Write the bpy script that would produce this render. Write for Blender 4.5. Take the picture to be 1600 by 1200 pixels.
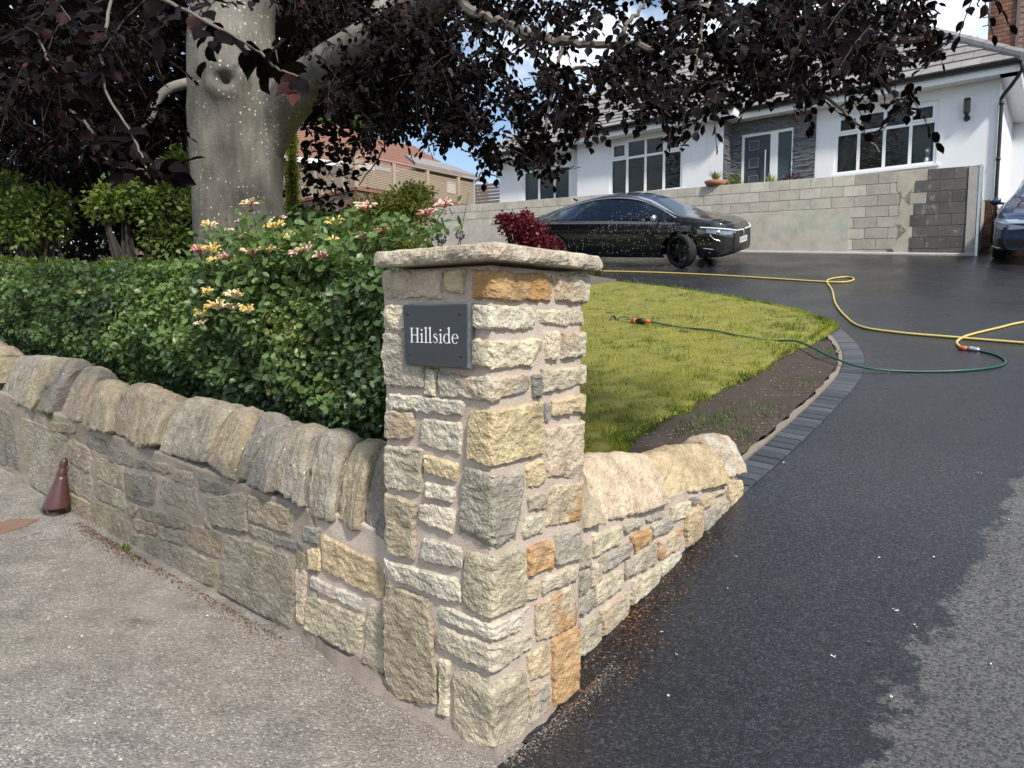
import bpy, bmesh, math, random
import numpy as np
from mathutils import Vector, Matrix, noise

for o in list(bpy.data.objects):
    bpy.data.objects.remove(o)
R = math.radians
SC = bpy.context.scene
COL = SC.collection
rng = np.random.default_rng(7)
random.seed(7)

# ------------------------------------------------------------------ camera
PITCH = R(5.25); FPX = 1109.0; CAMP = np.array([0.0, 0.0, 1.5])
cd = bpy.data.cameras.new('camera'); cam = bpy.data.objects.new('camera', cd); COL.objects.link(cam)
cam.location = CAMP; cam.rotation_euler = (R(90) - PITCH, 0, 0)
cd.sensor_width = 36; cd.lens = FPX / 1600 * 36; cd.clip_start = 0.05; cd.clip_end = 1000
SC.camera = cam
SC.render.resolution_x = 1024; SC.render.resolution_y = 768

# ------------------------------------------------------------------ sky, sun, exposure
SUNDIR = Vector((0.42, -0.80, 0.98)).normalized()      # towards the sun: behind the photographer
world = bpy.data.worlds.new('World'); SC.world = world; world.use_nodes = True
wn = world.node_tree; bg = wn.nodes['Background']
sky = wn.nodes.new('ShaderNodeTexSky'); sky.sky_type = 'NISHITA'; sky.sun_disc = False
sky.sun_elevation = math.asin(SUNDIR.z); sky.sun_rotation = math.atan2(SUNDIR.x, SUNDIR.y)
sky.air_density = 1.0; sky.dust_density = 0.4; sky.ozone_density = 0.6
wtc = wn.nodes.new('ShaderNodeTexCoord')
wmap = wn.nodes.new('ShaderNodeMapping'); wmap.inputs['Scale'].default_value = (1, 1, 1.9); wmap.inputs['Location'].default_value = (0.31, 1.14, 3.83)
wno = wn.nodes.new('ShaderNodeTexNoise'); wno.inputs['Scale'].default_value = 2.3; wno.inputs['Detail'].default_value = 7; wno.inputs['Roughness'].default_value = 0.55
wcr = wn.nodes.new('ShaderNodeValToRGB'); wcr.color_ramp.elements[0].position = 0.47; wcr.color_ramp.elements[1].position = 0.62
wmx = wn.nodes.new('ShaderNodeMix'); wmx.data_type = 'RGBA'
wmx.inputs[7].default_value = (8.6, 9.2, 10.0, 1)
wn.links.new(wtc.outputs['Generated'], wmap.inputs['Vector']); wn.links.new(wmap.outputs[0], wno.inputs['Vector'])
wn.links.new(wno.outputs[0], wcr.inputs[0]); wn.links.new(wcr.outputs[0], wmx.inputs[0])
wn.links.new(sky.outputs[0], wmx.inputs[6]); wn.links.new(wmx.outputs[2], bg.inputs['Color'])
bg.inputs['Strength'].default_value = 0.095
sl = bpy.data.lights.new('sun', 'SUN'); sl.energy = 2.9; sl.angle = R(5); sl.color = (1, 0.95, 0.87)
sun = bpy.data.objects.new('sun', sl); COL.objects.link(sun); sun.location = (5, -10, 20)
sun.rotation_euler = SUNDIR.to_track_quat('Z', 'Y').to_euler()
cy = SC.cycles; cy.max_bounces = 6; cy.diffuse_bounces = 2; cy.glossy_bounces = 3; cy.transmission_bounces = 4; cy.transparent_max_bounces = 8
cy.caustics_reflective = False; cy.caustics_refractive = False
vs = SC.view_settings; vs.view_transform = 'Standard'; vs.look = 'None'; vs.exposure = 0.78; vs.gamma = 1; vs.use_curve_mapping = False

# ------------------------------------------------------------------ site coordinates
# a runs along the road wall (away from the gate pillar), b runs up the drive; both start at the pillar's near bottom corner
TH = R(37.8)
DR = np.array([math.sin(TH), math.cos(TH), 0.0]); DL = np.array([-math.cos(TH), math.sin(TH), 0.0])
def ray(px, py):
    x = (px - 800) / FPX; y = -(py - 600) / FPX
    return np.array([x, math.cos(PITCH) + y * math.sin(PITCH), -math.sin(PITCH) + y * math.cos(PITCH)])
_d = ray(770, 1185); P0 = CAMP + _d * (-1.5 / _d[2]); P0[2] = 0
def softplus(t, k):
    return np.where(t / k > 30, t, k * np.log1p(np.exp(np.minimum(t / k, 30))))
def G(a, b):
    return 0.07 * np.clip(a, -30, 40) + 0.19 * softplus(np.asarray(b, float) - 0.5, 0.15)
def W(a, b, z=0.0):
    return P0 + a * DL + b * DR + np.array([0, 0, z])
def WG(a, b, dz=0.0):
    return W(a, b, float(G(a, b)) + dz)
def AB(p):
    q = np.asarray(p) - P0
    return float(q @ DL), float(q @ DR)
def on_b(px, py, b):                    # meet the vertical plane b = const -> (a, z)
    d = ray(px, py); t = (b - (CAMP - P0) @ DR) / (d @ DR); p = CAMP + d * t
    return AB(p)[0], float(p[2])
def on_a(px, py, a):
    d = ray(px, py); t = (a - (CAMP - P0) @ DL) / (d @ DL); p = CAMP + d * t
    return AB(p)[1], float(p[2])
def at_y(px, py, Y):
    d = ray(px, py); return CAMP + d * (Y / d[1])
def on_g(px, py):
    d = ray(px, py); lo = 0.8
    f = lambda t: (CAMP + d * t)[2] - float(G(*AB(CAMP + d * t)))
    t = lo
    while t < 70 and f(t) > 0: t += 0.1
    l, h = t - 0.1, t
    for _ in range(25):
        m = (l + h) / 2
        if f(m) > 0: l = m
        else: h = m
    return AB(CAMP + d * l)

# ------------------------------------------------------------------ object helpers
def tag(o, label=None, cat=None, group=None, kind=None):
    if label: o['label'] = label
    if cat: o['category'] = cat
    if group: o['group'] = group
    if kind: o['kind'] = kind
    elif cat: o['kind'] = 'thing'
    return o
def empty(name, loc, label=None, cat=None, group=None):
    o = bpy.data.objects.new(name, None); o.empty_display_size = 0.2
    o.location = Vector(loc); COL.objects.link(o); tag(o, label, cat, group)
    return o
def link(name, me, parent=None, world=True):
    o = bpy.data.objects.new(name, me); COL.objects.link(o)
    if parent is not None:
        o.parent = parent
        if world and parent.type == 'EMPTY':
            o.matrix_parent_inverse = Matrix.Translation(-Vector(parent.location))
    return o
def mesh(name, V, F, m, smooth=False):
    me = bpy.data.meshes.new(name)
    me.from_pydata([tuple(map(float, v)) for v in V], [], [tuple(f) for f in F])
    if m: me.materials.append(m)
    if smooth: me.polygons.foreach_set('use_smooth', [True] * len(me.polygons))
    me.update(); return me
def part(name, V, F, m, parent=None, smooth=False, world=True):
    return link(name, mesh(name, V, F, m, smooth), parent, world)
def npmesh(name, V, T, m, smooth=False, rnd=None):
    """big mesh of triangles or quads from arrays"""
    V = np.asarray(V, np.float32); T = np.asarray(T, np.int32); k = T.shape[1]
    me = bpy.data.meshes.new(name)
    me.vertices.add(len(V)); me.vertices.foreach_set('co', V.ravel())
    me.loops.add(T.size); me.loops.foreach_set('vertex_index', T.ravel())
    me.polygons.add(len(T)); me.polygons.foreach_set('loop_start', np.arange(0, T.size, k, dtype=np.int32))
    if smooth: me.polygons.foreach_set('use_smooth', np.ones(len(T), bool))
    if rnd is not None:
        at = me.attributes.new('rnd', 'FLOAT', 'POINT'); at.data.foreach_set('value', np.asarray(rnd, np.float32))
    me.materials.append(m); me.update(calc_edges=True); return me
class MB:
    """collects simple solids into one mesh"""
    def __init__(s): s.V = []; s.F = []
    def add(s, V, F):
        n = len(s.V); s.V += [np.asarray(v, float) for v in V]; s.F += [tuple(i + n for i in f) for f in F]; return s
    def hexa(s, p):      # 8 points: bottom 4 ccw, top 4
        return s.add(p, [(3, 2, 1, 0), (4, 5, 6, 7), (0, 1, 5, 4), (1, 2, 6, 5), (2, 3, 7, 6), (3, 0, 4, 7)])
    def box(s, x0, x1, y0, y1, z0, z1, f=None):
        p = [(x0, y0, z0), (x1, y0, z0), (x1, y1, z0), (x0, y1, z0), (x0, y0, z1), (x1, y0, z1), (x1, y1, z1), (x0, y1, z1)]
        if f: p = [f(*q) for q in p]
        return s.hexa(p)
    def tube(s, pts, rad, n=8, caps=True):
        V, F = tube(pts, rad, n, caps); return s.add(V, F)
    def build(s, name, m, parent=None, smooth=False, world=True):
        return part(name, s.V, s.F, m, parent, smooth, world)
def tube(pts, rad, n=8, caps=True):
    pts = [np.asarray(p, float) for p in pts]; k = len(pts)
    rad = rad if hasattr(rad, '__len__') else [rad] * k
    V = []; F = []; up = None
    for i, p in enumerate(pts):
        d = pts[min(i + 1, k - 1)] - pts[max(i - 1, 0)]; d = d / (np.linalg.norm(d) + 1e-9)
        if up is None:
            up = np.array([0, 0, 1.0]) if abs(d[2]) < 0.9 else np.array([1.0, 0, 0])
        x = np.cross(d, up); x /= np.linalg.norm(x) + 1e-9; up = np.cross(x, d)
        for j in range(n):
            t = 2 * math.pi * j / n
            V.append(p + rad[i] * (math.cos(t) * x + math.sin(t) * up))
    for i in range(k - 1):
        for j in range(n):
            F.append((i * n + j, i * n + (j + 1) % n, (i + 1) * n + (j + 1) % n, (i + 1) * n + j))
    if caps:
        F.append(tuple(range(n - 1, -1, -1))); F.append(tuple((k - 1) * n + j for j in range(n)))
    return V, F
def smooth_path(P, n=8):
    """Catmull-Rom through points"""
    P = [np.asarray(p, float) for p in P]; out = []
    for i in range(len(P) - 1):
        p0 = P[max(i - 1, 0)]; p1 = P[i]; p2 = P[i + 1]; p3 = P[min(i + 2, len(P) - 1)]
        for k in range(n):
            t = k / n
            out.append(0.5 * ((2 * p1) + (p2 - p0) * t + (2 * p0 - 5 * p1 + 4 * p2 - p3) * t * t + (3 * p1 - p0 - 3 * p2 + p3) * t ** 3))
    out.append(P[-1]); return out
def lathe(prof, n=24):
    """profile of (r, z) about z"""
    V = []; F = []; k = len(prof)
    for r, z in prof:
        for j in range(n):
            t = 2 * math.pi * j / n; V.append((r * math.cos(t), r * math.sin(t), z))
    for i in range(k - 1):
        for j in range(n):
            F.append((i * n + j, i * n + (j + 1) % n, (i + 1) * n + (j + 1) % n, (i + 1) * n + j))
    return V, F
def nz(p, s=1.0, o=0.0):
    return noise.noise(Vector((p[0] * s + o, p[1] * s + o * 1.7, p[2] * s - o)))
def smst(x, a=0.0, b=1.0):
    t = min(1, max(0, (x - a) / (b - a))); return t * t * (3 - 2 * t)
# ------------------------------------------------------------------ materials
def newmat(name):
    m = bpy.data.materials.new(name); m.use_nodes = True
    return m, m.node_tree, m.node_tree.nodes['Principled BSDF']
def nd(nt, typ, props=None, **ins):
    n = nt.nodes.new('ShaderNode' + typ)
    for k, v in (props or {}).items(): setattr(n, k, v)
    for k, v in ins.items():
        key = int(k[1:]) if k[0] == 'i' and k[1:].isdigit() else k.replace('_', ' ')
        setin(nt, n.inputs[key], v)
    return n
def setin(nt, sock, v):
    if isinstance(v, bpy.types.NodeSocket): nt.links.new(v, sock)
    elif isinstance(v, bpy.types.Node): nt.links.new(v.outputs[0], sock)
    else:
        if hasattr(v, '__len__') and len(v) == 3 and sock.type == 'RGBA': v = (*v, 1)
        sock.default_value = v
def mixc(nt, f, a, b, blend='MIX'):
    n = nt.nodes.new('ShaderNodeMix'); n.data_type = 'RGBA'; n.blend_type = blend
    setin(nt, n.inputs[0], f); setin(nt, n.inputs[6], a); setin(nt, n.inputs[7], b); return n.outputs[2]
def ramp(nt, f, stops, interp='LINEAR'):
    n = nt.nodes.new('ShaderNodeValToRGB'); cr = n.color_ramp; cr.interpolation = interp
    while len(cr.elements) < len(stops): cr.elements.new(0.5)
    for e, (p, c) in zip(cr.elements, stops):
        e.position = p; e.color = (c, c, c, 1) if not hasattr(c, '__len__') else (*c, 1)
    setin(nt, n.inputs[0], f); return n.outputs[0]
def math_(nt, op, a, b=None, clamp=False):
    n = nt.nodes.new('ShaderNodeMath'); n.operation = op; n.use_clamp = clamp
    setin(nt, n.inputs[0], a)
    if b is not None: setin(nt, n.inputs[1], b)
    return n.outputs[0]
def bump(nt, h, strength=0.5, dist=0.01):
    n = nd(nt, 'Bump', Strength=strength, Distance=dist, Height=h); return n.outputs[0]
def noise_(nt, vec, scale, detail=4, rough=0.55, w=None, dist=0.0):
    n = nt.nodes.new('ShaderNodeTexNoise')
    if w is not None: n.noise_dimensions = '4D'; setin(nt, n.inputs['W'], w)
    setin(nt, n.inputs['Vector'], vec); n.inputs['Scale'].default_value = scale
    n.inputs['Detail'].default_value = detail; n.inputs['Roughness'].default_value = rough; n.inputs['Distortion'].default_value = dist
    return n.outputs[0]
def coords(nt, kind='Object'):
    return nt.nodes.new('ShaderNodeTexCoord').outputs[kind]

def plain(name, col, rough=0.5, metal=0.0, var=0.12, scale=8, bumpy=0.0, spec=0.5, coat=0.0):
    m, nt, b = newmat(name); c = coords(nt)
    n = noise_(nt, c, scale, 5)
    lo = [max(0, x * (1 - var)) for x in col]; hi = [min(1, x * (1 + var)) for x in col]
    setin(nt, b.inputs['Base Color'], mixc(nt, n, lo, hi))
    setin(nt, b.inputs['Roughness'], ramp(nt, noise_(nt, c, scale * 2.3, 3), [(0.3, max(0.02, rough - 0.06)), (0.7, min(1, rough + 0.06))]))
    b.inputs['Metallic'].default_value = metal; b.inputs['Specular IOR Level'].default_value = spec
    b.inputs['Coat Weight'].default_value = coat; b.inputs['Coat Roughness'].default_value = 0.03
    if bumpy: setin(nt, b.inputs['Normal'], bump(nt, noise_(nt, c, scale * 6, 5), bumpy, 0.01))
    return m

def stone_mat(name, old):
    m, nt, b = newmat(name); c = coords(nt)
    oi = nt.nodes.new('ShaderNodeObjectInfo'); w = math_(nt, 'MULTIPLY', oi.outputs['Random'], 60.0)
    col = oi.outputs['Color']; iron = math_(nt, 'SUBTRACT', 1.0, oi.outputs['Alpha'])
    n1 = noise_(nt, c, 11, 3, 0.6, w); n2 = noise_(nt, c, 95, 3, 0.65, w); n3 = noise_(nt, c, 7, 2, 0.5, math_(nt, 'ADD', w, 9.0), 0.6)
    n4 = noise_(nt, c, 30, 4, 0.7, math_(nt, 'ADD', w, 3.0), 0.4)
    base = mixc(nt, 1.0, col, ramp(nt, n1, [(0.28, 0.62), (0.5, 0.98), (0.72, 1.3)]), 'MULTIPLY')
    base = mixc(nt, 1.0, base, ramp(nt, n2, [(0.3, 0.72), (0.5, 1.0), (0.7, 1.22)]), 'MULTIPLY')
    base = mixc(nt, ramp(nt, n4, [(0.57, 0.0), (0.74, 0.42)]), base, (0.17, 0.145, 0.115) if not old else (0.12, 0.105, 0.08))
    base = mixc(nt, math_(nt, 'MULTIPLY', ramp(nt, n3, [(0.44, 0.0), (0.58, 1.0)]), iron), base, mixc(nt, n4, (0.30, 0.13, 0.04), (0.52, 0.30, 0.12)))
    if not old:   # pale bloom of lime on the arrises
        geo = nt.nodes.new('ShaderNodeNewGeometry')
        base = mixc(nt, ramp(nt, geo.outputs['Pointiness'], [(0.54, 0.0), (0.66, 0.28)]), base, (0.62, 0.56, 0.48))
    else:
        lich = noise_(nt, c, 55, 3, 0.6, math_(nt, 'ADD', w, 21.0)); patch = noise_(nt, c, 4.5, 3, 0.5, math_(nt, 'ADD', w, 2.0))
        base = mixc(nt, ramp(nt, patch, [(0.48, 0.0), (0.68, 0.45)]), base, (0.25, 0.215, 0.11))
        lm = math_(nt, 'MULTIPLY', ramp(nt, lich, [(0.62, 0.0), (0.68, 0.85)]), ramp(nt, noise_(nt, c, 9, 3, 0.5, w), [(0.46, 0.0), (0.56, 1.0)]))
        base = mixc(nt, lm, base, (0.62, 0.62, 0.55))
    setin(nt, b.inputs['Base Color'], base)
    b.inputs['Roughness'].default_value = 0.86; b.inputs['Specular IOR Level'].default_value = 0.3
    h = math_(nt, 'ADD', math_(nt, 'MULTIPLY', n4, 1.0), math_(nt, 'MULTIPLY', n2, 0.5))
    setin(nt, b.inputs['Normal'], bump(nt, h, 0.9, 0.016))
    return m
M = {}
M['stone'] = stone_mat('pale_stone', False)
M['stone_old'] = stone_mat('weathered_stone', True)

def mortar_mat(name, c1, c2):
    m, nt, b = newmat(name); c = coords(nt)
    n1 = noise_(nt, c, 5, 5); n2 = noise_(nt, c, 160, 3, 0.7)
    base = mixc(nt, n1, c1, c2); base = mixc(nt, 1.0, base, ramp(nt, n2, [(0.3, 0.75), (0.7, 1.2)]), 'MULTIPLY')
    setin(nt, b.inputs['Base Color'], base); b.inputs['Roughness'].default_value = 0.95; b.inputs['Specular IOR Level'].default_value = 0.2
    setin(nt, b.inputs['Normal'], bump(nt, math_(nt, 'ADD', n2, noise_(nt, c, 25, 5)), 0.6, 0.008)); return m
M['mortar'] = mortar_mat('fresh_mortar', (0.46, 0.37, 0.30), (0.60, 0.50, 0.42))
M['mortar_old'] = mortar_mat('old_mortar', (0.19, 0.16, 0.125), (0.42, 0.36, 0.285))

def asphalt(name):
    m, nt, b = newmat(name); c = coords(nt)
    vo = nd(nt, 'TexVoronoi', {'feature': 'F1'}, Vector=c, Scale=120.0)
    cell = nt.nodes.new('ShaderNodeSeparateColor'); setin(nt, cell.inputs[0], vo.outputs['Color'])
    big = noise_(nt, c, 0.7, 5); mid = noise_(nt, c, 6, 5, 0.65); fine = noise_(nt, c, 260, 2, 0.6)
    return m, nt, b, c, vo, cell.outputs[0], big, mid, fine
# footway: pale worn bitumen with exposed chippings
m, nt, b, c, vo, cell, big, mid, fine = asphalt('worn_footway')
base = mixc(nt, cell, (0.135, 0.12, 0.105), (0.29, 0.265, 0.232))
base = mixc(nt, ramp(nt, cell, [(0.90, 0.0), (0.93, 0.8)], 'CONSTANT'), base, (0.44, 0.42, 0.38))
base = mixc(nt, ramp(nt, big, [(0.35, 0.0), (0.65, 0.55)]), base, (0.27, 0.235, 0.19))
base = mixc(nt, 1.0, base, ramp(nt, mid, [(0.3, 0.74), (0.7, 1.2)]), 'MULTIPLY')
base = mixc(nt, ramp(nt, noise_(nt, c, 2.6, 6, 0.7), [(0.60, 0.0), (0.70, 0.6)]), base, (0.075, 0.06, 0.045))
setin(nt, b.inputs['Base Color'], base); b.inputs['Roughness'].default_value = 0.9; b.inputs['Specular IOR Level'].default_value = 0.3
setin(nt, b.inputs['Normal'], bump(nt, math_(nt, 'ADD', math_(nt, 'MULTIPLY', vo.outputs['Distance'], -1.0), math_(nt, 'MULTIPLY', mid, 0.4)), 0.9, 0.006))
M['footway'] = m
# drive: new black bitumen, wet except for a strip that has dried
m, nt, b, c, vo, cell, big, mid, fine = asphalt('new_drive_bitumen')
q0 = W(*on_g(1335, 1200)); q1 = W(*on_g(1600, 735))
dv = (q1 - q0); dv /= np.linalg.norm(dv); nrm = np.array([dv[1], -dv[0], 0])
dot = nd(nt, 'VectorMath', {'operation': 'DOT_PRODUCT'}, i0=c, i1=tuple(nrm)); off = float(q0 @ nrm)
dist = math_(nt, 'SUBTRACT', dot.outputs['Value'], off)
dist = math_(nt, 'ADD', dist, math_(nt, 'MULTIPLY', math_(nt, 'SUBTRACT', noise_(nt, c, 2.8, 7, 0.72), 0.5), 0.68))
# the water line runs only as far as the sprinkler reaches
dv2 = nd(nt, 'VectorMath', {'operation': 'DOT_PRODUCT'}, i0=c, i1=tuple(dv)); far = math_(nt, 'SUBTRACT', dv2.outputs['Value'], float(q1 @ dv))
dist = math_(nt, 'SUBTRACT', dist, math_(nt, 'MULTIPLY', math_(nt, 'MAXIMUM', far, 0.0), 0.35))
dry = ramp(nt, dist, [(0.0, 0.0), (0.035, 1.0)])
wet = mixc(nt, ramp(nt, cell, [(0.0, 0.0), (0.75, 0.35), (1.0, 1.0)]), (0.006, 0.0063, 0.008), (0.048, 0.050, 0.058))
dryc = mixc(nt, cell, (0.026, 0.026, 0.028), (0.125, 0.122, 0.12))
base = mixc(nt, dry, wet, dryc)
base = mixc(nt, 1.0, base, ramp(nt, big, [(0.3, 0.8), (0.7, 1.25)]), 'MULTIPLY')
base = mixc(nt, ramp(nt, noise_(nt, c, 1.6, 7, 0.7), [(0.60, 0.0), (0.74, 0.30)]), base, (0.055, 0.052, 0.05))
setin(nt, b.inputs['Base Color'], base)
pud = ramp(nt, noise_(nt, c, 0.9, 4), [(0.35, 0.20), (0.65, 0.38)])
setin(nt, b.inputs['Roughness'], mixc(nt, dry, pud, (0.8, 0.8, 0.8)))
b.inputs['Specular IOR Level'].default_value = 0.5
setin(nt, b.inputs['Normal'], bump(nt, math_(nt, 'MULTIPLY', vo.outputs['Distance'], -1.0), 0.45, 0.004))
M['drive'] = m

def leafmat(name, stops, rough=0.45, trans=0.25, spec=0.5):
    m, nt, b = newmat(name)
    at = nd(nt, 'Attribute', {'attribute_name': 'rnd'})
    colr = ramp(nt, at.outputs['Fac'], stops)
    setin(nt, b.inputs['Base Color'], colr); b.inputs['Roughness'].default_value = rough; b.inputs['Specular IOR Level'].default_value = spec
    tr = nd(nt, 'BsdfTranslucent', Color=mixc(nt, 1.0, colr, (1.3, 1.25, 0.8), 'MULTIPLY'))
    mx = nd(nt, 'MixShader', i0=trans, i1=b.outputs[0], i2=tr.outputs[0])
    nt.links.new(mx.outputs[0], nt.nodes['Material Output'].inputs[0]); return m
M['beech_leaf'] = leafmat('copper_beech_leaf', [(0, (0.0022, 0.0014, 0.0016)), (0.55, (0.0055, 0.0026, 0.0026)), (0.86, (0.02, 0.007, 0.006)), (1, (0.10, 0.035, 0.024))], 0.5, 0.14, 0.07)
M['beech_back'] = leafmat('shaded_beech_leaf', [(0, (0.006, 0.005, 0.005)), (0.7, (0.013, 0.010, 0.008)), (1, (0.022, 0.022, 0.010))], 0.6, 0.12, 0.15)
M['hedge_leaf'] = leafmat('hawthorn_leaf', [(0, (0.05, 0.09, 0.032)), (0.5, (0.11, 0.185, 0.055)), (0.85, (0.20, 0.29, 0.085)), (1, (0.28, 0.25, 0.09))], 0.4, 0.32)
M['honey_leaf'] = leafmat('honeysuckle_leaf', [(0, (0.065, 0.12, 0.03)), (0.6, (0.125, 0.205, 0.055)), (1, (0.21, 0.30, 0.08))], 0.45, 0.35)
M['shrub_leaf'] = leafmat('shrub_leaf', [(0, (0.06, 0.10, 0.018)), (0.6, (0.13, 0.19, 0.035)), (1, (0.26, 0.32, 0.055))], 0.45, 0.35)
M['gold_leaf'] = leafmat('golden_shrub_leaf', [(0, (0.08, 0.11, 0.016)), (0.6, (0.21, 0.24, 0.03)), (1, (0.40, 0.37, 0.06))], 0.5, 0.3)
M['conifer_leaf'] = leafmat('golden_conifer_leaf', [(0, (0.20, 0.26, 0.025)), (0.6, (0.42, 0.48, 0.06)), (1, (0.58, 0.60, 0.10))], 0.6, 0.35)
M['maple_leaf'] = leafmat('red_maple_leaf', [(0, (0.07, 0.006, 0.012)), (0.6, (0.16, 0.012, 0.022)), (1, (0.28, 0.03, 0.04))], 0.45, 0.3)
M['grass'] = leafmat('lawn_grass', [(0, (0.05, 0.085, 0.010)), (0.35, (0.125, 0.185, 0.02)), (0.7, (0.27, 0.30, 0.035)), (1, (0.52, 0.45, 0.10))], 0.6, 0.3, 0.25)
M['weed'] = leafmat('weed_grass', [(0, (0.04, 0.09, 0.015)), (1, (0.15, 0.22, 0.05))], 0.6, 0.3, 0.25)
M['litter'] = leafmat('fallen_husk', [(0, (0.05, 0.022, 0.012)), (0.6, (0.15, 0.065, 0.03)), (1, (0.30, 0.17, 0.09))], 0.8, 0.0, 0.2)
M['grit'] = leafmat('loose_grit', [(0, (0.09, 0.075, 0.06)), (0.6, (0.25, 0.205, 0.16)), (0.93, (0.36, 0.31, 0.26)), (1, (0.60, 0.57, 0.52))], 0.9, 0.0, 0.2)
M['petal'] = leafmat('fallen_petal', [(0, (0.5, 0.48, 0.42)), (1, (0.8, 0.8, 0.72))], 0.7, 0.1, 0.2)
M['flower'] = leafmat('honeysuckle_flower', [(0, (0.62, 0.18, 0.17)), (0.25, (0.72, 0.38, 0.33)), (0.5, (0.86, 0.72, 0.62)), (0.72, (0.90, 0.82, 0.55)), (1, (0.88, 0.66, 0.18))], 0.5, 0.25, 0.3)
M['agave'] = leafmat('spiky_leaf', [(0, (0.10, 0.17, 0.05)), (1, (0.45, 0.45, 0.14))], 0.5, 0.2)
M['purple'] = leafmat('purple_leaf', [(0, (0.05, 0.015, 0.03)), (1, (0.12, 0.04, 0.06))], 0.5, 0.2)
M['allium'] = leafmat('allium_floret', [(0, (0.10, 0.07, 0.16)), (1, (0.2, 0.14, 0.28))], 0.6, 0.1)

# bark of the copper beech: smooth grey with pale lichen discs
m, nt, b = newmat('beech_bark'); c = coords(nt)
mp = nd(nt, 'Mapping', Vector=c, Scale=(1, 1, 0.55))
n1 = noise_(nt, mp.outputs[0], 3.2, 6); n2 = noise_(nt, nd(nt, 'Mapping', Vector=c, Scale=(7, 7, 1.0)).outputs[0], 4, 5)
base = mixc(nt, ramp(nt, n1, [(0.3, 0.0), (0.7, 1.0)]), (0.08, 0.072, 0.058), (0.235, 0.215, 0.178)); base = mixc(nt, 1.0, base, ramp(nt, n2, [(0.3, 0.78), (0.7, 1.15)]), 'MULTIPLY')
vo = nd(nt, 'TexVoronoi', {'feature': 'F1'}, Vector=nd(nt, 'Mapping', Vector=c, Scale=(1, 1, 0.8)).outputs[0], Scale=27.0)
sp = nt.nodes.new('ShaderNodeSeparateColor'); setin(nt, sp.inputs[0], vo.outputs['Color'])
rad = math_(nt, 'MULTIPLY', sp.outputs[0], 0.36)
disc = math_(nt, 'LESS_THAN', math_(nt, 'ADD', vo.outputs['Distance'], math_(nt, 'MULTIPLY', noise_(nt, c, 60, 3), 0.12)), rad)
disc = math_(nt, 'MULTIPLY', disc, ramp(nt, noise_(nt, c, 1.5, 3), [(0.42, 0.0), (0.52, 0.75)]))
base = mixc(nt, disc, base, (0.52, 0.52, 0.47))
setin(nt, b.inputs['Base Color'], base); b.inputs['Roughness'].default_value = 0.8
setin(nt, b.inputs['Normal'], bump(nt, math_(nt, 'ADD', n2, noise_(nt, c, 40, 4)), 0.35, 0.02)); M['bark'] = m
M['twig'] = plain('twig_bark', (0.045, 0.036, 0.03), 0.8, var=0.3, scale=20)
M['pale_twig'] = plain('pale_twig_bark', (0.15, 0.125, 0.10), 0.8, var=0.3, scale=20)

# render, blockwork, brick ...
m, nt, b = newmat('white_render'); c = coords(nt)
base = mixc(nt, noise_(nt, c, 1.3, 6), (0.74, 0.75, 0.77), (0.82, 0.83, 0.84)); base = mixc(nt, ramp(nt, noise_(nt, nd(nt, 'Mapping', Vector=c, Scale=(3, 3, .35)).outputs[0], 2.2, 5, .6), [(0.55, 0.0), (0.75, 0.22)]), base, (0.52, 0.51, 0.47))
setin(nt, b.inputs['Base Color'], base); b.inputs['Roughness'].default_value = 0.9
setin(nt, b.inputs['Normal'], bump(nt, noise_(nt, c, 90, 4, 0.7), 0.5, 0.01)); M['render'] = m
m, nt, b = newmat('concrete_block'); c = coords(nt)
oi = nt.nodes.new('ShaderNodeObjectInfo'); w = math_(nt, 'MULTIPLY', oi.outputs['Random'], 40.0)
base = mixc(nt, 1.0, oi.outputs['Color'], ramp(nt, noise_(nt, c, 3.5, 6, 0.65, w), [(0.25, 0.72), (0.5, 1.0), (0.75, 1.22)]), 'MULTIPLY')
stain = math_(nt, 'MULTIPLY', ramp(nt, noise_(nt, nd(nt, 'Mapping', Vector=c, Scale=(1, 1, 3)).outputs[0], 1.1, 6, 0.6), [(0.5, 0.0), (0.64, 0.5)]), math_(nt, 'SUBTRACT', 1.0, oi.outputs['Alpha']))
base = mixc(nt, stain, base, (0.36, 0.46, 0.36))
base = mixc(nt, ramp(nt, noise_(nt, c, 7, 6, 0.7), [(0.57, 0.0), (0.68, 0.35)]), base, (0.66, 0.62, 0.55))
setin(nt, b.inputs['Base Color'], base); b.inputs['Roughness'].default_value = 0.92; b.inputs['Specular IOR Level'].default_value = 0.25
setin(nt, b.inputs['Normal'], bump(nt, noise_(nt, c, 70, 5, 0.7), 0.6, 0.01)); M['block'] = m
M['block_joint'] = mortar_mat('block_joint', (0.38, 0.35, 0.295), (0.48, 0.44, 0.375))
m, nt, b = newmat('brick_face'); c = coords(nt)
oi = nt.nodes.new('ShaderNodeObjectInfo')
base = mixc(nt, oi.outputs['Random'], (0.13, 0.06, 0.04), (0.27, 0.135, 0.085)); base = mixc(nt, 1.0, base, ramp(nt, noise_(nt, c, 14, 5), [(0.3, 0.75), (0.7, 1.25)]), 'MULTIPLY')
setin(nt, b.inputs['Base Color'], base); b.inputs['Roughness'].default_value = 0.9; setin(nt, b.inputs['Normal'], bump(nt, noise_(nt, c, 80, 4), 0.4, 0.008)); M['brick'] = m
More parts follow.
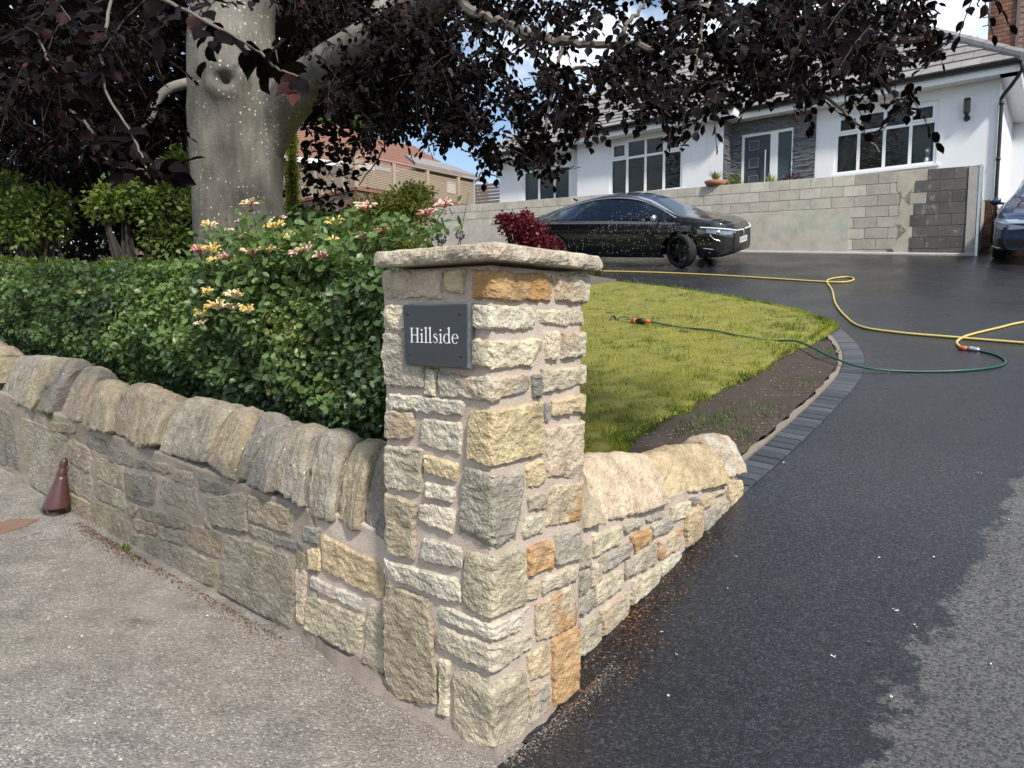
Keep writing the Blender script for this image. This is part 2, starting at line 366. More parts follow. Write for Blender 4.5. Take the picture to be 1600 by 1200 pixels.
def brickwall(name, c1, c2, mor, scale=1.0):
    m, nt, b = newmat(name); uv = coords(nt, 'UV')
    br = nd(nt, 'TexBrick', {'offset': 0.5}, Vector=uv, Color1=c1, Color2=c2, Mortar=mor, Scale=scale)
    br.inputs['Mortar Size'].default_value = 0.010; br.inputs['Brick Width'].default_value = 0.225; br.inputs['Row Height'].default_value = 0.075; br.inputs['Bias'].default_value = -0.2
    base = mixc(nt, 1.0, br.outputs[0], ramp(nt, noise_(nt, coords(nt), 3, 6), [(0.3, 0.75), (0.7, 1.2)]), 'MULTIPLY')
    setin(nt, b.inputs['Base Color'], base); b.inputs['Roughness'].default_value = 0.9
    setin(nt, b.inputs['Normal'], bump(nt, br.outputs['Fac'], -0.5, 0.01)); return m
M['brickwall'] = brickwall('distant_brickwork', (0.16, 0.075, 0.05), (0.25, 0.12, 0.08), (0.30, 0.25, 0.21))
m, nt, b = newmat('concrete_roof_tile'); c = coords(nt); oi = nt.nodes.new('ShaderNodeObjectInfo')
base = mixc(nt, oi.outputs['Random'], (0.20, 0.185, 0.18), (0.27, 0.255, 0.25)); base = mixc(nt, 1.0, base, ramp(nt, noise_(nt, c, 6, 6), [(0.3, 0.85), (0.7, 1.15)]), 'MULTIPLY')
setin(nt, b.inputs['Base Color'], base); b.inputs['Roughness'].default_value = 0.85; M['tile'] = m
M['tile_gap'] = plain('roof_underlay', (0.035, 0.033, 0.033), 0.9)
m, nt, b = newmat('red_roof_tile'); c = coords(nt)
base = mixc(nt, noise_(nt, c, 5, 6, 0.7), (0.15, 0.07, 0.05), (0.30, 0.155, 0.11)); setin(nt, b.inputs['Base Color'], base); b.inputs['Roughness'].default_value = 0.9; M['redtile'] = m
M['upvc'] = plain('white_upvc', (0.80, 0.81, 0.82), 0.3, var=0.03)
M['black_plastic'] = plain('black_plastic', (0.012, 0.012, 0.014), 0.35)
M['door'] = plain('anthracite_door', (0.045, 0.05, 0.065), 0.4, var=0.06)
M['frosted'] = plain('frosted_glass', (0.06, 0.085, 0.095), 0.15, var=0.1)
M['steel'] = plain('brushed_steel', (0.62, 0.62, 0.62), 0.28, 1.0)
m, nt, b = newmat('window_glass'); b.inputs['Base Color'].default_value = (0.9, 0.95, 0.95, 1); b.inputs['Roughness'].default_value = 0.02
b.inputs['Transmission Weight'].default_value = 1.0; b.inputs['IOR'].default_value = 1.5
gl = nd(nt, 'BsdfGlossy', Color=(0.9, 0.95, 1.0, 1)); gl.inputs['Roughness'].default_value = 0.02
trn = nd(nt, 'BsdfTransparent', Color=(0.72, 0.76, 0.76, 1)); fr = nd(nt, 'Fresnel', IOR=1.3)
mx = nd(nt, 'MixShader', i0=fr.outputs[0], i1=trn.outputs[0], i2=gl.outputs[0]); nt.links.new(mx.outputs[0], nt.nodes['Material Output'].inputs[0]); M['glass'] = m
M['blind'] = plain('brown_blind_slat', (0.26, 0.18, 0.13), 0.5)
M['curtain'] = plain('dim_curtain', (0.32, 0.27, 0.21), 0.9)
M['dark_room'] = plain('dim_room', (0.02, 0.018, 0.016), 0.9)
m, nt, b = newmat('split_slate'); c = coords(nt)
n1 = noise_(nt, nd(nt, 'Mapping', Vector=c, Scale=(1, 1, 4)).outputs[0], 7, 6, 0.7)
setin(nt, b.inputs['Base Color'], ramp(nt, n1, [(0.25, (0.045, 0.05, 0.06)), (0.5, (0.12, 0.125, 0.135)), (0.75, (0.26, 0.265, 0.27))])); b.inputs['Roughness'].default_value = 0.7
setin(nt, b.inputs['Normal'], bump(nt, n1, 0.5, 0.01)); M['cladding'] = m
m, nt, b = newmat('sign_slate'); c = coords(nt); n1 = noise_(nt, c, 14, 6, 0.6)
geo = nt.nodes.new('ShaderNodeNewGeometry')
base = mixc(nt, n1, (0.030, 0.034, 0.038), (0.052, 0.058, 0.064)); base = mixc(nt, ramp(nt, geo.outputs['Pointiness'], [(0.52, 0.0), (0.58, 0.7)]), base, (0.15, 0.17, 0.18))
setin(nt, b.inputs['Base Color'], base); b.inputs['Roughness'].default_value = 0.55; setin(nt, b.inputs['Normal'], bump(nt, noise_(nt, c, 60, 5), 0.15, 0.004)); M['slate'] = m
M['white_paint'] = plain('white_paint', (0.85, 0.85, 0.83), 0.6, var=0.03)
M['wood'] = plain('fence_timber', (0.40, 0.31, 0.22), 0.75, var=0.2, scale=12)
M['grey_wood'] = plain('weathered_timber', (0.15, 0.125, 0.11), 0.8, var=0.2, scale=10)
M['soil'] = plain('bare_soil', (0.052, 0.037, 0.027), 0.95, var=0.45, scale=7, bumpy=1.0)
M['ground'] = plain('rough_ground', (0.06, 0.065, 0.03), 0.95, var=0.4, scale=1.5, bumpy=0.6)
M['lawn_base'] = plain('lawn_thatch', (0.20, 0.19, 0.035), 0.95, var=0.45, scale=5, bumpy=0.8)
M['paver'] = None
m, nt, b = newmat('charcoal_paver'); c = coords(nt); oi = nt.nodes.new('ShaderNodeObjectInfo')
base = mixc(nt, oi.outputs['Random'], (0.030, 0.034, 0.042), (0.075, 0.080, 0.092)); base = mixc(nt, 1.0, base, ramp(nt, noise_(nt, c, 90, 4, 0.7), [(0.3, 0.7), (0.7, 1.3)]), 'MULTIPLY')
setin(nt, b.inputs['Base Color'], base); b.inputs['Roughness'].default_value = 0.45; setin(nt, b.inputs['Normal'], bump(nt, noise_(nt, c, 120, 4), 0.4, 0.006)); M['paver'] = m
M['haunch'] = mortar_mat('haunching', (0.20, 0.165, 0.135), (0.34, 0.28, 0.235))
M['concrete'] = mortar_mat('pale_concrete', (0.34, 0.32, 0.29), (0.48, 0.46, 0.42))
M['yellow_hose'] = plain('yellow_hose', (0.56, 0.44, 0.14), 0.5, var=0.12, scale=30)
M['green_hose'] = plain('green_hose', (0.012, 0.085, 0.062), 0.4, var=0.15, scale=30)
M['orange_plastic'] = plain('orange_plastic', (0.55, 0.12, 0.03), 0.4)
M['maroon'] = plain('maroon_paint', (0.075, 0.032, 0.027), 0.35, var=0.18, scale=15)
M['rust'] = plain('rusty_plate', (0.20, 0.115, 0.08), 0.85, var=0.3, scale=22, bumpy=0.4)
M['terracotta'] = plain('terracotta', (0.34, 0.14, 0.08), 0.8)
M['paint_black'] = plain('black_car_paint', (0.004, 0.0045, 0.006), 0.25, var=0.05, coat=1.0)
M['paint_blue'] = plain('dark_blue_car_paint', (0.018, 0.04, 0.095), 0.28, 0.4, var=0.08, coat=1.0)
M['car_glass'] = plain('tinted_sky_car_glass', (0.016, 0.028, 0.05), 0.03, var=0.1, spec=0.5)  # dark tint plus blue put into the base colour for the reflected sky
M['car_glass'].node_tree.nodes['Principled BSDF'].inputs['IOR'].default_value = 2.3
M['windscreen'] = plain('car_windscreen', (0.05, 0.08, 0.13), 0.03, var=0.1)  # brighter blue base colour stands in for sky mirrored in the glass
M['windscreen'].node_tree.nodes['Principled BSDF'].inputs['IOR'].default_value = 3.4
M['tyre'] = plain('tyre_rubber', (0.016, 0.016, 0.017), 0.8)
M['rim'] = plain('dark_alloy', (0.035, 0.035, 0.038), 0.3, 0.8)
M['chrome'] = plain('bright_trim', (0.7, 0.71, 0.72), 0.15, 1.0)
M['lamp_lens'] = plain('headlamp_lens', (0.10, 0.115, 0.13), 0.05, spec=0.9)
M['lamp_lens_pale'] = plain('pale_headlamp_lens', (0.30, 0.36, 0.44), 0.06, spec=0.9)
M['lamp_strip'] = plain('white_light_bar', (0.85, 0.87, 0.9), 0.2)
M['plate'] = plain('white_number_plate', (0.82, 0.83, 0.82), 0.4, var=0.02)
M['plate_green'] = plain('green_plate_band', (0.02, 0.28, 0.09), 0.4)
M['lettering_black'] = plain('black_lettering', (0.01, 0.01, 0.01), 0.5)
m, nt, b = newmat('water_drop'); b.inputs['Base Color'].default_value = (0.95, 0.97, 1, 1); b.inputs['Roughness'].default_value = 0.08; b.inputs['IOR'].default_value = 1.33
b.inputs['Transmission Weight'].default_value = 0.55; M['water'] = m
# ------------------------------------------------------------------ ground, drive, footway, lawn
def sheet(name, As, Bs, dz, m, keep=None, bumps=0.0):
    V = []; F = []; idx = {}
    for i, a in enumerate(As):
        for j, b in enumerate(Bs):
            p = WG(a, b, dz)
            if bumps: p = p + np.array([0, 0, bumps * nz(p, 2.1)])
            idx[i, j] = len(V); V.append(p)
    for i in range(len(As) - 1):
        for j in range(len(Bs) - 1):
            if keep and not keep((As[i] + As[i + 1]) / 2, (Bs[j] + Bs[j + 1]) / 2): continue
            F.append((idx[i, j], idx[i, j + 1], idx[i + 1, j + 1], idx[i + 1, j]))
    o = part(name, V, F, m, None, True); o['kind'] = 'structure'
    return o
def steps(lo, hi, d): return list(np.arange(lo, hi - d * 0.3, d)) + [hi]
sheet('ground', steps(-150, -30, 20) + steps(-30, 40, 2) + steps(40, 150, 20)[1:], steps(-80, -10, 10) + steps(-10, 30, 1)[1:] + steps(30, 140, 10)[1:], -0.06, M['ground'])
Aa = steps(-14, -1, 0.5) + [-0.8, -0.6, -0.4, -0.2, -0.04] + steps(0.2, 17, 0.6)
Bb = steps(-8, -0.5, 0.75) + steps(-0.25, 2.5, 0.2) + steps(2.9, 14.95, 0.4) + [16, 18, 20, 22]
sheet('driveway', Aa, Bb, 0.0, M['drive'], lambda a, b: not (a > -0.04 and b < 0.1) and not (a > 0.2 and b < 4.5) and not (a > 0.2 and b > 14.94) and not (a > 6 and b < 10.2))
sheet('pavement', [-0.04, 0.1, 0.3] + steps(0.5, 16, 0.5), steps(-8, -2, 0.75) + steps(-1.8, 0.13, 0.16), 0.002, M['footway'])
road = sheet('road', steps(-60, 60, 10), [-30, -20, -12, -8.0], 0.0, M['drive'])

# edging of the lawn: line of charcoal block pavers with a concrete haunch inside
OUT_PX = [(1163, 772), (1205, 735), (1255, 690), (1300, 645), (1340, 600), (1351, 575), (1348, 552), (1330, 528), (1290, 500), (1230, 480), (1150, 464), (1050, 450), (950, 439)]
outer = smooth_path([np.array([*on_g(x, y), 0]) for x, y in OUT_PX], 14)
def resample(P, d):
    out = [P[0]]; acc = 0
    for i in range(1, len(P)):
        seg = np.linalg.norm(P[i] - P[i - 1]); 
        while acc + seg >= d:
            t = (d - acc) / seg; q = P[i - 1] + (P[i] - P[i - 1]) * t
            out.append(q); P = P[:]; P[i - 1] = q; seg = np.linalg.norm(P[i] - q); acc = 0
        acc += seg
    return out
outer = resample(outer, 0.1035)
def curve_frames(P):
    T = []
    for i in range(len(P)):
        d = P[min(i + 2, len(P) - 1)] - P[max(i - 2, 0)]; T.append(d / np.linalg.norm(d))
    return T
OT = curve_frames(outer)
INW = [np.array([t[1], -t[0], 0]) for t in OT]                 # towards the lawn (+a side first)
if INW[0][0] < 0: INW = [-n for n in INW]
edg = empty('driveway_edging', WG(0.1, 3.0)); edg['kind'] = 'structure'
def bevel_block(name, lx, ly, lz, bev, m):
    bm = bmesh.new(); bmesh.ops.create_cube(bm, size=1)
    for v in bm.verts: v.co = Vector((v.co.x * lx, v.co.y * ly, v.co.z * lz))
    bmesh.ops.bevel(bm, geom=bm.edges[:], offset=bev, segments=1, affect='EDGES')
    me = bpy.data.meshes.new(name); bm.to_mesh(me); bm.free(); me.materials.append(m); return me
pav = bevel_block('paver', 0.094, 0.198, 0.08, 0.005, M['paver'])
def ab_mat(ab_, tan, dz):
    p = WG(ab_[0], ab_[1], dz); e = 0.05
    t3 = WG(ab_[0] + tan[0] * e, ab_[1] + tan[1] * e, dz) - p; t3 /= np.linalg.norm(t3)
    s = WG(ab_[0] - tan[1] * e, ab_[1] + tan[0] * e, dz) - p; s /= np.linalg.norm(s)
    n = np.cross(t3, s); n /= np.linalg.norm(n)
    if n[2] < 0: n = -n
    s = np.cross(n, t3)
    return Matrix(((t3[0], s[0], n[0], p[0]), (t3[1], s[1], n[1], p[1]), (t3[2], s[2], n[2], p[2]), (0, 0, 0, 1)))
for i in range(len(outer) - 1):
    mid = (outer[i] + outer[i + 1]) / 2
    o = link('paver', pav, edg, False)
    o.matrix_parent_inverse = Matrix.Translation(-Vector(edg.location))
    o.matrix_basis = ab_mat(mid + INW[i] * 0.105, OT[i], -0.026 + random.uniform(-0.003, 0.003)) @ Matrix.Rotation(random.uniform(-0.012, 0.012), 4, 'Z')
def strip(name, P, N, w0, w1, z0, z1, m, jag=0.0):
    V = []; F = []
    for i, (p, n) in enumerate(zip(P, N)):
        j0 = jag * random.uniform(-1, 1); 
        a = p + n * (w0); b = p + n * (w1 + j0)
        V += [WG(a[0], a[1], -0.05), WG(a[0], a[1], z0), WG(b[0], b[1], z1), WG(b[0], b[1], -0.05)]
    for i in range(len(P) - 1):
        for k in range(3): F.append((i * 4 + k, (i + 1) * 4 + k, (i + 1) * 4 + k + 1, i * 4 + k + 1))
    return part(name, V, F, m)
o = strip('concrete_haunch', outer, INW, 0.208, 0.25, 0.022, 0.018, M['haunch'], 0.018); o.parent = edg; o.matrix_parent_inverse = Matrix.Translation(-Vector(edg.location))

# planting soil inside the edging and the turf on it
inner = [p + n * 0.268 for p, n in zip(outer, INW)]
back = []
n_in = len(inner)
for i in range(n_in):
    t = i / (n_in - 1); back.append(np.array([1.0 + 8.0 * t ** 0.8, 0.9 + 3.5 * t, 0]))
def ruled(name, A, B, dz, m, nb=10, lift=None, bumps=0.0):
    V = []; F = []
    for i, (p, q) in enumerate(zip(A, B)):
        for j in range(nb + 1):
            r = p + (q - p) * j / nb
            w_ = WG(r[0], r[1], dz + (lift(j / nb, i / len(A)) if lift else 0)); V.append(w_ + np.array([0, 0, bumps * nz(w_, 6)]))
    n = nb + 1
    for i in range(len(A) - 1):
        for j in range(nb): F.append((i * n + j, i * n + j + 1, (i + 1) * n + j + 1, (i + 1) * n + j))
    return part(name, V, F, m, None, True)
soil = ruled('planting_soil', inner, back, 0.012, M['soil'], 40, lambda s, t: 0.05 * smst(s, 0, 0.15), 0.03); soil['kind'] = 'structure'
TURF_PX = [(975, 720), (1000, 695), (1100, 640), (1200, 590), (1250, 553), (1300, 522), (1307, 510), (1280, 498), (1222, 482), (1148, 467), (1050, 452), (960, 442)]
turf = smooth_path([np.array([*on_g(x, y), 0]) for x, y in TURF_PX], 10)
tb = [np.array([1.2 + 7.6 * (i / (len(turf) - 1)) ** 0.9, 1.0 + 3.4 * i / (len(turf) - 1), 0]) for i in range(len(turf))]
lawn = ruled('lawn', turf, tb, 0.075, M['lawn_base'], 30, lambda s, t: -0.05 * (1 - smst(s, 0, 0.03)), 0.015); lawn['kind'] = 'structure'
# skirt of soil and rest of the garden
gs = sheet('garden_ground', steps(0.3, 30, 0.9), [0.3, 0.6, 1, 1.5] + steps(2, 14.6, 0.7), 0.012, M['ground'], lambda a, b: b < 3.2 + .36 * (a - 1) and a > .3 and b < 8.5 or a > 5.5 and b < 10.2, 0.01)

# timber board that ends the lawn at the top by the drive
tm = MB(); p0 = on_g(905, 452); p1 = on_g(962, 447)
q = [WG(*p0, -0.1), WG(*p1, -0.1)]
d = q[1] - q[0]; n_ = np.array([d[1], -d[0], 0]); n_ /= np.linalg.norm(n_)
tm.hexa([q[0], q[1], q[1] - n_ * 0.08, q[0] - n_ * 0.08, q[0] + (0, 0, .38), q[1] + (0, 0, .22), q[1] - n_ * 0.08 + (0, 0, .22), q[0] - n_ * 0.08 + (0, 0, .38)])
tag(tm.build('timber_sleeper', M['grey_wood']), 'dark timber sleeper edging the top of the lawn beside the drive', 'sleeper')

# grass blades: too many to count
def blades(name, pts, h0, h1, w, m, lean=0.6, parent=None):
    pts = np.asarray(pts); n = len(pts)
    az = rng.uniform(0, 2 * np.pi, n); tuft = np.array([nz(p, 7.0) for p in pts]); h = rng.uniform(h0, h1, n) * (1 + .8 * tuft); ln = rng.uniform(0.1, lean, n)
    d = np.stack([np.cos(az), np.sin(az), 0 * az], 1); s = np.stack([-np.sin(az), np.cos(az), 0 * az], 1)
    ww = (w * rng.uniform(0.6, 1.3, n))[:, None]
    tip = pts + d * (ln * h)[:, None] + np.array([0, 0, 1.0]) * (h * np.sqrt(np.maximum(0.1, 1 - ln ** 2)))[:, None]
    V = np.stack([pts - s * ww, pts + s * ww, tip], 1).reshape(-1, 3)
    clump = np.array([nz(p, 1.3) * 0.55 + nz(p, 5) * 0.5 for p in pts])
    r = np.clip(0.5 + clump + rng.normal(0, 0.15, n), 0, 1)
    return link(name, npmesh(name, V, np.arange(3 * n).reshape(-1, 3), m, rnd=np.repeat(r, 3)), parent)
gp = []
nt_ = len(turf)
def turf_pt(s, t):
    i = min(nt_ - 2, int(s * (nt_ - 1))); f = s * (nt_ - 1) - i
    p = turf[i] * (1 - f) + turf[i + 1] * f; q = tb[i] * (1 - f) + tb[i + 1] * f
    return p + (q - p) * t
TA = np.array(turf); TBk = np.array(tb); ng = 120000
fs = rng.random(ng) * (nt_ - 1); fi = np.minimum(fs.astype(int), nt_ - 2); ff_ = (fs - fi)[:, None]; ft_ = (rng.random(ng) ** 1.25 * .8)[:, None]
pA = TA[fi] * (1 - ff_) + TA[fi + 1] * ff_; pB = TBk[fi] * (1 - ff_) + TBk[fi + 1] * ff_; rr0 = pA + (pB - pA) * ft_ + rng.normal(0, .018, (ng, 3))
gp = P0 + rr0[:, :1] * DL + rr0[:, 1:2] * DR; gp[:, 2] = G(rr0[:, 0], rr0[:, 1]) + .055 - .04 * (ft_[:, 0] < .012)
tag(blades('grass', gp, 0.018, 0.062, 0.0048, M['grass'], 0.95), 'short yellow green lawn grass behind the stone pillar', 'grass', kind='stuff')
wp = []
for (cx, cy, r, n) in [(1110, 676, .16, 200), (1140, 664, .14, 150), (1075, 692, .12, 90), (1165, 690, .10, 60), (1290, 560, .12, 60), (1240, 610, .15, 60), (1200, 650, .12, 60)]:
    a, b = on_g(cx, cy)
    for k in range(n): wp.append(WG(a + random.gauss(0, r * .6), b + random.gauss(0, r), 0.05))
tag(blades('weeds', wp, 0.03, 0.09, 0.004, M['weed'], 0.9), 'tufts of green weeds on the bare soil behind the low wall', 'weeds', kind='stuff')
# soil crumbs and stones
def chips(name, pts, s0, s1, m, label, cat, flat=0.5, elong=1.0):
    pts = np.asarray(pts); n = len(pts)
    T = np.array([[1, 0, 0], [-.5, .8, 0], [-.6, -.7, 0], [0, 0, 1.0]])
    Rz = rng.uniform(0, 2 * np.pi, n); sc = rng.uniform(s0, s1, n); el = rng.uniform(1, elong, n) if elong > 1 else np.ones(n)
    c, s = np.cos(Rz), np.sin(Rz)
    V = np.empty((n, 4, 3))
    for k in range(4):
        x = T[k, 0] * sc * el; y = T[k, 1] * sc; z = T[k, 2] * sc * flat
        V[:, k, 0] = pts[:, 0] + c * x - s * y; V[:, k, 1] = pts[:, 1] + s * x + c * y; V[:, k, 2] = pts[:, 2] + z
    F = np.array([[0, 1, 3], [1, 2, 3], [2, 0, 3]]); Tt = (np.arange(n)[:, None, None] * 4 + F[None]).reshape(-1, 3)
    r = rng.uniform(0, 1, n)
    return tag(link(name, npmesh(name, V.reshape(-1, 3), Tt, m, rnd=np.repeat(r, 4))), label, cat, kind='stuff')
cp = []
for k in range(2600):
    i = random.randrange(0, 52); p = inner[min(i, n_in - 1)]; q = back[i]; t = random.random() * 0.45
    r = p + (q - p) * t; cp.append(WG(r[0], r[1], 0.012 + 0.05 * smst(t, 0, .15)))
chips('soil_crumbs', cp, 0.003, 0.011, M['grit'], 'loose stones and crumbs on the bare soil strip beside the lawn', 'stones')
# ------------------------------------------------------------------ stonework
PAL = {'p': (.56, .50, .39, 1), 'g': (.36, .335, .285, 1), 'w': (.555, .515, .435, 1), 't': (.50, .405, .27, 1), 'y': (.53, .44, .28, 1), 'b': (.36, .31, .24, 1),
       'o': (.47, .31, .17, .2), 'i': (.52, .44, .33, .1), 'd': (.25, .245, .23, 1), 'k': (.46, .425, .36, .6), 'e': (.43, .385, .305, 1),
       'G': (.27, .245, .195, 1), 'B': (.275, .235, .18, .9), 'Y': (.29, .25, .175, 1), 'D': (.21, .195, .165, 1), 'r': (.56, .46, .36, 1)}
def cvt(zoom, pts):
    ox, oy, k = zoom; return [(ox + x * k, oy + y * k) for x, y in pts]
Z1 = (560, 350, .35); Z2 = (560, 760, .3667); Z5 = (600, 620, .21667); Z6 = (800, 620, .2168)
ZL3 = (0, 540, .5); ZL4 = (420, 860, .25); ZL2 = (180, 600, .25); ZL3b = (380, 660, .2); ZL1 = (0, 540, .2); ZR4 = (880, 640, .33333); PX = (0, 0, 1.0)
NL = -DR; NR = -DL
def wrapL(u, v, h): return W(-u, 0, v) + NL * h              # left (road) face, u negative
def wrap(u, v, h):
    k = max(0.0, 1 - abs(u) / 0.045); hh = max(h, -0.04)
    if u <= 0: return W(-u, 0, v) + NL * h + NR * hh * k
    return W(0, u, v) + NR * h + NL * hh * k
def grad(n, size):
    e = [0.0, 0.002 / size, 0.006 / size, 0.012 / size]
    e = [x for x in e if x < 0.22]; inner_ = list(np.linspace(e[-1], 1 - e[-1], n))
    return e[:-1] + inner_ + [1 - x for x in reversed(e[:-1])]
def stone(mapf, C, seed, top=0.004, base=-0.04, rough=0.006, edge=0.012, quoin=None, rnd_k=0.10, cell=0.0075, gw=.005):
    """C: TL, TR, BR, BL in face coordinates (u, v); quoin adds (vTop, vBottom) at u=0"""
    TL, TR, BR, BL = [np.array(c, float) for c in C]
    cc_ = (TL + TR + BR + BL) / 4
    TL, TR, BR, BL = [q + gw * np.sign(q - cc_) for q in (TL, TR, BR, BL)]
    if quoin: quoin = (quoin[0] + gw, quoin[1] - gw)
    Wd = (abs(TR[0] - TL[0]) + abs(BR[0] - BL[0])) / 2; Hd = (abs(TL[1] - BL[1]) + abs(TR[1] - BR[1])) / 2
    S = grad(max(4, min(60, int(Wd / cell))), max(Wd, .02)); T = grad(max(4, min(60, int(Hd / cell))), max(Hd, .02))
    if quoin and not any(abs(s - .5) < 1e-6 for s in S):
        S = sorted([s for s in S if abs(s - .5) > 0.02] + [.47, .5, .53])
    r = random.Random(seed); cu_, cv_ = (TL[0] + TR[0] + BR[0] + BL[0]) / 4, (TL[1] + TR[1] + BR[1] + BL[1]) / 4; cuts = []
    for _ in range(5):
        an = r.uniform(0, 2 * math.pi); sl = r.uniform(.15, .6); ex = abs(math.cos(an)) * Wd / 2 + abs(math.sin(an)) * Hd / 2
        cuts.append((sl * math.cos(an), sl * math.sin(an), top + .002 + sl * ex * r.uniform(.62, .95)))
    V = []; o = r.uniform(0, 90); tx, ty = r.uniform(-1, 1), r.uniform(-1, 1)
    for t in T:
        for s in S:
            x, y = 2 * s - 1, 2 * t - 1
            x2 = x * math.sqrt(1 - rnd_k * y * y / 2) / math.sqrt(1 - 0) ; y2 = y * math.sqrt(1 - rnd_k * x * x / 2)
            s2, t2 = (x2 + 1) / 2, (y2 + 1) / 2
            if quoin:
                qt, qb = quoin
                if s2 <= .5:
                    f = s2 / .5; top_ = TL + (np.array([0, qt]) - TL) * f; bot_ = BL + (np.array([0, qb]) - BL) * f
                else:
                    f = (s2 - .5) / .5; top_ = np.array([0, qt]) + (TR - np.array([0, qt])) * f; bot_ = np.array([0, qb]) + (BR - np.array([0, qb])) * f
            else:
                top_ = TL + (TR - TL) * s2; bot_ = BL + (BR - BL) * s2
            uv = top_ + (bot_ - top_) * t2
            e = min(min(s, 1 - s) * Wd, min(t, 1 - t) * Hd)
            q = (uv[0], uv[1], 0.0)
            wob = 0.009 * min(1, Wd / .12)
            du = wob * nz(q, 16, o) + wob * .5 * nz(q, 45, o); dvv = wob * nz(q, 16, o + 31) + wob * .5 * nz(q, 45, o + 31)
            if quoin and abs(uv[0]) < .012: du *= .35
            ee = max(0, e + .004 * nz(q, 55, o + 17) * min(1, e / .002)); f = (1 - (1 - min(1, ee / edge)) ** 2.4) if e > 0 else 0
            qs = (q[0] * .7, q[1] * 1.5, 0); n_ = rough * (.55 * nz(q, 8, o) + .8 * (.35 - abs(nz(qs, 17, o + 5))) + .75 * nz(qs, 34, o + 2) + .6 * (.3 - abs(nz(q, 62, o + 9))) + .35 * nz(q, 120, o + 4))
            for (nu_, nv_, lim) in cuts:
                pl = lim - nu_ * (uv[0] - cu_) - nv_ * (uv[1] - cv_)
                n_ = min(n_, pl - top)
            h = base + (top - base) * f + (n_ + 0.004 * (tx * (s - .5) + ty * (t - .5))) * min(1, e / .012)
            if quoin: h -= (.002 + .012 * abs(nz((0, uv[1], 0), 30, o)) + .006 * abs(nz((0, uv[1], 0), 80, o))) * max(0, 1 - abs(uv[0]) / .016) * min(1, e / .01)
            V.append(mapf(uv[0] + du, uv[1] + dvv, h))
    n = len(S); F = []
    for j in range(len(T) - 1):
        for i in range(n - 1): F.append((j * n + i, (j + 1) * n + i, (j + 1) * n + i + 1, j * n + i + 1))
    return V, F
def add_stone(name, VF, colr, parent, old=False):
    o = part(name, VF[0], VF[1], M['stone_old' if old else 'stone'], parent, False)
    c = PAL[colr]; k = random.uniform(.9, 1.1); wm = 1.0 if old else .93; o.color = (c[0] * k * 1.03, c[1] * k, c[2] * k * wm * random.uniform(.95, 1.05), c[3]); return o

pillar = empty('gate_pillar', W(.27, .27, 0), 'square pale stone gate pillar with flat stone cap at the drive entrance', 'pillar')
Q = [  # wrap round the near corner: TL, top, TR, BR, bottom, BL
    (Z1, [(515, 203), (612, 205), (882, 228), (868, 345), (612, 342), (515, 330)], 'o'),
    (Z1, [(430, 362), (612, 366), (800, 378), (795, 465), (612, 472), (430, 458)], 'w'),
    (Z1, [(405, 508), (610, 520), (828, 512), (822, 628), (612, 646), (405, 630)], 'p'),
    (Z1, [(360, 665), (606, 690), (762, 672), (775, 745), (608, 793), (355, 768)], 'k'),
    (Z1, [(500, 828), (622, 838), (830, 790), (830, 1030), (622, 1086), (490, 1055)], 'y'),
    (Z5, [(585, 495), (822, 560), (1015, 540), (990, 1010), (815, 1106), (530, 1030)], 'g'),
    (Z2, [(455, 270), (593, 300), (718, 262), (718, 508), (590, 563), (442, 515)], 'e'),
    (Z2, [(325, 500), (586, 585), (745, 512), (745, 590), (586, 660), (330, 558)], 'w'),
    (Z2, [(345, 590), (580, 680), (745, 622), (740, 692), (578, 800), (328, 690)], 'p'),
    (Z2, [(405, 760), (596, 830), (720, 782), (720, 1030), (585, 1185), (405, 1045)], 'e')]
Lf = [(Z1, [(98, 210), (370, 203), (365, 335), (105, 332)], 'r'), (Z1, [(380, 205), (478, 205), (470, 318), (385, 300)], 't'), (Z1, [(110, 362), (400, 362), (400, 470), (112, 470)], 'p'),
      (Z1, [(106, 490), (300, 492), (297, 725), (118, 720)], 'g'), (Z1, [(303, 645), (352, 645), (340, 768), (300, 765)], 'p'), (Z1, [(120, 755), (472, 790), (462, 862), (122, 815)], 'w'),
      (Z1, [(122, 832), (248, 840), (240, 962), (118, 957)], 'k'), (Z1, [(285, 872), (455, 890), (455, 1027), (272, 988)], 'w'), (Z1, [(117, 988), (285, 1000), (280, 1192), (118, 1178)], 'e'),
      (Z1, [(295, 1035), (442, 1067), (430, 1152), (298, 1112)], 'y'), (Z5, [(300, 608), (525, 660), (482, 758), (293, 712)], 'w'), (Z5, [(10, 695), (222, 758), (216, 1188), (15, 1110)], 'b'),
      (Z5, [(248, 772), (512, 800), (492, 992), (246, 902)], 'p'), (Z2, [(275, 218), (440, 262), (436, 352), (268, 310)], 'k'), (Z2, [(110, 308), (428, 400), (438, 502), (108, 388)], 'w'),
      (Z2, [(105, 418), (302, 478), (338, 935), (112, 905)], 'b'), (Z2, [(345, 735), (388, 742), (377, 978), (340, 972)], 'p'), (Z1, [(488, 90 + 285), (440, 380), (440, 455), (490, 455)], 'p')]
Lf = Lf[:-1]
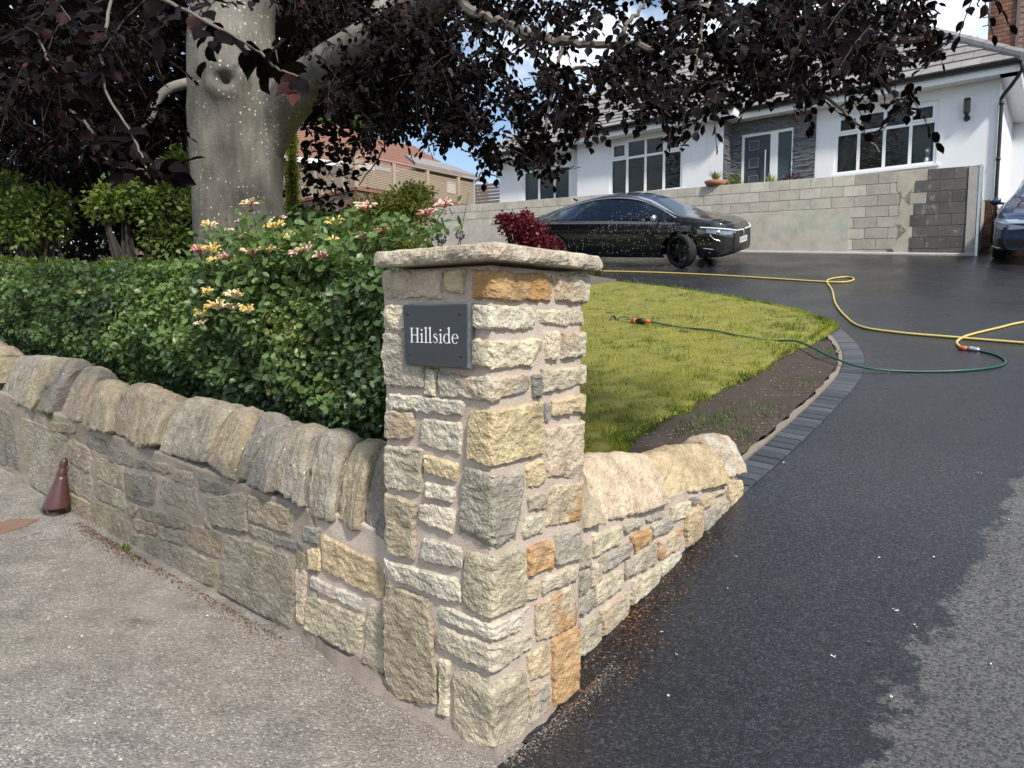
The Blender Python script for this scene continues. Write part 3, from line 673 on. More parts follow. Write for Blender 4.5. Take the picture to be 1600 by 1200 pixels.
Rf = [(Z1, [(888, 228), (1038, 232), (1020, 356), (885, 342)], 'k'), (Z1, [(806, 378), (1020, 388), (1008, 452), (810, 450)], 'p'), (Z1, [(835, 480), (897, 478), (892, 610), (838, 606)], 'p'),
      (Z1, [(910, 488), (1014, 482), (1012, 596), (913, 600)], 'k'), (Z1, [(775, 680), (818, 672), (815, 782), (783, 770)], 'd'), (Z1, [(822, 652), (1022, 635), (1018, 716), (830, 757)], 'p'),
      (Z1, [(835, 800), (862, 798), (858, 877), (838, 882)], 'd'), (Z1, [(866, 790), (1014, 755), (1008, 840), (868, 862)], 't'), (Z1, [(838, 915), (1018, 878), (1000, 1127), (850, 1138)], 'r'),
      (Z5, [(1035, 500), (1142, 463), (1172, 632), (1045, 662)], 'y'), (Z5, [(1040, 720), (1187, 678), (1182, 800), (1048, 828)], 'b'), (Z6, [(95, 880), (220, 842), (242, 985), (80, 1018)], 'w'),
      (Z6, [(262, 640), (518, 620), (506, 910), (250, 932)], 'i'), (Z2, [(722, 265), (835, 220), (830, 347), (722, 392)], 'o'), (Z2, [(840, 200), (952, 173), (947, 310), (838, 337)], 'g'),
      (Z2, [(718, 420), (778, 395), (775, 480), (715, 492)], 'k'), (Z2, [(785, 395), (942, 328), (940, 396), (785, 462)], 'p'), (Z2, [(757, 510), (937, 413), (932, 596), (760, 662)], 'i'),
      (Z2, [(725, 720), (815, 668), (822, 800), (730, 832)], 't'), (Z2, [(725, 860), (820, 818), (820, 962), (730, 1012)], 'k'), (Z2, [(828, 655), (941, 598), (939, 882), (832, 942)], 'o')]
def uL(p): a, z = on_b(p[0], p[1], 0.0); return (-a, z)
def uR(p): b, z = on_a(p[0], p[1], 0.0); return (b, z)
sd = 100
for z_, pts, col in Q:
    pp = cvt(z_, pts); sd += 1
    TL, TR, BR, BL = uL(pp[0]), uR(pp[2]), uR(pp[3]), uL(pp[5])
    qt = 0.5 * (uL(pp[1])[1] + uR(pp[1])[1]); qb = 0.5 * (uL(pp[4])[1] + uR(pp[4])[1])
    add_stone('stone', stone(wrap, [TL, TR, BR, BL], sd, .006, -.04, (.0055), .010, (qt, qb)), col, pillar)
for lst, uf in ((Lf, uL), (Rf, uR)):
    for z_, pts, col in lst:
        sd += 1; add_stone('stone', stone(wrap, [uf(p) for p in cvt(z_, pts)], sd, .003 + random.uniform(-.004, .008), -.04, .0055, .010), col, pillar)
PAw = -uL((598, 700))[0]; PBw = uR((912, 700))[0]        # face widths
# hand-pointed mortar core
def mortar_box(name, a0, a1, b0, b1, zf0, zf1, m, parent, amp=.005, d=.03):
    V = []; F = []
    ring = [(a, b0) for a in np.arange(a0, a1, d)] + [(a1, b) for b in np.arange(b0, b1, d)] + [(a, b1) for a in np.arange(a1, a0, -d)] + [(a0, b) for b in np.arange(b1, b0, -d)]
    nv = 24 if parent is pillar else 18
    nv = int(max(8, min(90, 1.4 / d)))
    for k in range(nv + 1):
        for (a, b) in ring:
            z = zf0(a, b) + (zf1(a, b) - zf0(a, b)) * k / nv; p = W(a, b, z); k1 = amp * (nz(p, 14) + .6 * nz(p, 45, 3)); V.append(p + k1 * np.array([DR[0] - DL[0], DR[1] - DL[1], .3]) * .7)
    n = len(ring)
    for k in range(nv):
        for j in range(n): F.append((k * n + j, (k + 1) * n + j, (k + 1) * n + (j + 1) % n, k * n + (j + 1) % n))
    F.append(tuple(nv * n + j for j in range(n - 1, -1, -1)))
    return part(name, V, F, m, parent, True)
mortar_box('mortar_core', .009, PAw - .012, .009, PBw - .012, lambda a, b: -.15, lambda a, b: 1.672, M['mortar'], pillar, .007, .018)
# coursed stones on the two hidden faces
def wrapBackA(u, v, h): return W(PAw + h, u, v)
def wrapBackB(u, v, h): return W(u, PBw + h, v)
for mp_, Wd, u0 in ((wrapBackA, PBw, 0), (wrapBackB, PAw, 0)):
    z = .45 if mp_ is wrapBackB else 1.0
    while z < 1.6:
        h = random.uniform(.09, .17); u = 0.015
        while u < Wd - .05:
            w_ = min(random.uniform(.12, .28), Wd - .01 - u); sd += 1
            if z + h < 1.65: add_stone('stone', stone(mp_, [(u, z + h), (u + w_, z + h), (u + w_, z), (u, z)], sd, .0, -.04, .006, .013, None, .2, .03), random.choice('pgwtke'), pillar)
            u += w_ + .02
        z += h + .02
# cap stone: thick rock-faced slab
def rough_slab(corners, z0, z1, n, amp, seed, rim=0.0):
    """corners: 4 (a,b); grid box with chiselled edge"""
    c = [np.array(q, float) for q in corners]; bm = bmesh.new(); N = n; o = seed
    def P(s, t): return (c[0] * (1 - s) + c[1] * s) * (1 - t) + (c[3] * (1 - s) + c[2] * s) * t
    V = []; F = []
    layers = [z0 + (z1 - z0) * k for k in (0, .12, .3, .5, .7, .88, 1)]
    ins = [.006, .0, -.003, -.002, .0, .005, .014]
    ring = [(i / N, 0) for i in range(N)] + [(1, i / N) for i in range(N)] + [(1 - i / N, 1) for i in range(N)] + [(0, 1 - i / N) for i in range(N)]
    ctr = (c[0] + c[1] + c[2] + c[3]) / 4
    def put(ab_, z):
        p = W(ab_[0], ab_[1], z); V.append(p)
    for z, d in zip(layers, ins):
        for (s, t) in ring:
            q = P(s, t); dirc = ctr - q; dirc /= np.linalg.norm(dirc); q2 = q + dirc * d
            p = W(q2[0], q2[1], z); k = amp * (.35 * nz(p, 7, o) + .8 * nz(p, 22, o + 3) + .6 * nz(p, 55, o + 8))
            q2 = q2 + dirc * k; put(q2, z + amp * .14 * nz(p, 9, o + 11) + amp * .3 * nz(p, 30, o + 2))
    n4 = len(ring)
    for k in range(len(layers) - 1):
        for j in range(n4): F.append((k * n4 + j, k * n4 + (j + 1) % n4, (k + 1) * n4 + (j + 1) % n4, (k + 1) * n4 + j))
    # top rings
    prev = (len(layers) - 1) * n4
    for f in (.85, .55, .25):
        st = len(V)
        for (s, t) in ring:
            s2, t2 = .5 + (s - .5) * f, .5 + (t - .5) * f; q = P(s2, t2); p = W(q[0], q[1], z1); put(q, z1 + .004 + amp * .4 * nz(p, 8, o))
        for j in range(n4): F.append((prev + j, prev + (j + 1) % n4, st + (j + 1) % n4, st + j))
        prev = st
    F.append(tuple(prev + j for j in range(n4))); F.append(tuple(range(n4 - 1, -1, -1)))
    return V, F
capL = on_b(584, 400, -.055)[0]; capR = on_a(941, 410, -.055)[0]
cz1 = on_b(770, 375, -.05)[1]; cz0 = on_b(760, 405, -.05)[1]
VF = rough_slab([(-.058, -.058), (-.055, capR), (capL, capR), (capL, -.055)], cz0 - .002, cz1 - .005, 44, .011, 5.5)
add_stone('cap_stone', VF, 't', pillar).color = (.47, .41, .32, .85)
# low mortar fillet at the pillar foot
fl = MB(); ring = [(PAw + .5, .04), (PAw + .3, .0), (PAw, -.02), (.25, -.025), (-.01, -.02), (-.02, .02), (-.012, .3), (.0, PBw)]
ring = smooth_path([np.array([*r, 0]) for r in ring], 10); V = []; F = []
for r in ring:
    jg = .035 * nz((r[0] * 9, r[1] * 9, 1), 1) + .02 * nz((r[0] * 30, r[1] * 30, 1), 1)
    for k, (f, dz) in enumerate(((0, -.004), (.35, .012), (1, .06))):
        cx = np.array([.03, .03, 0]); tgt = np.array([max(r[0], .02), max(r[1], .02), 0]); q = r + (tgt - r) * f + np.array([-.7, -.7, 0]) * jg * (1 - f)
        p = WG(q[0], q[1], dz); V.append(p + .008 * np.array([nz(p, 20), nz(p, 20, 4), .6 * nz(p, 20, 9)]))
for i in range(len(ring) - 1):
    for k in range(2): F.append((i * 3 + k, (i + 1) * 3 + k, (i + 1) * 3 + k + 1, i * 3 + k + 1))
part('mortar_fillet', V, F, M['haunch'], pillar, True)

# ---- long road wall, old stones and a repaired end
WB = .045
lwall = empty('boundary_wall', W(3, .2, .2), 'long weathered sandstone garden wall with leaning coping stones below the hedge', 'wall')
def mapLW(u, v, h): return W(-u, WB, v) + NL * h
def uLW(p): a, z = on_b(p[0], p[1], WB); return (-a, z)
def cb(a): return .63 + .072 * (a - .58)          # underside of the coping
mortar_box('old_mortar', 1.02, 7.4, WB + .002, .34, lambda a, b: float(G(a, b)) - .15, lambda a, b: cb(a) + .02, M['mortar_old'], lwall, .012, .035)
mortar_box('new_mortar', PAw - .05, 1.03, WB + .006, .34, lambda a, b: float(G(a, b)) - .15, lambda a, b: cb(a) + .04, M['mortar'], lwall, .008, .025)
mortar_box('bedding_mortar', PAw - .03, 7.4, WB + .13, .28, lambda a, b: cb(a) - .1, lambda a, b: cb(a) + .17, M['mortar_old'], lwall, .008, .06)
NEW = [(ZL3, [(1000, 585), (1200, 690), (1203, 803), (1008, 700)], 't'), (ZL4, [(262, 158), (602, 312), (602, 388), (265, 237)], 'w'), (ZL4, [(235, 280), (608, 420), (545, 672), (220, 492)], 'e'),
       (ZL4, [(622, 335), (728, 340), (728, 825), (590, 712)], 'e'), (ZL3b, [(500, 990), (602, 985), (607, 1155), (512, 1155)], 'y'), (ZL3b, [(475, 815), (592, 815), (594, 955), (468, 925)], 'd'), (ZL4, [(165, 95), (245, 130), (215, 470), (178, 440)], 'r')]
for z_, pts, col in NEW:
    sd += 1; add_stone('stone', stone(mapLW, [uLW(p) for p in cvt(z_, pts)], sd, .006, -.035, .0055, .010), col, lwall)
OLD = [(ZL3, [(715, 590), (925, 665), (912, 882), (682, 762)], 'G'), (ZL3, [(508, 608), (682, 682), (674, 758), (504, 682)], 'G'), (ZL2, [(448, 868), (685, 935), (640, 1088), (455, 988)], 'B'),
       (ZL2, [(278, 900), (432, 920), (428, 1002), (282, 955)], 'G'), (ZL2, [(95, 940), (288, 958), (285, 1108), (95, 1042)], 'G'), (ZL2, [(110, 840), (275, 880), (252, 938), (115, 912)], 'B'),
       (ZL2, [(155, 772), (442, 850), (432, 908), (158, 846)], 'D'), (ZL2, [(58, 548), (262, 590), (246, 752), (55, 702)], 'D'), (ZL2, [(290, 588), (542, 670), (548, 852), (273, 720)], 'G'),
       (ZL2, [(568, 715), (822, 680), (828, 922), (622, 880)], 'G'), (ZL2, [(835, 698), (1110, 790), (1142, 952), (838, 850)], 'B'), (ZL2, [(985, 948), (1202, 1010), (1192, 1052), (998, 1002)], 'D'),
       (ZL2, [(822, 868), (982, 930), (987, 988), (825, 927)], 'G'), (ZL2, [(130, 468), (352, 510), (352, 558), (133, 510)], 'D'), (ZL2, [(370, 528), (482, 560), (480, 640), (378, 598)], 'B'),
       (ZL2, [(495, 580), (735, 640), (724, 695), (500, 655)], 'D'), (ZL1, [(845, 778), (1052, 870), (1032, 945), (850, 902)], 'D'), (ZL1, [(668, 700), (838, 752), (832, 850), (680, 792)], 'D'),
       (ZL1, [(530, 715), (705, 800), (722, 1010), (560, 900)], 'B'), (ZL1, [(722, 850), (968, 950), (970, 1142), (722, 1012)], 'Y'), (ZL1, [(368, 600), (640, 618), (575, 682), (378, 662)], 'B'),
       (PX, [(35, 652), (103, 680), (103, 790), (33, 745)], 'G'), (PX, [(-25, 628), (31, 652), (30, 735), (-25, 712)], 'D'), (PX, [(-25, 722), (28, 745), (28, 766), (-25, 748)], 'G'), (PX, [(30, 750), (100, 796), (100, 806), (30, 772)], 'G'),
       (PX, [(104, 722), (152, 745), (150, 790), (104, 762)], 'G'), (PX, [(104, 766), (142, 788), (140, 824), (104, 802)], 'B'), (PX, [(147, 778), (200, 803), (198, 852), (145, 826)], 'Y'), (PX, [(155, 750), (196, 772), (200, 800), (150, 776)], 'G'),
       (ZL2, [(100, 750), (150, 770), (110, 830), (60, 770)], 'B'), (ZL2, [(0, 760), (90, 800), (85, 1010), (-40, 980)], 'Y'), (ZL2, [(560, 830), (620, 890), (600, 920), (560, 870)], 'Y'), (ZL2, [(1150, 1040), (1190, 1060), (1160, 1200), (1130, 1180)], 'Y'),
       (ZL2, [(700, 930), (820, 950), (690, 990), (690, 960)], 'D')]
OLD = OLD[:-1]
for z_, pts, col in OLD:
    sd += 1; add_stone('stone', stone(mapLW, [uLW(p) for p in cvt(z_, pts)], sd, random.uniform(.002, .012), -.03, .0042, .010, None, .12, .010, .010), col, lwall, True)
for k in range(8):       # beyond the left edge of the view
    a0 = 5.15 + (k // 2) * .48; z0 = float(G(a0, 0)) + .02 + (k % 2) * .32; sd += 1
    add_stone('stone', stone(mapLW, [(-a0 - .44, z0 + .28), (-a0, z0 + .28), (-a0, z0), (-a0 - .44, z0)], sd, .006, -.03, .008, .022, None, .3, .05), 'G', lwall, True)
def coping(mapd, UB, UT, ZB, ZT, seed, n=12, thick=.36, rough=.009, groove=.03):
    """leaning stone: UB/UT bottom and top ends along the wall, ZB/ZT heights at the two ends; mapd(u, depth, z)"""
    raw = [(.04, -.04), (.006, -.012), (-.008, .012), (-.010, .05), (.004, .2), (.028, .4), (.054, .6), (.082, .78), (.100, .88), (.116, .945), (.132, .985), (.165, 1.0), (.21, .985), (.245, .92), (.275, .78), (.29, .5), (.295, 0)]
    prof = []
    for q0_, q1_ in zip(raw[:-1], raw[1:]):
        ln_ = math.hypot(q1_[0] - q0_[0], (q1_[1] - q0_[1]) * .35); m_ = max(1, int(ln_ / (.014 if q0_[0] < .15 else .05)))
        prof += [(q0_[0] + (q1_[0] - q0_[0]) * k_ / m_, q0_[1] + (q1_[1] - q0_[1]) * k_ / m_) for k_ in range(m_)]
    prof.append(raw[-1])
    wd = abs(UB[1] - UB[0]) * .5 + abs(UT[1] - UT[0]) * .5
    S = [0, .004 / wd, .012 / wd] + list(np.linspace(.022 / wd, 1 - .022 / wd, max(4, min(40, int(wd / .011))))) + [1 - .012 / wd, 1 - .004 / wd, 1]
    rr_ = random.Random(seed); o = rr_.uniform(0, 90); V = []; F = []
    chL, chR, wL, wR = rr_.uniform(0, .045), rr_.uniform(0, .045), rr_.uniform(.15, .45), rr_.uniform(.15, .45); tl_ = -rr_.uniform(.004, .028); dip = rr_.uniform(.01, .035); nw = min(.03, wd * .4); zj = rr_.uniform(-.012, .018)
    for (d, f) in prof:
        for s in S:
            ub = UB[0] + (UB[1] - UB[0]) * s; ut = UT[0] + (UT[1] - UT[0]) * s; ff = min(1, max(0, f)) if d < .165 else 1.0
            zb = ZB[0] + (ZB[1] - ZB[0]) * s; zt = ZT[0] + (ZT[1] - ZT[0]) * s + zj
            e0_ = min(s, 1 - s) * wd; notch = dip * max(0, 1 - e0_ / nw) ** 2 * max(0, min(1, (f - .35) / .5))
            chop = notch + (chL * max(0, 1 - s / wL) + chR * max(0, 1 - (1 - s) / wR)) * max(0, f - .45) / .55
            u = ub + (ut - ub) * ff; z = zb + (zt - zb) * f - chop; d2 = d * thick / .35 + tl_ * (2 * s - 1)
            if f < .1 and d < .1: z += .016 * nz((u, 0, 0), 22, o)
            e = min(s, 1 - s) * wd; e += .004 * nz((u, d2, z), 50, o); k = (1 - min(1, max(0, e) / .016)) ** 2; cz = zb + .4 * (zt - zb)
            d2 += (.18 - d2) * k * .10; z += (cz - z) * k * .03
            lean_ = (ut - ub) / max(.05, abs(zt - zb)); q = (u, d2, z); qs = ((u - lean_ * (z - zb)) * 2.2, d2, z * .6)
            r_ = rough * (.9 * nz(q, 5, o) + .9 * (.3 - abs(nz(qs, 12, o + 4))) + .7 * nz(qs, 26, o + 6) + .6 * nz(q, 42, o + 2) + .35 * nz(q, 95, o + 1))
            nd_ = np.array([d2 - .18, z - cz]); nd_ /= np.linalg.norm(nd_) + 1e-6
            V.append(mapd(u + .007 * nz(q, 12, o + 20), d2 + nd_[0] * r_, z + nd_[1] * r_))
    n_ = len(S)
    for j in range(len(prof) - 1):
        for i in range(n_ - 1): F.append((j * n_ + i, j * n_ + i + 1, (j + 1) * n_ + i + 1, (j + 1) * n_ + i))
    F.append(tuple(j * n_ for j in range(len(prof) - 1, -1, -1))); F.append(tuple(j * n_ + n_ - 1 for j in range(len(prof))))
    return V, F
def mapCL(u, d, z): return W(-u, WB + d, z)
COPL = [((-34, 538), (22, 553), (-2, 598), (-45, 592), 'Y'), ((24, 556), (74, 556), (39, 633), (-5, 633), 'G'), ((74, 556), (114, 560), (56, 643), (39, 633), 'Y'), ((97, 566), (126, 564), (84, 647), (56, 643), 'D'),
        ((126, 567), (160, 582), (126, 658), (84, 655), 'B'), ((158, 588), (193, 600), (180, 676), (127, 668), 'Y'), ((194, 602), (233, 606), (211, 690), (180, 678), 'B'), ((234, 609), (281, 625), (247, 692), (211, 702), 'B'),
        ((282, 621), (367, 640), (320, 723), (245, 707), 'G'), ((368, 636), (405, 647), (368, 752), (320, 724), 'B'), ((405, 642), (432, 654), (382, 750), (367, 752), 'D'), ((430, 656), (464, 660), (429, 768), (381, 757), 'D'),
        ((465, 660), (499, 668), (480, 790), (430, 763), 'G'), ((500, 671), (549, 684), (522, 815), (482, 806), 'G'), ((551, 689), (597, 692), (562, 829), (523, 816), 'Y'), ((590, 700), (622, 700), (622, 850), (563, 830), 'D')]
for k, (TL, TR, BR, BL, col) in enumerate(COPL):
    tl, tr, br, bl = on_b(*TL, WB + .15), on_b(*TR, WB + .15), on_b(*BR, WB), on_b(*BL, WB)
    sd += 1; dj = random.uniform(-.022, .016); mpc = (lambda dj: lambda u, d, z: mapCL(u, d + dj, z))(dj); o = add_stone('coping_stone', coping(mpc, (-bl[0], -br[0]), (-tl[0], -tr[0]), (bl[1], br[1]), (tl[1], tr[1]), sd, 14), col, lwall, True)
for k in range(8):
    a0 = 5.15 + k * .27; sd += 1
    add_stone('coping_stone', coping(mapCL, (-a0 - .25, -a0), (-a0 - .15, -a0 + .1), (cb(a0) + .02,) * 2, (1.28 + .055 * (a0 - 4.9),) * 2, sd, 10), random.choice('GYB'), lwall, True)

# ---- short new wall beside the drive
WA = .085
rwall = empty('low_drive_wall', W(.2, 1.5, .2), 'short new pale stone wall with sandstone coping slabs running up beside the drive', 'wall')
def mapRW(u, v, h): return W(WA, u, v) + NR * h
def uRW(p): b, z = on_a(p[0], p[1], WA); return (b, z)
rb1 = uRW((1157, 760))[0]
r_z0 = uRW((915, 830)); r_z1 = uRW((1155, 745))
def cbr(b): return r_z0[1] + (r_z1[1] - r_z0[1]) * (b - r_z0[0]) / (r_z1[0] - r_z0[0])
mortar_box('mortar_core', WA + .014, .43, PBw - .05, rb1 - .02, lambda a, b: float(G(a, b)) - .12, lambda a, b: cbr(b) + .02, M['mortar'], rwall, .007, .02)
mortar_box('bedding_mortar', WA + .12, .32, PBw - .05, rb1 - .08, lambda a, b: cbr(b) - .1, lambda a, b: cbr(b) + .11, M['mortar'], rwall, .007, .05)
RW = [([(145, 592), (282, 545), (277, 622), (150, 692)], 'p'), ([(290, 545), (376, 508), (372, 547), (295, 572)], 'g'), ([(395, 510), (477, 474), (472, 502), (400, 532)], 'k'), ([(510, 462), (600, 430), (597, 492), (515, 532)], 'p'),
      ([(602, 420), (637, 405), (637, 437), (605, 452)], 'd'), ([(645, 422), (706, 400), (702, 442), (650, 467)], 't'), ([(710, 390), (766, 365), (766, 387), (712, 407)], 'k'), ([(772, 340), (838, 333), (840, 420), (780, 472)], 'y'),
      ([(180, 712), (320, 622), (322, 672), (190, 772)], 'g'), ([(320, 592), (412, 558), (412, 612), (335, 667)], 'o'), ([(420, 547), (517, 508), (517, 562), (425, 602)], 'g'), ([(300, 712), (446, 615), (442, 722), (295, 792)], 'e'),
      ([(450, 622), (562, 558), (557, 642), (450, 702)], 'i'), ([(575, 492), (655, 450), (652, 592), (580, 652)], 't'), ([(657, 500), (740, 450), (737, 512), (660, 592)], 'g'), ([(742, 440), (780, 420), (777, 472), (740, 502)], 'k'),
      ([(145, 832), (277, 745), (282, 832), (155, 922)], 'p'), ([(330, 802), (462, 730), (457, 802), (325, 922)], 'p'), ([(462, 717), (557, 660), (552, 702), (465, 792)], 'w'), ([(180, 942), (312, 850), (302, 982), (190, 1062)], 'k'),
      ([(70, 1012), (182, 960), (182, 1092), (72, 1170)], 'e'), ([(68, 772), (130, 742), (130, 832), (78, 882)], 'g'), ([(62, 892), (147, 855), (152, 932), (62, 972)], 'g'), ([(138, 732), (185, 725), (180, 802), (135, 832)], 'k'), ([(85, 600), (130, 645), (137, 732), (82, 752)], 'e')]
for pts, col in RW:
    sd += 1; add_stone('stone', stone(mapRW, [uRW(p) for p in cvt(ZR4, pts)], sd, .005 + random.uniform(-.003, .006), -.03, .005, .009, None, .1, .008), col, rwall)
def mapCR(u, d, z): return W(WA + d, u, z)
COPR = [([(20, 300), (95, 330), (175, 525), (60, 592)], 'b', .0), ([(78, 222), (352, 195), (482, 442), (150, 545)], 'r', .0), ([(358, 198), (652, 140), (762, 342), (488, 428)], 't', .0), ([(655, 133), (742, 105), (844, 292), (766, 332)], 'k', 0)]
for pts, col, _ in COPR:
    TL, TR, BR, BL = cvt(ZR4, pts)
    tl, tr, br, bl = on_a(*TL, WA + .15), on_a(*TR, WA + .15), on_a(*BR, WA), on_a(*BL, WA)
    sd += 1; add_stone('coping_stone', coping(mapCR, (bl[0], br[0]), (tl[0], tr[0]), (bl[1], br[1]), (tl[1], tr[1]), sd, 20, .34, .012), col, rwall)

# ---- slate house sign on the pillar
sign = empty('slate_sign', W(.2, -.03, 1.3), 'square dark slate house name sign screwed to the stone pillar', 'sign')
SB = -.026
sp = [on_b(x, y, SB) for x, y in ((628, 475), (732, 473), (732, 576), (632, 570))]
V = []; F = []; nn = 16; sq = [np.array(p) for p in sp]
def sgn(s, t): return (sq[0] * (1 - s) + sq[1] * s) * (1 - t) + (sq[3] * (1 - s) + sq[2] * s) * t
ring = [(i / nn, 0) for i in range(nn)] + [(1, i / nn) for i in range(nn)] + [(1 - i / nn, 1) for i in range(nn)] + [(0, 1 - i / nn) for i in range(nn)]
for dep, ins in ((.026, 0), (.008, -.002), (.0, .004), (-.0005, .009), (-.0005, .02)):
    for (s, t) in ring:
        p = sgn(s, t); c_ = (sq[0] + sq[2]) / 2; dd = c_ - p; dd /= np.linalg.norm(dd); jag = .0025 * nz((p[0], p[1], dep), 70) if ins < .02 else 0
        p = p + dd * (ins + jag); V.append(W(p[0], SB + dep, p[1]))
n4 = len(ring)
for k in range(4):
    for j in range(n4): F.append((k * n4 + j, (k + 1) * n4 + j, (k + 1) * n4 + (j + 1) % n4, k * n4 + (j + 1) % n4))
F.append(tuple(4 * n4 + j for j in range(n4 - 1, -1, -1)))
part('slate_panel', V, F, M['slate'], sign)
for (x, y) in ((637, 490), (718, 490), (640, 553), (720, 557)):
    a, z = on_b(x, y, SB - .002); c_ = W(a, SB, z); vv, ff = lathe([(0, .003), (.0035, .003), (.005, .001), (.005, -.004)], 12)
    Rm = np.stack([DL, np.array([0, 0, 1.0]), -DR], 1); part('screw', [c_ + Rm @ np.array(v) for v in vv], ff, M['black_plastic'], sign, True)
# lettering: Hillside in a serif face
def letters(text, h):
    mb = MB(); x = 0.0; lay = [0]
    def poly(P, z=None):
        n = len(P); lay[0] = (lay[0] + 1) % 9; zt = .0008 + .00012 * lay[0]
        mb.add([(p[0], p[1], 0) for p in P] + [(p[0], p[1], zt) for p in P], [tuple(range(n, 2 * n))] + [(i, (i + 1) % n, n + (i + 1) % n, n + i) for i in range(n)])
    def rect(x0, x1, y0, y1): poly([(x0, y0), (x1, y0), (x1, y1), (x0, y1)])
    def ribbon(C, Wd):
        C = [np.array(c) for c in C]; L = []; Rr = []
        for i, c in enumerate(C):
            d = C[min(i + 1, len(C) - 1)] - C[max(i - 1, 0)]; d /= np.linalg.norm(d); n = np.array([-d[1], d[0]]) * Wd[i] / 2; L.append(c + n); Rr.append(c - n)
        lay[0] = (lay[0] + 1) % 9; zt = .0008 + .00012 * lay[0]; k = len(C)
        mb.add([(*p, zt) for p in Rr] + [(*p, zt) for p in L], [(i, i + 1, k + i + 1, k + i) for i in range(k - 1)])
    def stem(x0, w, y0, y1, foot=True, flag=True):
        rect(x0, x0 + w, y0, y1)
        if foot: poly([(x0 - .09, y0 + .0), (x0 + w + .09, y0 + .0), (x0 + w + .085, y0 + .035), (x0 + w, y0 + .06), (x0, y0 + .06), (x0 - .085, y0 + .035)])
        if flag: poly([(x0 - .11, y1 - .075), (x0 - .10, y1 - .095), (x0 + .01, y1 - .09), (x0 + w, y1), (x0 + w - .03, y1 + .015)])
    def arc(cx, cy, rx, ry, t0, t1, thin, thick, n=26):
        T = [t0 + (t1 - t0) * i / n for i in range(n + 1)]
        ribbon([(cx + rx * math.cos(t), cy + ry * math.sin(t)) for t in T], [thin + (thick - thin) * abs(math.cos(t)) ** 1.5 for t in T])
    for ch in text:
        if ch == 'H':
            for sx in (x + .10, x + .58):
                rect(sx, sx + .115, 0, 1.0)
                rect(sx - .09, sx + .205, 0, .04); rect(sx - .09, sx + .205, .96, 1.0)
            rect(x + .2, x + .6, .49, .535); x += .82
        elif ch == 'i':
            stem(x + .12, .105, 0, .64); arc_ = [(x + .165 + .068 * math.cos(t), .86 + .068 * math.sin(t)) for t in np.linspace(0, 2 * math.pi, 16, False)]; poly(arc_); x += .34
        elif ch == 'l': stem(x + .12, .105, 0, 1.06); x += .34
        elif ch == 's':
            C = [(.36, .50), (.33, .585), (.25, .625), (.16, .60), (.115, .52), (.15, .44), (.24, .375), (.335, .30), (.385, .20), (.34, .08), (.24, .02), (.13, .04), (.085, .15)]
            C = smooth_path([np.array([x + c[0] + .02, c[1], 0]) for c in C], 5); n = len(C); ribbon([c[:2] for c in C], [.03 + .085 * math.exp(-((i / n - .5) / .2) ** 2) + .03 * (i < 3 or i > n - 4) for i in range(n)]); x += .50
        elif ch == 'd':
            arc(x + .30, .315, .215, .31, 0.55, 2 * math.pi - .45, .03, .11); rect(x + .435, x + .54, .02, 1.06)
            poly([(x + .33, .985), (x + .34, .965), (x + .44, .97), (x + .54, 1.06), (x + .51, 1.075)]); poly([(x + .53, .0), (x + .63, .02), (x + .62, .05), (x + .53, .07)]); x += .66
        elif ch == 'e':
            arc(x + .29, .315, .215, .31, .12, 2 * math.pi - .75, .03, .105); rect(x + .11, x + .50, .335, .372); x += .56
    return [np.array(v) * h for v in mb.V], mb.F, x * h
la, lz = on_b(641, 535, SB); lb_, _ = on_b(717, 535, SB)
hcap = on_b(645, 511, SB)[1] - on_b(645, 534, SB)[1]
LV, LF, LW = letters('Hillside', hcap); kx = (la - lb_) / LW
base_pt = W(la, SB - .0012, lz); slope_z = -.0  # text runs along the face
part('lettering', [base_pt - DL * (v[0] * kx) + np.array([0, 0, v[1]]) + NL * v[2] for v in LV], LF, M['white_paint'], sign)
# ------------------------------------------------------------------ block retaining wall
BWB = 14.86
bwall = empty('block_retaining_wall', WG(4, BWB), 'pale concrete block retaining wall behind the black car with dark bare blocks at one end', 'wall')
def btop(a): return 4.455 + .039 * a
mb = MB(); A0, A1 = -.02, 15.2
for i in range(30):
    a = A0 + (A1 - A0) * i / 30; a2 = A0 + (A1 - A0) * (i + 1) / 30
    mb.hexa([W(a, BWB + .012, float(G(a, BWB)) - .3), W(a2, BWB + .012, float(G(a2, BWB)) - .3), W(a2, BWB + .21, float(G(a2, BWB)) - .3), W(a, BWB + .21, float(G(a, BWB)) - .3),
             W(a, BWB + .012, btop(a) - .003), W(a2, BWB + .012, btop(a2) - .003), W(a2, BWB + .21, btop(a2) - .003), W(a, BWB + .21, btop(a) - .003)])
mb.build('joint_mortar', M['block_joint'], bwall)
CH = .225; BL_ = .45
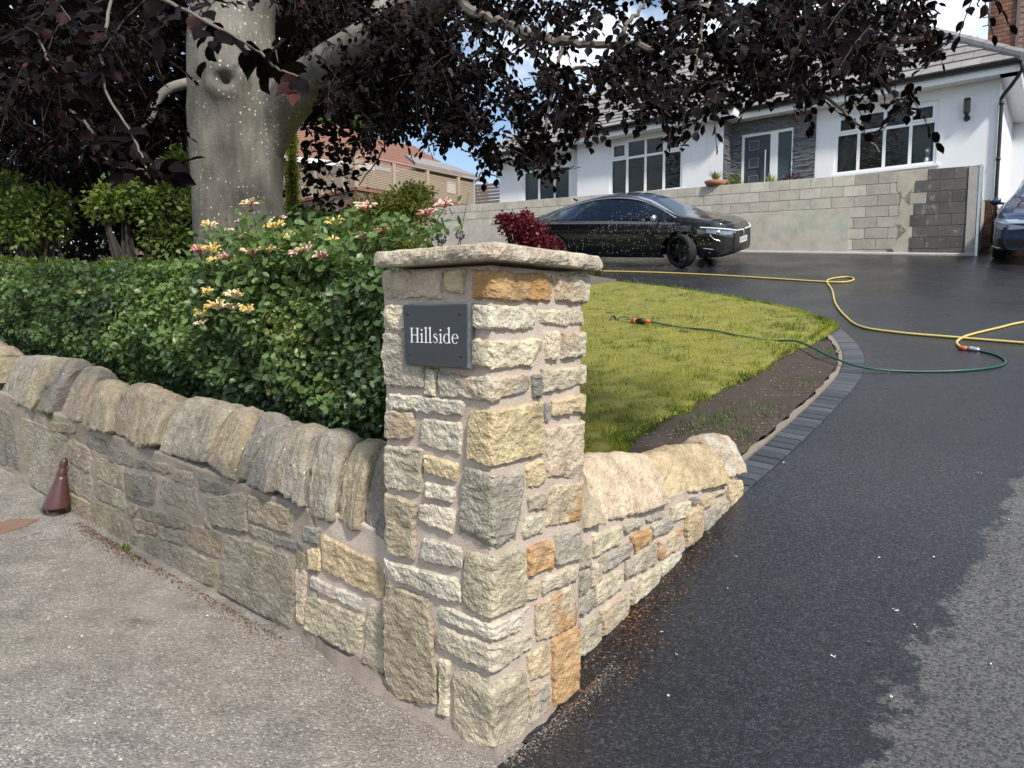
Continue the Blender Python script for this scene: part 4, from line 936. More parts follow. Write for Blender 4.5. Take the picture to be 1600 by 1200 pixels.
for r in range(8):
    off = (r % 2) * .225; k = 0
    while True:
        a0 = A0 + k * BL_ - off; a1 = a0 + BL_ - .011; k += 1
        if a0 > A1: break
        a0 = max(a0, A0); a1 = min(a1, A1)
        if a1 - a0 < .05: continue
        zt = lambda a: btop(a) - r * CH - .006; zb = lambda a: btop(a) - (r + 1) * CH + .006
        if r == 0: zt = lambda a: btop(a)
        if zt(a0) < float(G(a0, BWB)) + .01: continue
        pr = .004 + random.uniform(-.0015, .0015)
        m_ = MB(); f = BWB - pr; e = .004
        m_.hexa([W(a0, BWB + .02, zb(a0)), W(a1, BWB + .02, zb(a1)), W(a1, f + .003, zb(a1)), W(a0, f + .003, zb(a0)), W(a0, BWB + .02, zt(a0)), W(a1, BWB + .02, zt(a1)), W(a1, f + .003, zt(a1)), W(a0, f + .003, zt(a0))])
        m_.F.pop(4); n = len(m_.V)
        m_.V += [W(a0 + e, f, zb(a0) + e), W(a1 - e, f, zb(a1) + e), W(a1 - e, f, zt(a1) - e), W(a0 + e, f, zt(a0) - e)]
        m_.F += [(3, 2, n + 1, n), (2, 6, n + 2, n + 1), (6, 7, n + 3, n + 2), (7, 3, n, n + 3), (n, n + 1, n + 2, n + 3)]
        o = m_.build('concrete_block', M['block'], bwall)
        am = (a0 + a1) / 2; zone = 1.16 + .10 * math.sin(r * 2.1) + .05 * r
        if am < zone - .2: kd = random.uniform(.85, 1.15); o.color = (.125 * kd, .115 * kd, .105 * kd, 1)
        elif am < 2.2: k_ = random.uniform(.9, 1.1); o.color = (.43 * k_, .385 * k_, .32 * k_, 1)
        else: k_ = random.uniform(.88, 1.06); o.color = (.57 * k_, .52 * k_, .435 * k_, .75 if am < 8 else .5)
# smoothed render patch low on the wall
def wall_patch(name, a0, a1, z0, z1, dep, jag, m, parent):
    V = []; F = []; n = 24; m2 = 10
    for j in range(m2 + 1):
        for i in range(n + 1):
            s = i / n; t = j / m2; a = a0 + (a1 - a0) * s; zb_ = z0(a); zt_ = z1(a); z = zb_ + (zt_ - zb_) * t
            if i in (0, n): a += jag * nz((0, z * 5, i), 3)
            V.append(W(a, BWB - dep, z))
    for j in range(m2):
        for i in range(n): F.append((j * (n + 1) + i, (j + 1) * (n + 1) + i, (j + 1) * (n + 1) + i + 1, j * (n + 1) + i + 1))
    k = len(V); P_ = [(j * (n + 1)) for j in range(m2 + 1)] + [m2 * (n + 1) + i for i in range(n + 1)] + [j * (n + 1) + n for j in range(m2, -1, -1)] + [i for i in range(n, -1, -1)]
    for q in P_: V.append(V[q] + DR * (dep + .01))
    for i in range(len(P_) - 1): F.append((P_[i], P_[i + 1], k + i + 1, k + i))
    o = part(name, V, F, m, parent); return o
o = wall_patch('render_patch', 2.3, 7.6, lambda a: float(G(a, BWB)) - .05, lambda a: 3.87 + .02 * (a - 2.3), .016, 0, M['block'], bwall); o.color = (.54, .485, .40, .0)
o = wall_patch('render_patch', 7.65, 14.9, lambda a: float(G(a, BWB)) - .05, lambda a: 4.12 + .045 * (a - 7.6), .012, 0, M['block'], bwall); o.color = (.55, .50, .42, .1)
o = wall_patch('paint_edge', 1.16, 1.36, lambda a: float(G(a, BWB)) - .05, lambda a: btop(a) - .02, .010, .30, M['block'], bwall); o.color = (.50, .44, .35, 1)
# thin concrete kerb at its foot
mb = MB()
for i in range(20):
    a = .0 + 12 * i / 20; a2 = a + 12 / 20
    mb.hexa([WG(a, BWB - .05, -.05), WG(a2, BWB - .05, -.05), WG(a2, BWB, -.05), WG(a, BWB, -.05), WG(a, BWB - .05, .03), WG(a2, BWB - .05, .03), WG(a2, BWB - .01, .05), WG(a, BWB - .01, .05)])
mb.build('mortar_fillet', M['concrete'], bwall)
# end bead: smoothed plaster stop with a metal angle
mb = MB(); za = float(G(0, BWB)) + .02
mb.box(.005, .17, BWB - .022, BWB + .21, za, btop(0) - .01, lambda a, b, z: W(a, b, z + (.0 if z < 3.5 else .03 * nz((a * 40, b * 40, z), 1)))); mb.build('plaster_stop', M['concrete'], bwall)
mb = MB(); mb.box(-.045, .0, BWB - .03, BWB + .22, za - .06, btop(0) + .012, lambda a, b, z: W(a, b, z)); mb.build('metal_angle', M['steel'], bwall)

# terrace behind it
mb = MB(); mb.box(-.02, 15.2, BWB + .215, 26, 2.0, 3.9, lambda a, b, z: W(a, b, z + .02 * max(0, a))); o = mb.build('terrace', M['concrete']); o['kind'] = 'structure'

# ------------------------------------------------------------------ white bungalow
house = empty('white_bungalow', W(6, 18, 3.9), 'white rendered bungalow with grey tiled hipped roof above the block wall', 'house')
HB = 16.1; BB = 15.62; AR = -.16; AL = 12.9
def HW(a, b, z): return W(a, b, z)
def slab_face(name, b, a0, a1, z0, z1, m, parent, holes=(), thick=.12, ret=True):
    """wall with rectangular openings, front face on plane b"""
    xs = sorted({a0, a1, *[h[0] for h in holes], *[h[1] for h in holes]}); zs = sorted({z0, z1, *[h[2] for h in holes], *[h[3] for h in holes]})
    mb = MB()
    for i in range(len(xs) - 1):
        for j in range(len(zs) - 1):
            ca, cz = (xs[i] + xs[i + 1]) / 2, (zs[j] + zs[j + 1]) / 2
            if any(h[0] < ca < h[1] and h[2] < cz < h[3] for h in holes): continue
            mb.add([W(xs[i], b, zs[j]), W(xs[i + 1], b, zs[j]), W(xs[i + 1], b, zs[j + 1]), W(xs[i], b, zs[j + 1])], [(0, 1, 2, 3)])
    for h in holes:
        q = [(h[0], h[2]), (h[1], h[2]), (h[1], h[3]), (h[0], h[3])]
        for k in range(4):
            p, r = q[k], q[(k + 1) % 4]
            mb.add([W(p[0], b, p[1]), W(r[0], b, r[1]), W(r[0], b + thick, r[1]), W(p[0], b + thick, p[1])], [(0, 1, 2, 3)])
    return mb.build(name, m, parent)
def rect_on(b, pts):
    q = [on_b(x, y, b) for x, y in pts]
    return (min(p[0] for p in q[1:3]) * .5 + max(p[0] for p in q[1:3]) * .5, (q[0][0] + q[3][0]) / 2, (q[2][1] + q[3][1]) / 2, (q[0][1] + q[1][1]) / 2)   # a0,a1,z0,z1
WR = rect_on(HB, [(1306, 180), (1467, 157), (1463, 256), (1302, 274)])
W2 = rect_on(BB, [(953, 222), (1068, 205), (1065, 295), (952, 310)])
W3 = rect_on(HB, [(815, 246), (891, 233), (891, 309), (819, 322)])
DO = (on_b(1240, 200, HB)[0], on_b(1160, 210, HB)[0], 3.98, (on_b(1240, 200, HB)[1] + on_b(1160, 210, HB)[1]) / 2)
Bx0 = on_b(1130, 240, BB)[0]; Bx1 = on_b(902, 260, BB)[0]; CLr = on_b(1274, 240, HB)[0]
EZ = 6.42
slab_face('front_wall', HB, AR, CLr, 3.95, EZ + .3, M['render'], house, [WR])
slab_face('bay_wall', BB, Bx0, Bx1, 3.5, EZ + .3, M['render'], house, [W2])
slab_face('side_wall', HB, Bx1, AL, 3.5, EZ + .3, M['render'], house, [W3])
mb = MB(); mb.add([W(Bx1, BB, 3.5), W(Bx1, HB, 3.5), W(Bx1, HB, EZ + .3), W(Bx1, BB, EZ + .3)], [(0, 1, 2, 3)]); mb.build('return_wall', M['render'], house); mb = MB(); mb.add([W(AL, HB, 3.5), W(AL, HB + 8, 3.5), W(AL, HB + 8, EZ + .3), W(AL, HB, EZ + .3)], [(0, 1, 2, 3)])
mb.build('return_wall', M['render'], house); mb = MB(); mb.add([W(AR, HB, 3.95), W(AR, HB + 8, 3.95), W(AR, HB + 8, EZ + .3), W(AR, HB, EZ + .3)], [(3, 2, 1, 0)]); mb.build('return_wall', M['render'], house)
# brick plinth at the corner, bricks one by one
mb = MB(); mb.box(AR + .01, .9, HB + .02, HB + .1, 2.6, 3.97, lambda a, b, z: W(a, b, z)); mb.box(AR + .012, AR + .1, HB + .1, HB + 4, 2.6, 3.97, lambda a, b, z: W(a, b, z)); mb.build('plinth_mortar', M['block_joint'], house)
bk = None
def brick_mesh(name, l, d, h, e=.004):
    return bevel_block(name, l, d, h, e, M['brick'])
bme = brick_mesh('brick', .215, .1, .065)
bmh = brick_mesh('brick', .1025, .1, .065)
def place(me, name, p, ax, parent):
    o = link(name, me, parent, False); o.matrix_parent_inverse = Matrix.Translation(-Vector(parent.location))
    x = np.array(ax); z = np.array([0, 0, 1.0]); y = np.cross(z, x)
    o.matrix_basis = Matrix(((x[0], y[0], z[0], p[0]), (x[1], y[1], z[1], p[1]), (x[2], y[2], z[2], p[2]), (0, 0, 0, 1))); return o
for r in range(16):
    z = 3.93 - r * .075
    for k in range(4):
        a = AR + .1075 + k * .225 - (.1125 if r % 2 else 0)
        if a < AR + .1:
            place(bmh, 'brick', W(AR + .052, HB + .055, z), DL, house)
        else: place(bme, 'brick', W(a, HB + .055, z), DL, house)
mb = MB(); mb.box(.02, .16, HB - .03, HB + .03, 3.35, 3.8, lambda a, b, z: W(a, b, z)); mb.build('meter_box', M['black_plastic'], house)
# slate-strip cladding round the porch
def cladding(name, uf, u0, u1, z0, z1, holes=()):
    mb = MB(); z = z0; r_ = random.Random(3)
    while z < z1:
        h = r_.uniform(.022, .05); u = u0 - r_.uniform(0, .2)
        while u < u1:
            l = r_.uniform(.12, .38); a_, b_ = max(u, u0), min(u + l - .004, u1); pr = r_.uniform(.012, .04); zt = min(z + h - .003, z1)
            if b_ - a_ > .02 and not any(hh[0] < (a_ + b_) / 2 < hh[1] and hh[2] < z + h / 2 < hh[3] for hh in holes):
                for hh in holes:
                    if z < hh[3] and zt > hh[2]:
                        if a_ < hh[0] < b_: b_ = hh[0]
                        if a_ < hh[1] < b_: a_ = hh[1]
                mb.hexa([uf(a_, 0, z), uf(b_, 0, z), uf(b_, pr, z), uf(a_, pr, z), uf(a_, 0, zt), uf(b_, 0, zt), uf(b_, pr, zt), uf(a_, pr, zt)])
            u += l
        z += h
    o = mb.build(name, M['cladding'], house); o['kind'] = 'stuff'; return o
slab_face('porch_wall', HB + .001, CLr, Bx0 + .01, 3.9, EZ + .2, M['cladding'], house, [(DO[0], DO[1], 3.8, DO[3])])
cladding('slate_cladding', lambda u, h, z: W(u, HB - h, z), CLr, Bx0 - .03, 3.95, EZ + .05, [(DO[0], DO[1], 3.8, DO[3])])
mb = MB(); mb.add([W(Bx0, BB, 3.5), W(Bx0, HB, 3.5), W(Bx0, HB, EZ + .3), W(Bx0, BB, EZ + .3)], [(3, 2, 1, 0)]); mb.build('porch_wall', M['cladding'], house)
cladding('slate_cladding', lambda u, h, z: W(Bx0 - h, u, z), BB, HB, 3.95, EZ)
# windows: white frames, top lights, panes, blinds behind
def window(b, rc, cols, split, casements, blinds, nm_parent):
    a0, a1, z0, z1 = rc; w = empty('window', W((a0 + a1) / 2, b, z0)); w.parent = nm_parent; w.matrix_parent_inverse = Matrix.Translation(-Vector(nm_parent.location))
    fb0, fb1 = b + .025, b + .09; fr = MB(); ft = .065; zs = z0 + (z1 - z0) * split
    def bx(x0, x1, y0, y1, f0=fb0, f1=fb1): fr.box(x0, x1, f0, f1, y0, y1, lambda a, bb, z: W(a, bb, z))
    bx(a0, a0 + ft, z0, z1); bx(a1 - ft, a1, z0, z1); bx(a0 + ft, a1 - ft, z0, z0 + ft); bx(a0 + ft, a1 - ft, z1 - ft, z1)
    n = cols; xs = [a0 + (a1 - a0) * k for k in cols]
    for x in xs[1:-1]: bx(x - .032, x + .032, z0 + ft, z1 - ft, fb0 + .004, fb1 - .004)
    for k in range(len(xs) - 1):
        xa = xs[k] + (.032 if k else ft); xb = xs[k + 1] - (.032 if k < len(xs) - 2 else ft)
        bx(xa, xb, zs - .03, zs + .03, fb0 + .002, fb1 - .002)
        if k in casements:
            for (p, q, r, s) in ((xa, xa + .045, zs + .03, z1 - ft), (xb - .045, xb, zs + .03, z1 - ft), (xa + .045, xb - .045, zs + .03, zs + .075), (xa + .045, xb - .045, z1 - ft - .045, z1 - ft)): bx(p, q, r, s, fb0 - .012, fb0 + .03)
    def sub(o): o.parent = w; o.matrix_parent_inverse = Matrix.Translation(-Vector(w.location)); return o
    sub(fr.build('frame', M['upvc']))
    for k in range(len(xs) - 1):
        for (p, q) in ((z0 + .05, zs), (zs, z1 - .05)):
            g = MB(); g.box(xs[k] + .02, xs[k + 1] - .02, b + .055, b + .061, p, q, lambda a, bb, z: W(a, bb, z)); sub(g.build('pane', M['glass']))
    s_ = MB(); s_.box(a0 - .06, a1 + .06, b - .07, b + .05, z0 - .05, z0 - .002, lambda a, bb, z: W(a, bb, z)); sub(s_.build('sill', M['upvc']))
    bl = MB(); z = z0 + .05
    for k in range(len(xs) - 1):
        if k not in blinds: continue
        z = z0 + .05
        while z < z1 - .05:
            bl.box(xs[k] + .02, xs[k + 1] - .02, b + .10, b + .135, z, z + .028, lambda a, bb, z: W(a, bb, z - (bb - b - .10) * .5)); z += .047
    o = sub(bl.build('blind', M['blind'])); o['kind'] = 'stuff'
    cu = MB()
    for k in range(len(xs) - 1):
        if k in blinds: continue
        x = xs[k] + .02
        while x < xs[k + 1] - .04: cu.box(x, x + .05, b + .15, b + .18 + .02 * math.sin(x * 40), z0, z1, lambda a, bb, z: W(a, bb, z)); x += .055
    if cu.V: sub(cu.build('curtain', M['curtain']))
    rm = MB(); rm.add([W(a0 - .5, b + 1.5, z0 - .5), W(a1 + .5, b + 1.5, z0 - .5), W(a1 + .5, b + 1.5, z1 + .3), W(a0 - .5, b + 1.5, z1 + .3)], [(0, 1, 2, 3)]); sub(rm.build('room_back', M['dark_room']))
    return w
window(HB, WR, (0, .25, .5, .755, 1), .68, (0, 3), (1, 2), house)
window(BB, W2, (0, .25, .5, .755, 1), .68, (0, 3), (0, 1, 2), house)
window(HB, W3, (0, .33, .66, 1), .68, (0,), (0, 1), house)
# front door with side light
d0, d1, dz0, dz1 = DO
dr_ = empty('front_door', W((d0 + d1) / 2, HB, dz0)); dr_.parent = house; dr_.matrix_parent_inverse = Matrix.Translation(-Vector(house.location))
def dsub(mb, name, m):
    o = mb.build(name, m); o.parent = dr_; o.matrix_parent_inverse = Matrix.Translation(-Vector(dr_.location)); return o
ab_ = lambda a, b, z: W(a, b, z)
wd = d1 - d0; xm = d0 + wd * .36; fr = MB()
for (x0, x1, z0, z1) in ((d0, d0 + .03, dz0, dz1), (d1 - .06, d1, dz0, dz1), (d0 + .03, d1 - .06, dz1 - .07, dz1), (xm - .09, xm + .09, dz0, dz1 - .07)): fr.box(x0, x1, HB + .0, HB + .08, z0, z1, ab_)
dsub(fr, 'frame', M['upvc'])
dsub(MB().box(xm + .095, d1 - .065, HB + .02, HB + .07, dz0, dz1 - .075, ab_), 'door_leaf', M['door'])
dsub(MB().box(d0 + .035, xm - .095, HB + .03, HB + .06, dz0, dz1 - .075, ab_), 'side_light', M['frosted'])
lw = d1 - .065 - xm - .095
for k in range(4):
    x0 = xm + .095 + lw * .42; z0 = dz1 - .42 - k * .42; fr = MB()
    for (p, q, r, s) in ((x0, x0 + .26, z0, z0 + .03), (x0, x0 + .26, z0 + .22, z0 + .25), (x0, x0 + .03, z0 + .03, z0 + .22), (x0 + .23, x0 + .26, z0 + .03, z0 + .22)): fr.box(p, q, HB + .004, HB + .03, r, s, ab_)
    dsub(fr, 'light_frame', M['grey_wood'] if False else plain('grey_trim', (.13, .14, .16), .4))
    dsub(MB().box(x0 + .028, x0 + .232, HB + .012, HB + .018, z0 + .028, z0 + .222, ab_), 'pane', M['frosted'])
hd = MB(); hx = xm + .095 + lw * .14; hd.tube([W(hx, HB - .06, dz0 + .35), W(hx, HB - .06, dz1 - .45)], .018, 10)
for z in (dz0 + .6, dz1 - .6): hd.tube([W(hx, HB - .06, z), W(hx, HB + .03, z)], .012, 8)
dsub(hd, 'handle', M['steel'])
# eaves: fascia, soffit, gutter
OV = .34
def eave(a0, a1, b, end0, end1):
    f = MB(); f.box(a0, a1, b - OV, b - OV + .02, EZ - .06, EZ + .13, ab_); f.box(a0, a1, b - OV + .02, b + .02, EZ - .05, EZ - .035, ab_)
    f.build('fascia', M['upvc'], house)
    g = MB(); n = 8; P_ = []
    for k in range(n + 1):
        t = math.pi * k / n; P_.append((-math.cos(t) * .058, -math.sin(t) * .055))
    V = []; F = []
    for a in (a0 - end0, a1 + end1):
        for (x, z) in P_: V.append(W(a, b - OV - .062 + x, EZ + .125 + z))
    m_ = n + 1
    for k in range(n): F.append((k, k + 1, m_ + k + 1, m_ + k))
    F.append(tuple(range(m_))); F.append(tuple(range(2 * m_ - 1, m_ - 1, -1))); g.add(V, F); g.build('gutter', M['black_plastic'], house)
eave(AR - OV, Bx0 - .36, HB, .02, 0)
eave(Bx0 - .36, Bx1 + .36, BB, .03, .03)
eave(Bx1 + .36, AL + OV, HB, 0, .02)
f = MB(); f.box(Bx0 - .36, Bx0 - .34, BB - OV + .02, HB - OV, EZ - .06, EZ + .13, ab_); f.box(Bx0 - .34, Bx0, BB - OV + .02, HB, EZ - .05, EZ - .035, ab_)
f.build('fascia', M['upvc'], house); f = MB(); f.box(AR - OV, AR - OV + .02, HB - OV + .02, HB + 8, EZ - .06, EZ + .13, ab_); f.box(AR - OV + .02, AR, HB - OV + .02, HB + 8, EZ - .05, EZ - .035, ab_); f.build('fascia', M['upvc'], house); f = MB(); f.box(AL + OV - .02, AL + OV, HB - OV + .02, HB + 8, EZ - .06, EZ + .13, ab_); f.build('fascia', M['upvc'], house)
# downpipe at the corner
dp = MB(); dx = AR - .045
dp.tube(smooth_path([W(AR - OV - .02, HB - OV - .06, EZ + .07), W(AR - OV - .02, HB - OV - .05, EZ - .08), W(AR - .2, HB - .2, EZ - .28), W(dx, HB - .055, EZ - .46), W(dx, HB - .055, EZ - .7), W(dx, HB - .055, 4.2), W(dx, HB - .055, 3.05)], 6), .036, 10)
for z in (5.85, 4.75): dp.tube([W(dx, HB - .055, z - .03), W(dx, HB - .055, z + .03)], .046, 10)
dp.build('downpipe', M['black_plastic'], house, True)
# roof: hip planes and tiles in courses
PT = .78; sl_ = math.sqrt(1 + PT * PT); RID = 4.4
rz = EZ + .16
def roofp(a, s, d=0.0, b0=HB - OV - .05, bay=False):      # s: plan distance from the eave
    if bay: return W(a, b0 + s - d * .5, rz + .02 + (s + HB - BB) * (1.3 * PT + .05) / (1.3 + HB - BB) + d * .87)
    return W(a, b0 + s - d * PT / sl_, rz + s * PT + d / sl_)
ra0, ra1 = AR - OV - .06, AL + OV + .06
mb = MB(); mb.add([roofp(ra0, 0), roofp(ra1, 0), roofp(ra1 - RID, RID), roofp(ra0 + RID, RID)], [(0, 1, 2, 3)])
mb.add([roofp(ra0, 0), roofp(ra0 + RID, RID), W(ra0, HB - OV - .05 + 2 * RID, rz)], [(0, 1, 2)]); mb.add([roofp(ra1, 0), roofp(ra1 - RID, RID), W(ra1, HB - OV - .05 + 2 * RID, rz)], [(0, 2, 1)])
mb.add([roofp(ra0 + RID, RID), roofp(ra1 - RID, RID), W(ra1, HB - OV - .05 + 2 * RID, rz), W(ra0, HB - OV - .05 + 2 * RID, rz)], [(0, 1, 2, 3)])
rf = mb.build('roof', M['tile_gap'], house)
bq = HB - BB
mb = MB(); b1a, b1b = Bx0 - .42, Bx1 + .42
mb.add([roofp(b1a, -bq, bay=True), roofp(b1b, -bq, bay=True), roofp(b1b - 1.3, 1.3, bay=True), roofp(b1a + 1.3, 1.3, bay=True)], [(0, 1, 2, 3)]); mb.add([roofp(b1a, -bq, bay=True), roofp(b1a + 1.3, 1.3, bay=True), roofp(b1a, .0)], [(0, 1, 2)]); mb.add([roofp(b1b, -bq, bay=True), roofp(b1b - 1.3, 1.3, bay=True), roofp(b1b, .0)], [(0, 2, 1)]); o = mb.build('bay_roof', M['tile_gap'], rf)
_rp = roofp; tcount = 0; rest = MB(); TW, TE = .36, .30
def tile_at(a0, a1, s0, cut0=None, cut1=None, bay=False):
    roofp = lambda a, s, d: _rp(a, s, d, bay=bay)
    """one flat tile: thick lower edge lying on the course below"""
    s1 = s0 + TE + .04; c0 = a0 + (cut0 or 0); c1 = a1 - (cut1 or 0)
    lo, hi = .045, .012
    return [roofp(a0, s0 - .01, .008), roofp(a1, s0 - .01, .008), roofp(c1, s1, .004), roofp(c0, s1, .004), roofp(a0, s0 - .01, lo), roofp(a1, s0 - .01, lo), roofp(c1, s1, hi), roofp(c0, s1, hi)]
tiles = []
ns = int(RID / TE)
for r in range(-6, ns):
    s0 = r * TE; bay = r < 0
    if bay: s0 = -bq + (r + 6) * TE
    lo_, hi_ = (b1a + max(0, (s0 + bq) * .73), b1b - max(0, (s0 + bq) * .73)) if bay else (ra0 + max(0, s0), ra1 - max(0, s0))
    a = ra0 - (r % 2) * TW / 2
    while a < hi_:
        x0, x1 = max(a, lo_), min(a + TW - .006, hi_)
        if x1 - x0 > .06:
            c0 = min(TE + .04, x1 - x0 - .01) if a <= lo_ else 0; c1 = min(TE + .04, x1 - x0 - .01) if a + TW >= hi_ else 0
            tiles.append((tile_at(x0, x1, s0, c0, c1, bay), x0, r if not bay else r + 7))
        a += TW
tiles.sort(key=lambda t: t[2] + (4 if 5 < t[1] < 6 else 0) + (0 if t[1] < 4.5 or 6.5 < t[1] < 11.5 else 5))
for i, (p, x0, r) in enumerate(tiles):
    if i < 300: MB().hexa(p).build('roof_tile', M['tile'], rf)
    else: rest.hexa(p)
o = rest.build('roof_tiles', M['tile'], rf); o['kind'] = 'stuff'
for (aa, sgn_) in ((ra0, 1), (ra1, -1)):          # hip caps
    k = 0; s = -.02
    while s < RID - .3:
        V, F = tube([roofp(aa + sgn_ * s, s, .03), roofp(aa + sgn_ * (s + .38), s + .38, .03)], [.115, .10], 10); part('hip_tile', V, F, M['tile'], rf); s += .36
mb = MB(); mb.tube([roofp(ra0 + RID, RID, .03), roofp(ra1 - RID, RID, .03)], .11, 8); mb.build('ridge_tiles', M['tile'], rf)
# wall lantern
lp, lz_ = on_b(1512, 168, HB)
lan = empty('wall_lantern', W(lp, HB - .05, lz_), 'small dark caged wall lantern on the white house wall by the corner', 'lantern')
c_ = W(lp, HB - .13, lz_); mb = MB()
mb.tube([c_ + (0, 0, -.12), c_ + (0, 0, -.20)], [.055, .03], 10); mb.tube([c_ + (0, 0, .13), c_ + (0, 0, .16)], [.07, .05], 10); mb.tube([W(lp, HB, lz_ - .22), c_ + (0, 0, -.17)], .018, 8)
for k in range(6):
    t = k * math.pi / 3; d_ = np.array([math.cos(t), math.sin(t), 0]) * .06; mb.tube([c_ + d_ + (0, 0, -.13), c_ + d_ + (0, 0, .14)], .008, 6)
mb.build('cage', M['black_plastic'], lan); MB().tube([c_ + (0, 0, -.12), c_ + (0, 0, .13)], .042, 10).build('glass', M['frosted'], lan)
V, F = lathe([(0, 0), (.06, 0), (.06, .02), (0, .02)], 14); Rm = np.stack([DL, np.array([0, 0, 1.0]), -DR], 1); part('back_plate', [W(lp, HB, lz_ - .22) + Rm @ np.array(v) for v in V], F, M['black_plastic'], lan)
# white ornament behind the right-hand window
oa, oz = on_b(1451, 246, HB + .3)
V, F = lathe([(.0, 0), (.09, 0), (.085, .1), (.05, .16), (.045, .18), (.075, .22), (.085, .28), (.06, .34), (0, .36)], 16)
tag(part('window_ornament', [W(oa, HB + .13, WR[2] + .068) + np.array(v) * .9 for v in V], F, M['white_paint'], None, True), 'small white figurine behind the glass of the bungalow window by the wall lantern', 'ornament')

# ------------------------------------------------------------------ neighbouring house at the right edge: garage wall, chimney
nbr = empty('brick_house', W(-3, 21, 3), 'brick neighbour house with tall chimney and white painted side wall by the blue car', 'house')
GB = 20.4
mb = MB(); mb.box(-9, -.05, GB, GB + 4, 3.0, 7.0, ab_); mb.build('wall', M['render'], nbr)
for x in (-.55, -1.6, -2.6): MB().box(x - .03, x + .03, GB - .03, GB, 4.2, 6.9, ab_).build('pilaster', M['render'], nbr)
mb = MB(); mb.box(-9, -.02, GB - .04, GB + .1, 3.2, 4.25, ab_); o = mb.build('brick_plinth', M['brickwall'], nbr)
MB().box(-9.3, .1, GB - .3, GB + 4.2, 7.0, 7.22, ab_).build('flat_roof', M['wood'], nbr)
MB().box(-9.3, .12, GB - .34, GB - .3, 6.8, 7.0, ab_).build('fascia', M['upvc'], nbr)
MB().box(-9.4, .2, GB - .3, GB + 4.3, 7.22, 7.3, ab_).build('roof_felt', M['tile'], nbr)
# chimney: bricks one by one on the two faces in view
CB = 21.2; ca1 = on_b(1541, 90, CB)[0]; ca0 = on_b(1588, 60, CB)[0]
MB().box(ca0 + .015, ca1 - .015, CB + .015, CB + .9, 6.5, 12.6, ab_).build('chimney_core', M['block_joint'], nbr)
GG = .105; bl_ = brick_mesh('brick', (ca1 - ca0) / 3 - .012, .1, GG - .012, .004); bh_ = brick_mesh('brick', (ca1 - ca0) / 6 - .012, .1, GG - .012, .004)
for r in range(44):
    z = 7.6 + r * GG; wl = (ca1 - ca0)
    if r % 2 == 0:
        for k in range(3): place(bl_, 'brick', W(ca0 + wl * (k + .5) / 3, CB + .045, z), DL, nbr)
    else:
        place(bh_, 'brick', W(ca0 + wl / 12, CB + .045, z), DL, nbr); place(bh_, 'brick', W(ca1 - wl / 12, CB + .045, z), DL, nbr)
        for k in range(2): place(bl_, 'brick', W(ca0 + wl * (k + 1) / 3, CB + .045, z), DL, nbr)
MB().box(ca0 - 2.5, ca0 + .01, CB + .12, CB + 3, 6.5, 10.9, ab_).build('stack_wall', M['brickwall'], nbr)
MB().box(ca0 - .05, ca0 + .02, CB - .06, CB + .02, 6.5, 12.6, ab_).build('soil_pipe', M['grey_wood'], nbr)
for k in range(2):
    V, F = lathe([(.16, 0), (.13, .3), (.12, .5), (.15, .52), (.15, .58), (.1, .58)], 14); part('chimney_pot', [W(ca0 - .5 - k * .5, CB + .5, 10.9) + np.array(v) for v in V], F, M['terracotta'], nbr, True)
ta = on_b(1546, 20, CB - .1)[0]
mb = MB(); mb.tube([W(ta, CB - .1, on_b(1546, 42, CB)[1]), W(ta, CB - .1, 13.2)], .022, 6)
for y in (28, 41): z = on_b(1546, y, CB)[1]; mb.tube([W(ta - .14, CB - .1, z), W(ta + .14, CB - .1, z)], .014, 6)
mb.build('aerial_mast', M['grey_wood'], nbr)

# ------------------------------------------------------------------ neighbour's terrace fence, brick wall and red roofs behind the tree
def uvbox(o):
    me = o.data; uv = me.uv_layers.new(name='UVMap')
    for p in me.polygons:
        n = p.normal
        for li in p.loop_indices:
            co = me.vertices[me.loops[li].vertex_index].co
            u = co.x * abs(n.y) + co.y * (abs(n.x)) if abs(n.z) < .7 else co.x; uv.data[li].uv = (u, co.z if abs(n.z) < .7 else co.y)
for o in list(bpy.data.objects):
    if o.type == 'MESH' and o.data.materials and o.data.materials[0] == M['brickwall'] and not o.data.uv_layers: uvbox(o)
c0 = at_y(556, 297, 23.6); cR = at_y(760, 330, 28.2); cLft = at_y(440, 318, 27.0)
zb = c0[2]; cR = np.array([cR[0], cR[1], zb]); cLft = np.array([cLft[0], cLft[1], zb])
tw = empty('brick_terrace_wall', c0 - (0, 0, 2), 'brown brick garden terrace wall under the slatted fence', 'wall')
mb = MB(); back_ = np.array([-1.5, 9, 0])
mb.hexa([cLft - (0, 0, 4), c0 - (0, 0, 4), c0 + back_ - (0, 0, 4), cLft + back_ - (0, 0, 4), cLft, c0, c0 + back_, cLft + back_]); mb.hexa([c0 - (0, 0, 4), cR - (0, 0, 4), cR + back_ - (0, 0, 4), c0 + back_ - (0, 0, 4), c0 - (0, 0, .002), cR - (0, 0, .002), cR + back_ - (0, 0, .002), c0 + back_ - (0, 0, .002)])
o = mb.build('brickwork', M['brickwall'], tw); uvbox(o)
mb = MB()
for (p, q) in ((cLft, c0), (c0, cR)):
    d = (q - p) / np.linalg.norm(q - p); n_ = np.array([d[1], -d[0], 0]); mb.hexa([p + n_ * .06, q + n_ * .06, q - n_ * .2, p - n_ * .2, p + n_ * .06 + (0, 0, .09), q + n_ * .06 + (0, 0, .09), q - n_ * .2 + (0, 0, .09), p - n_ * .2 + (0, 0, .09)])
mb.build('brick_coping', M['brick'], tw)
fence = empty('slatted_fence', c0, 'pale timber fence of thin horizontal slats on the brick terrace', 'fence')
FH = .98
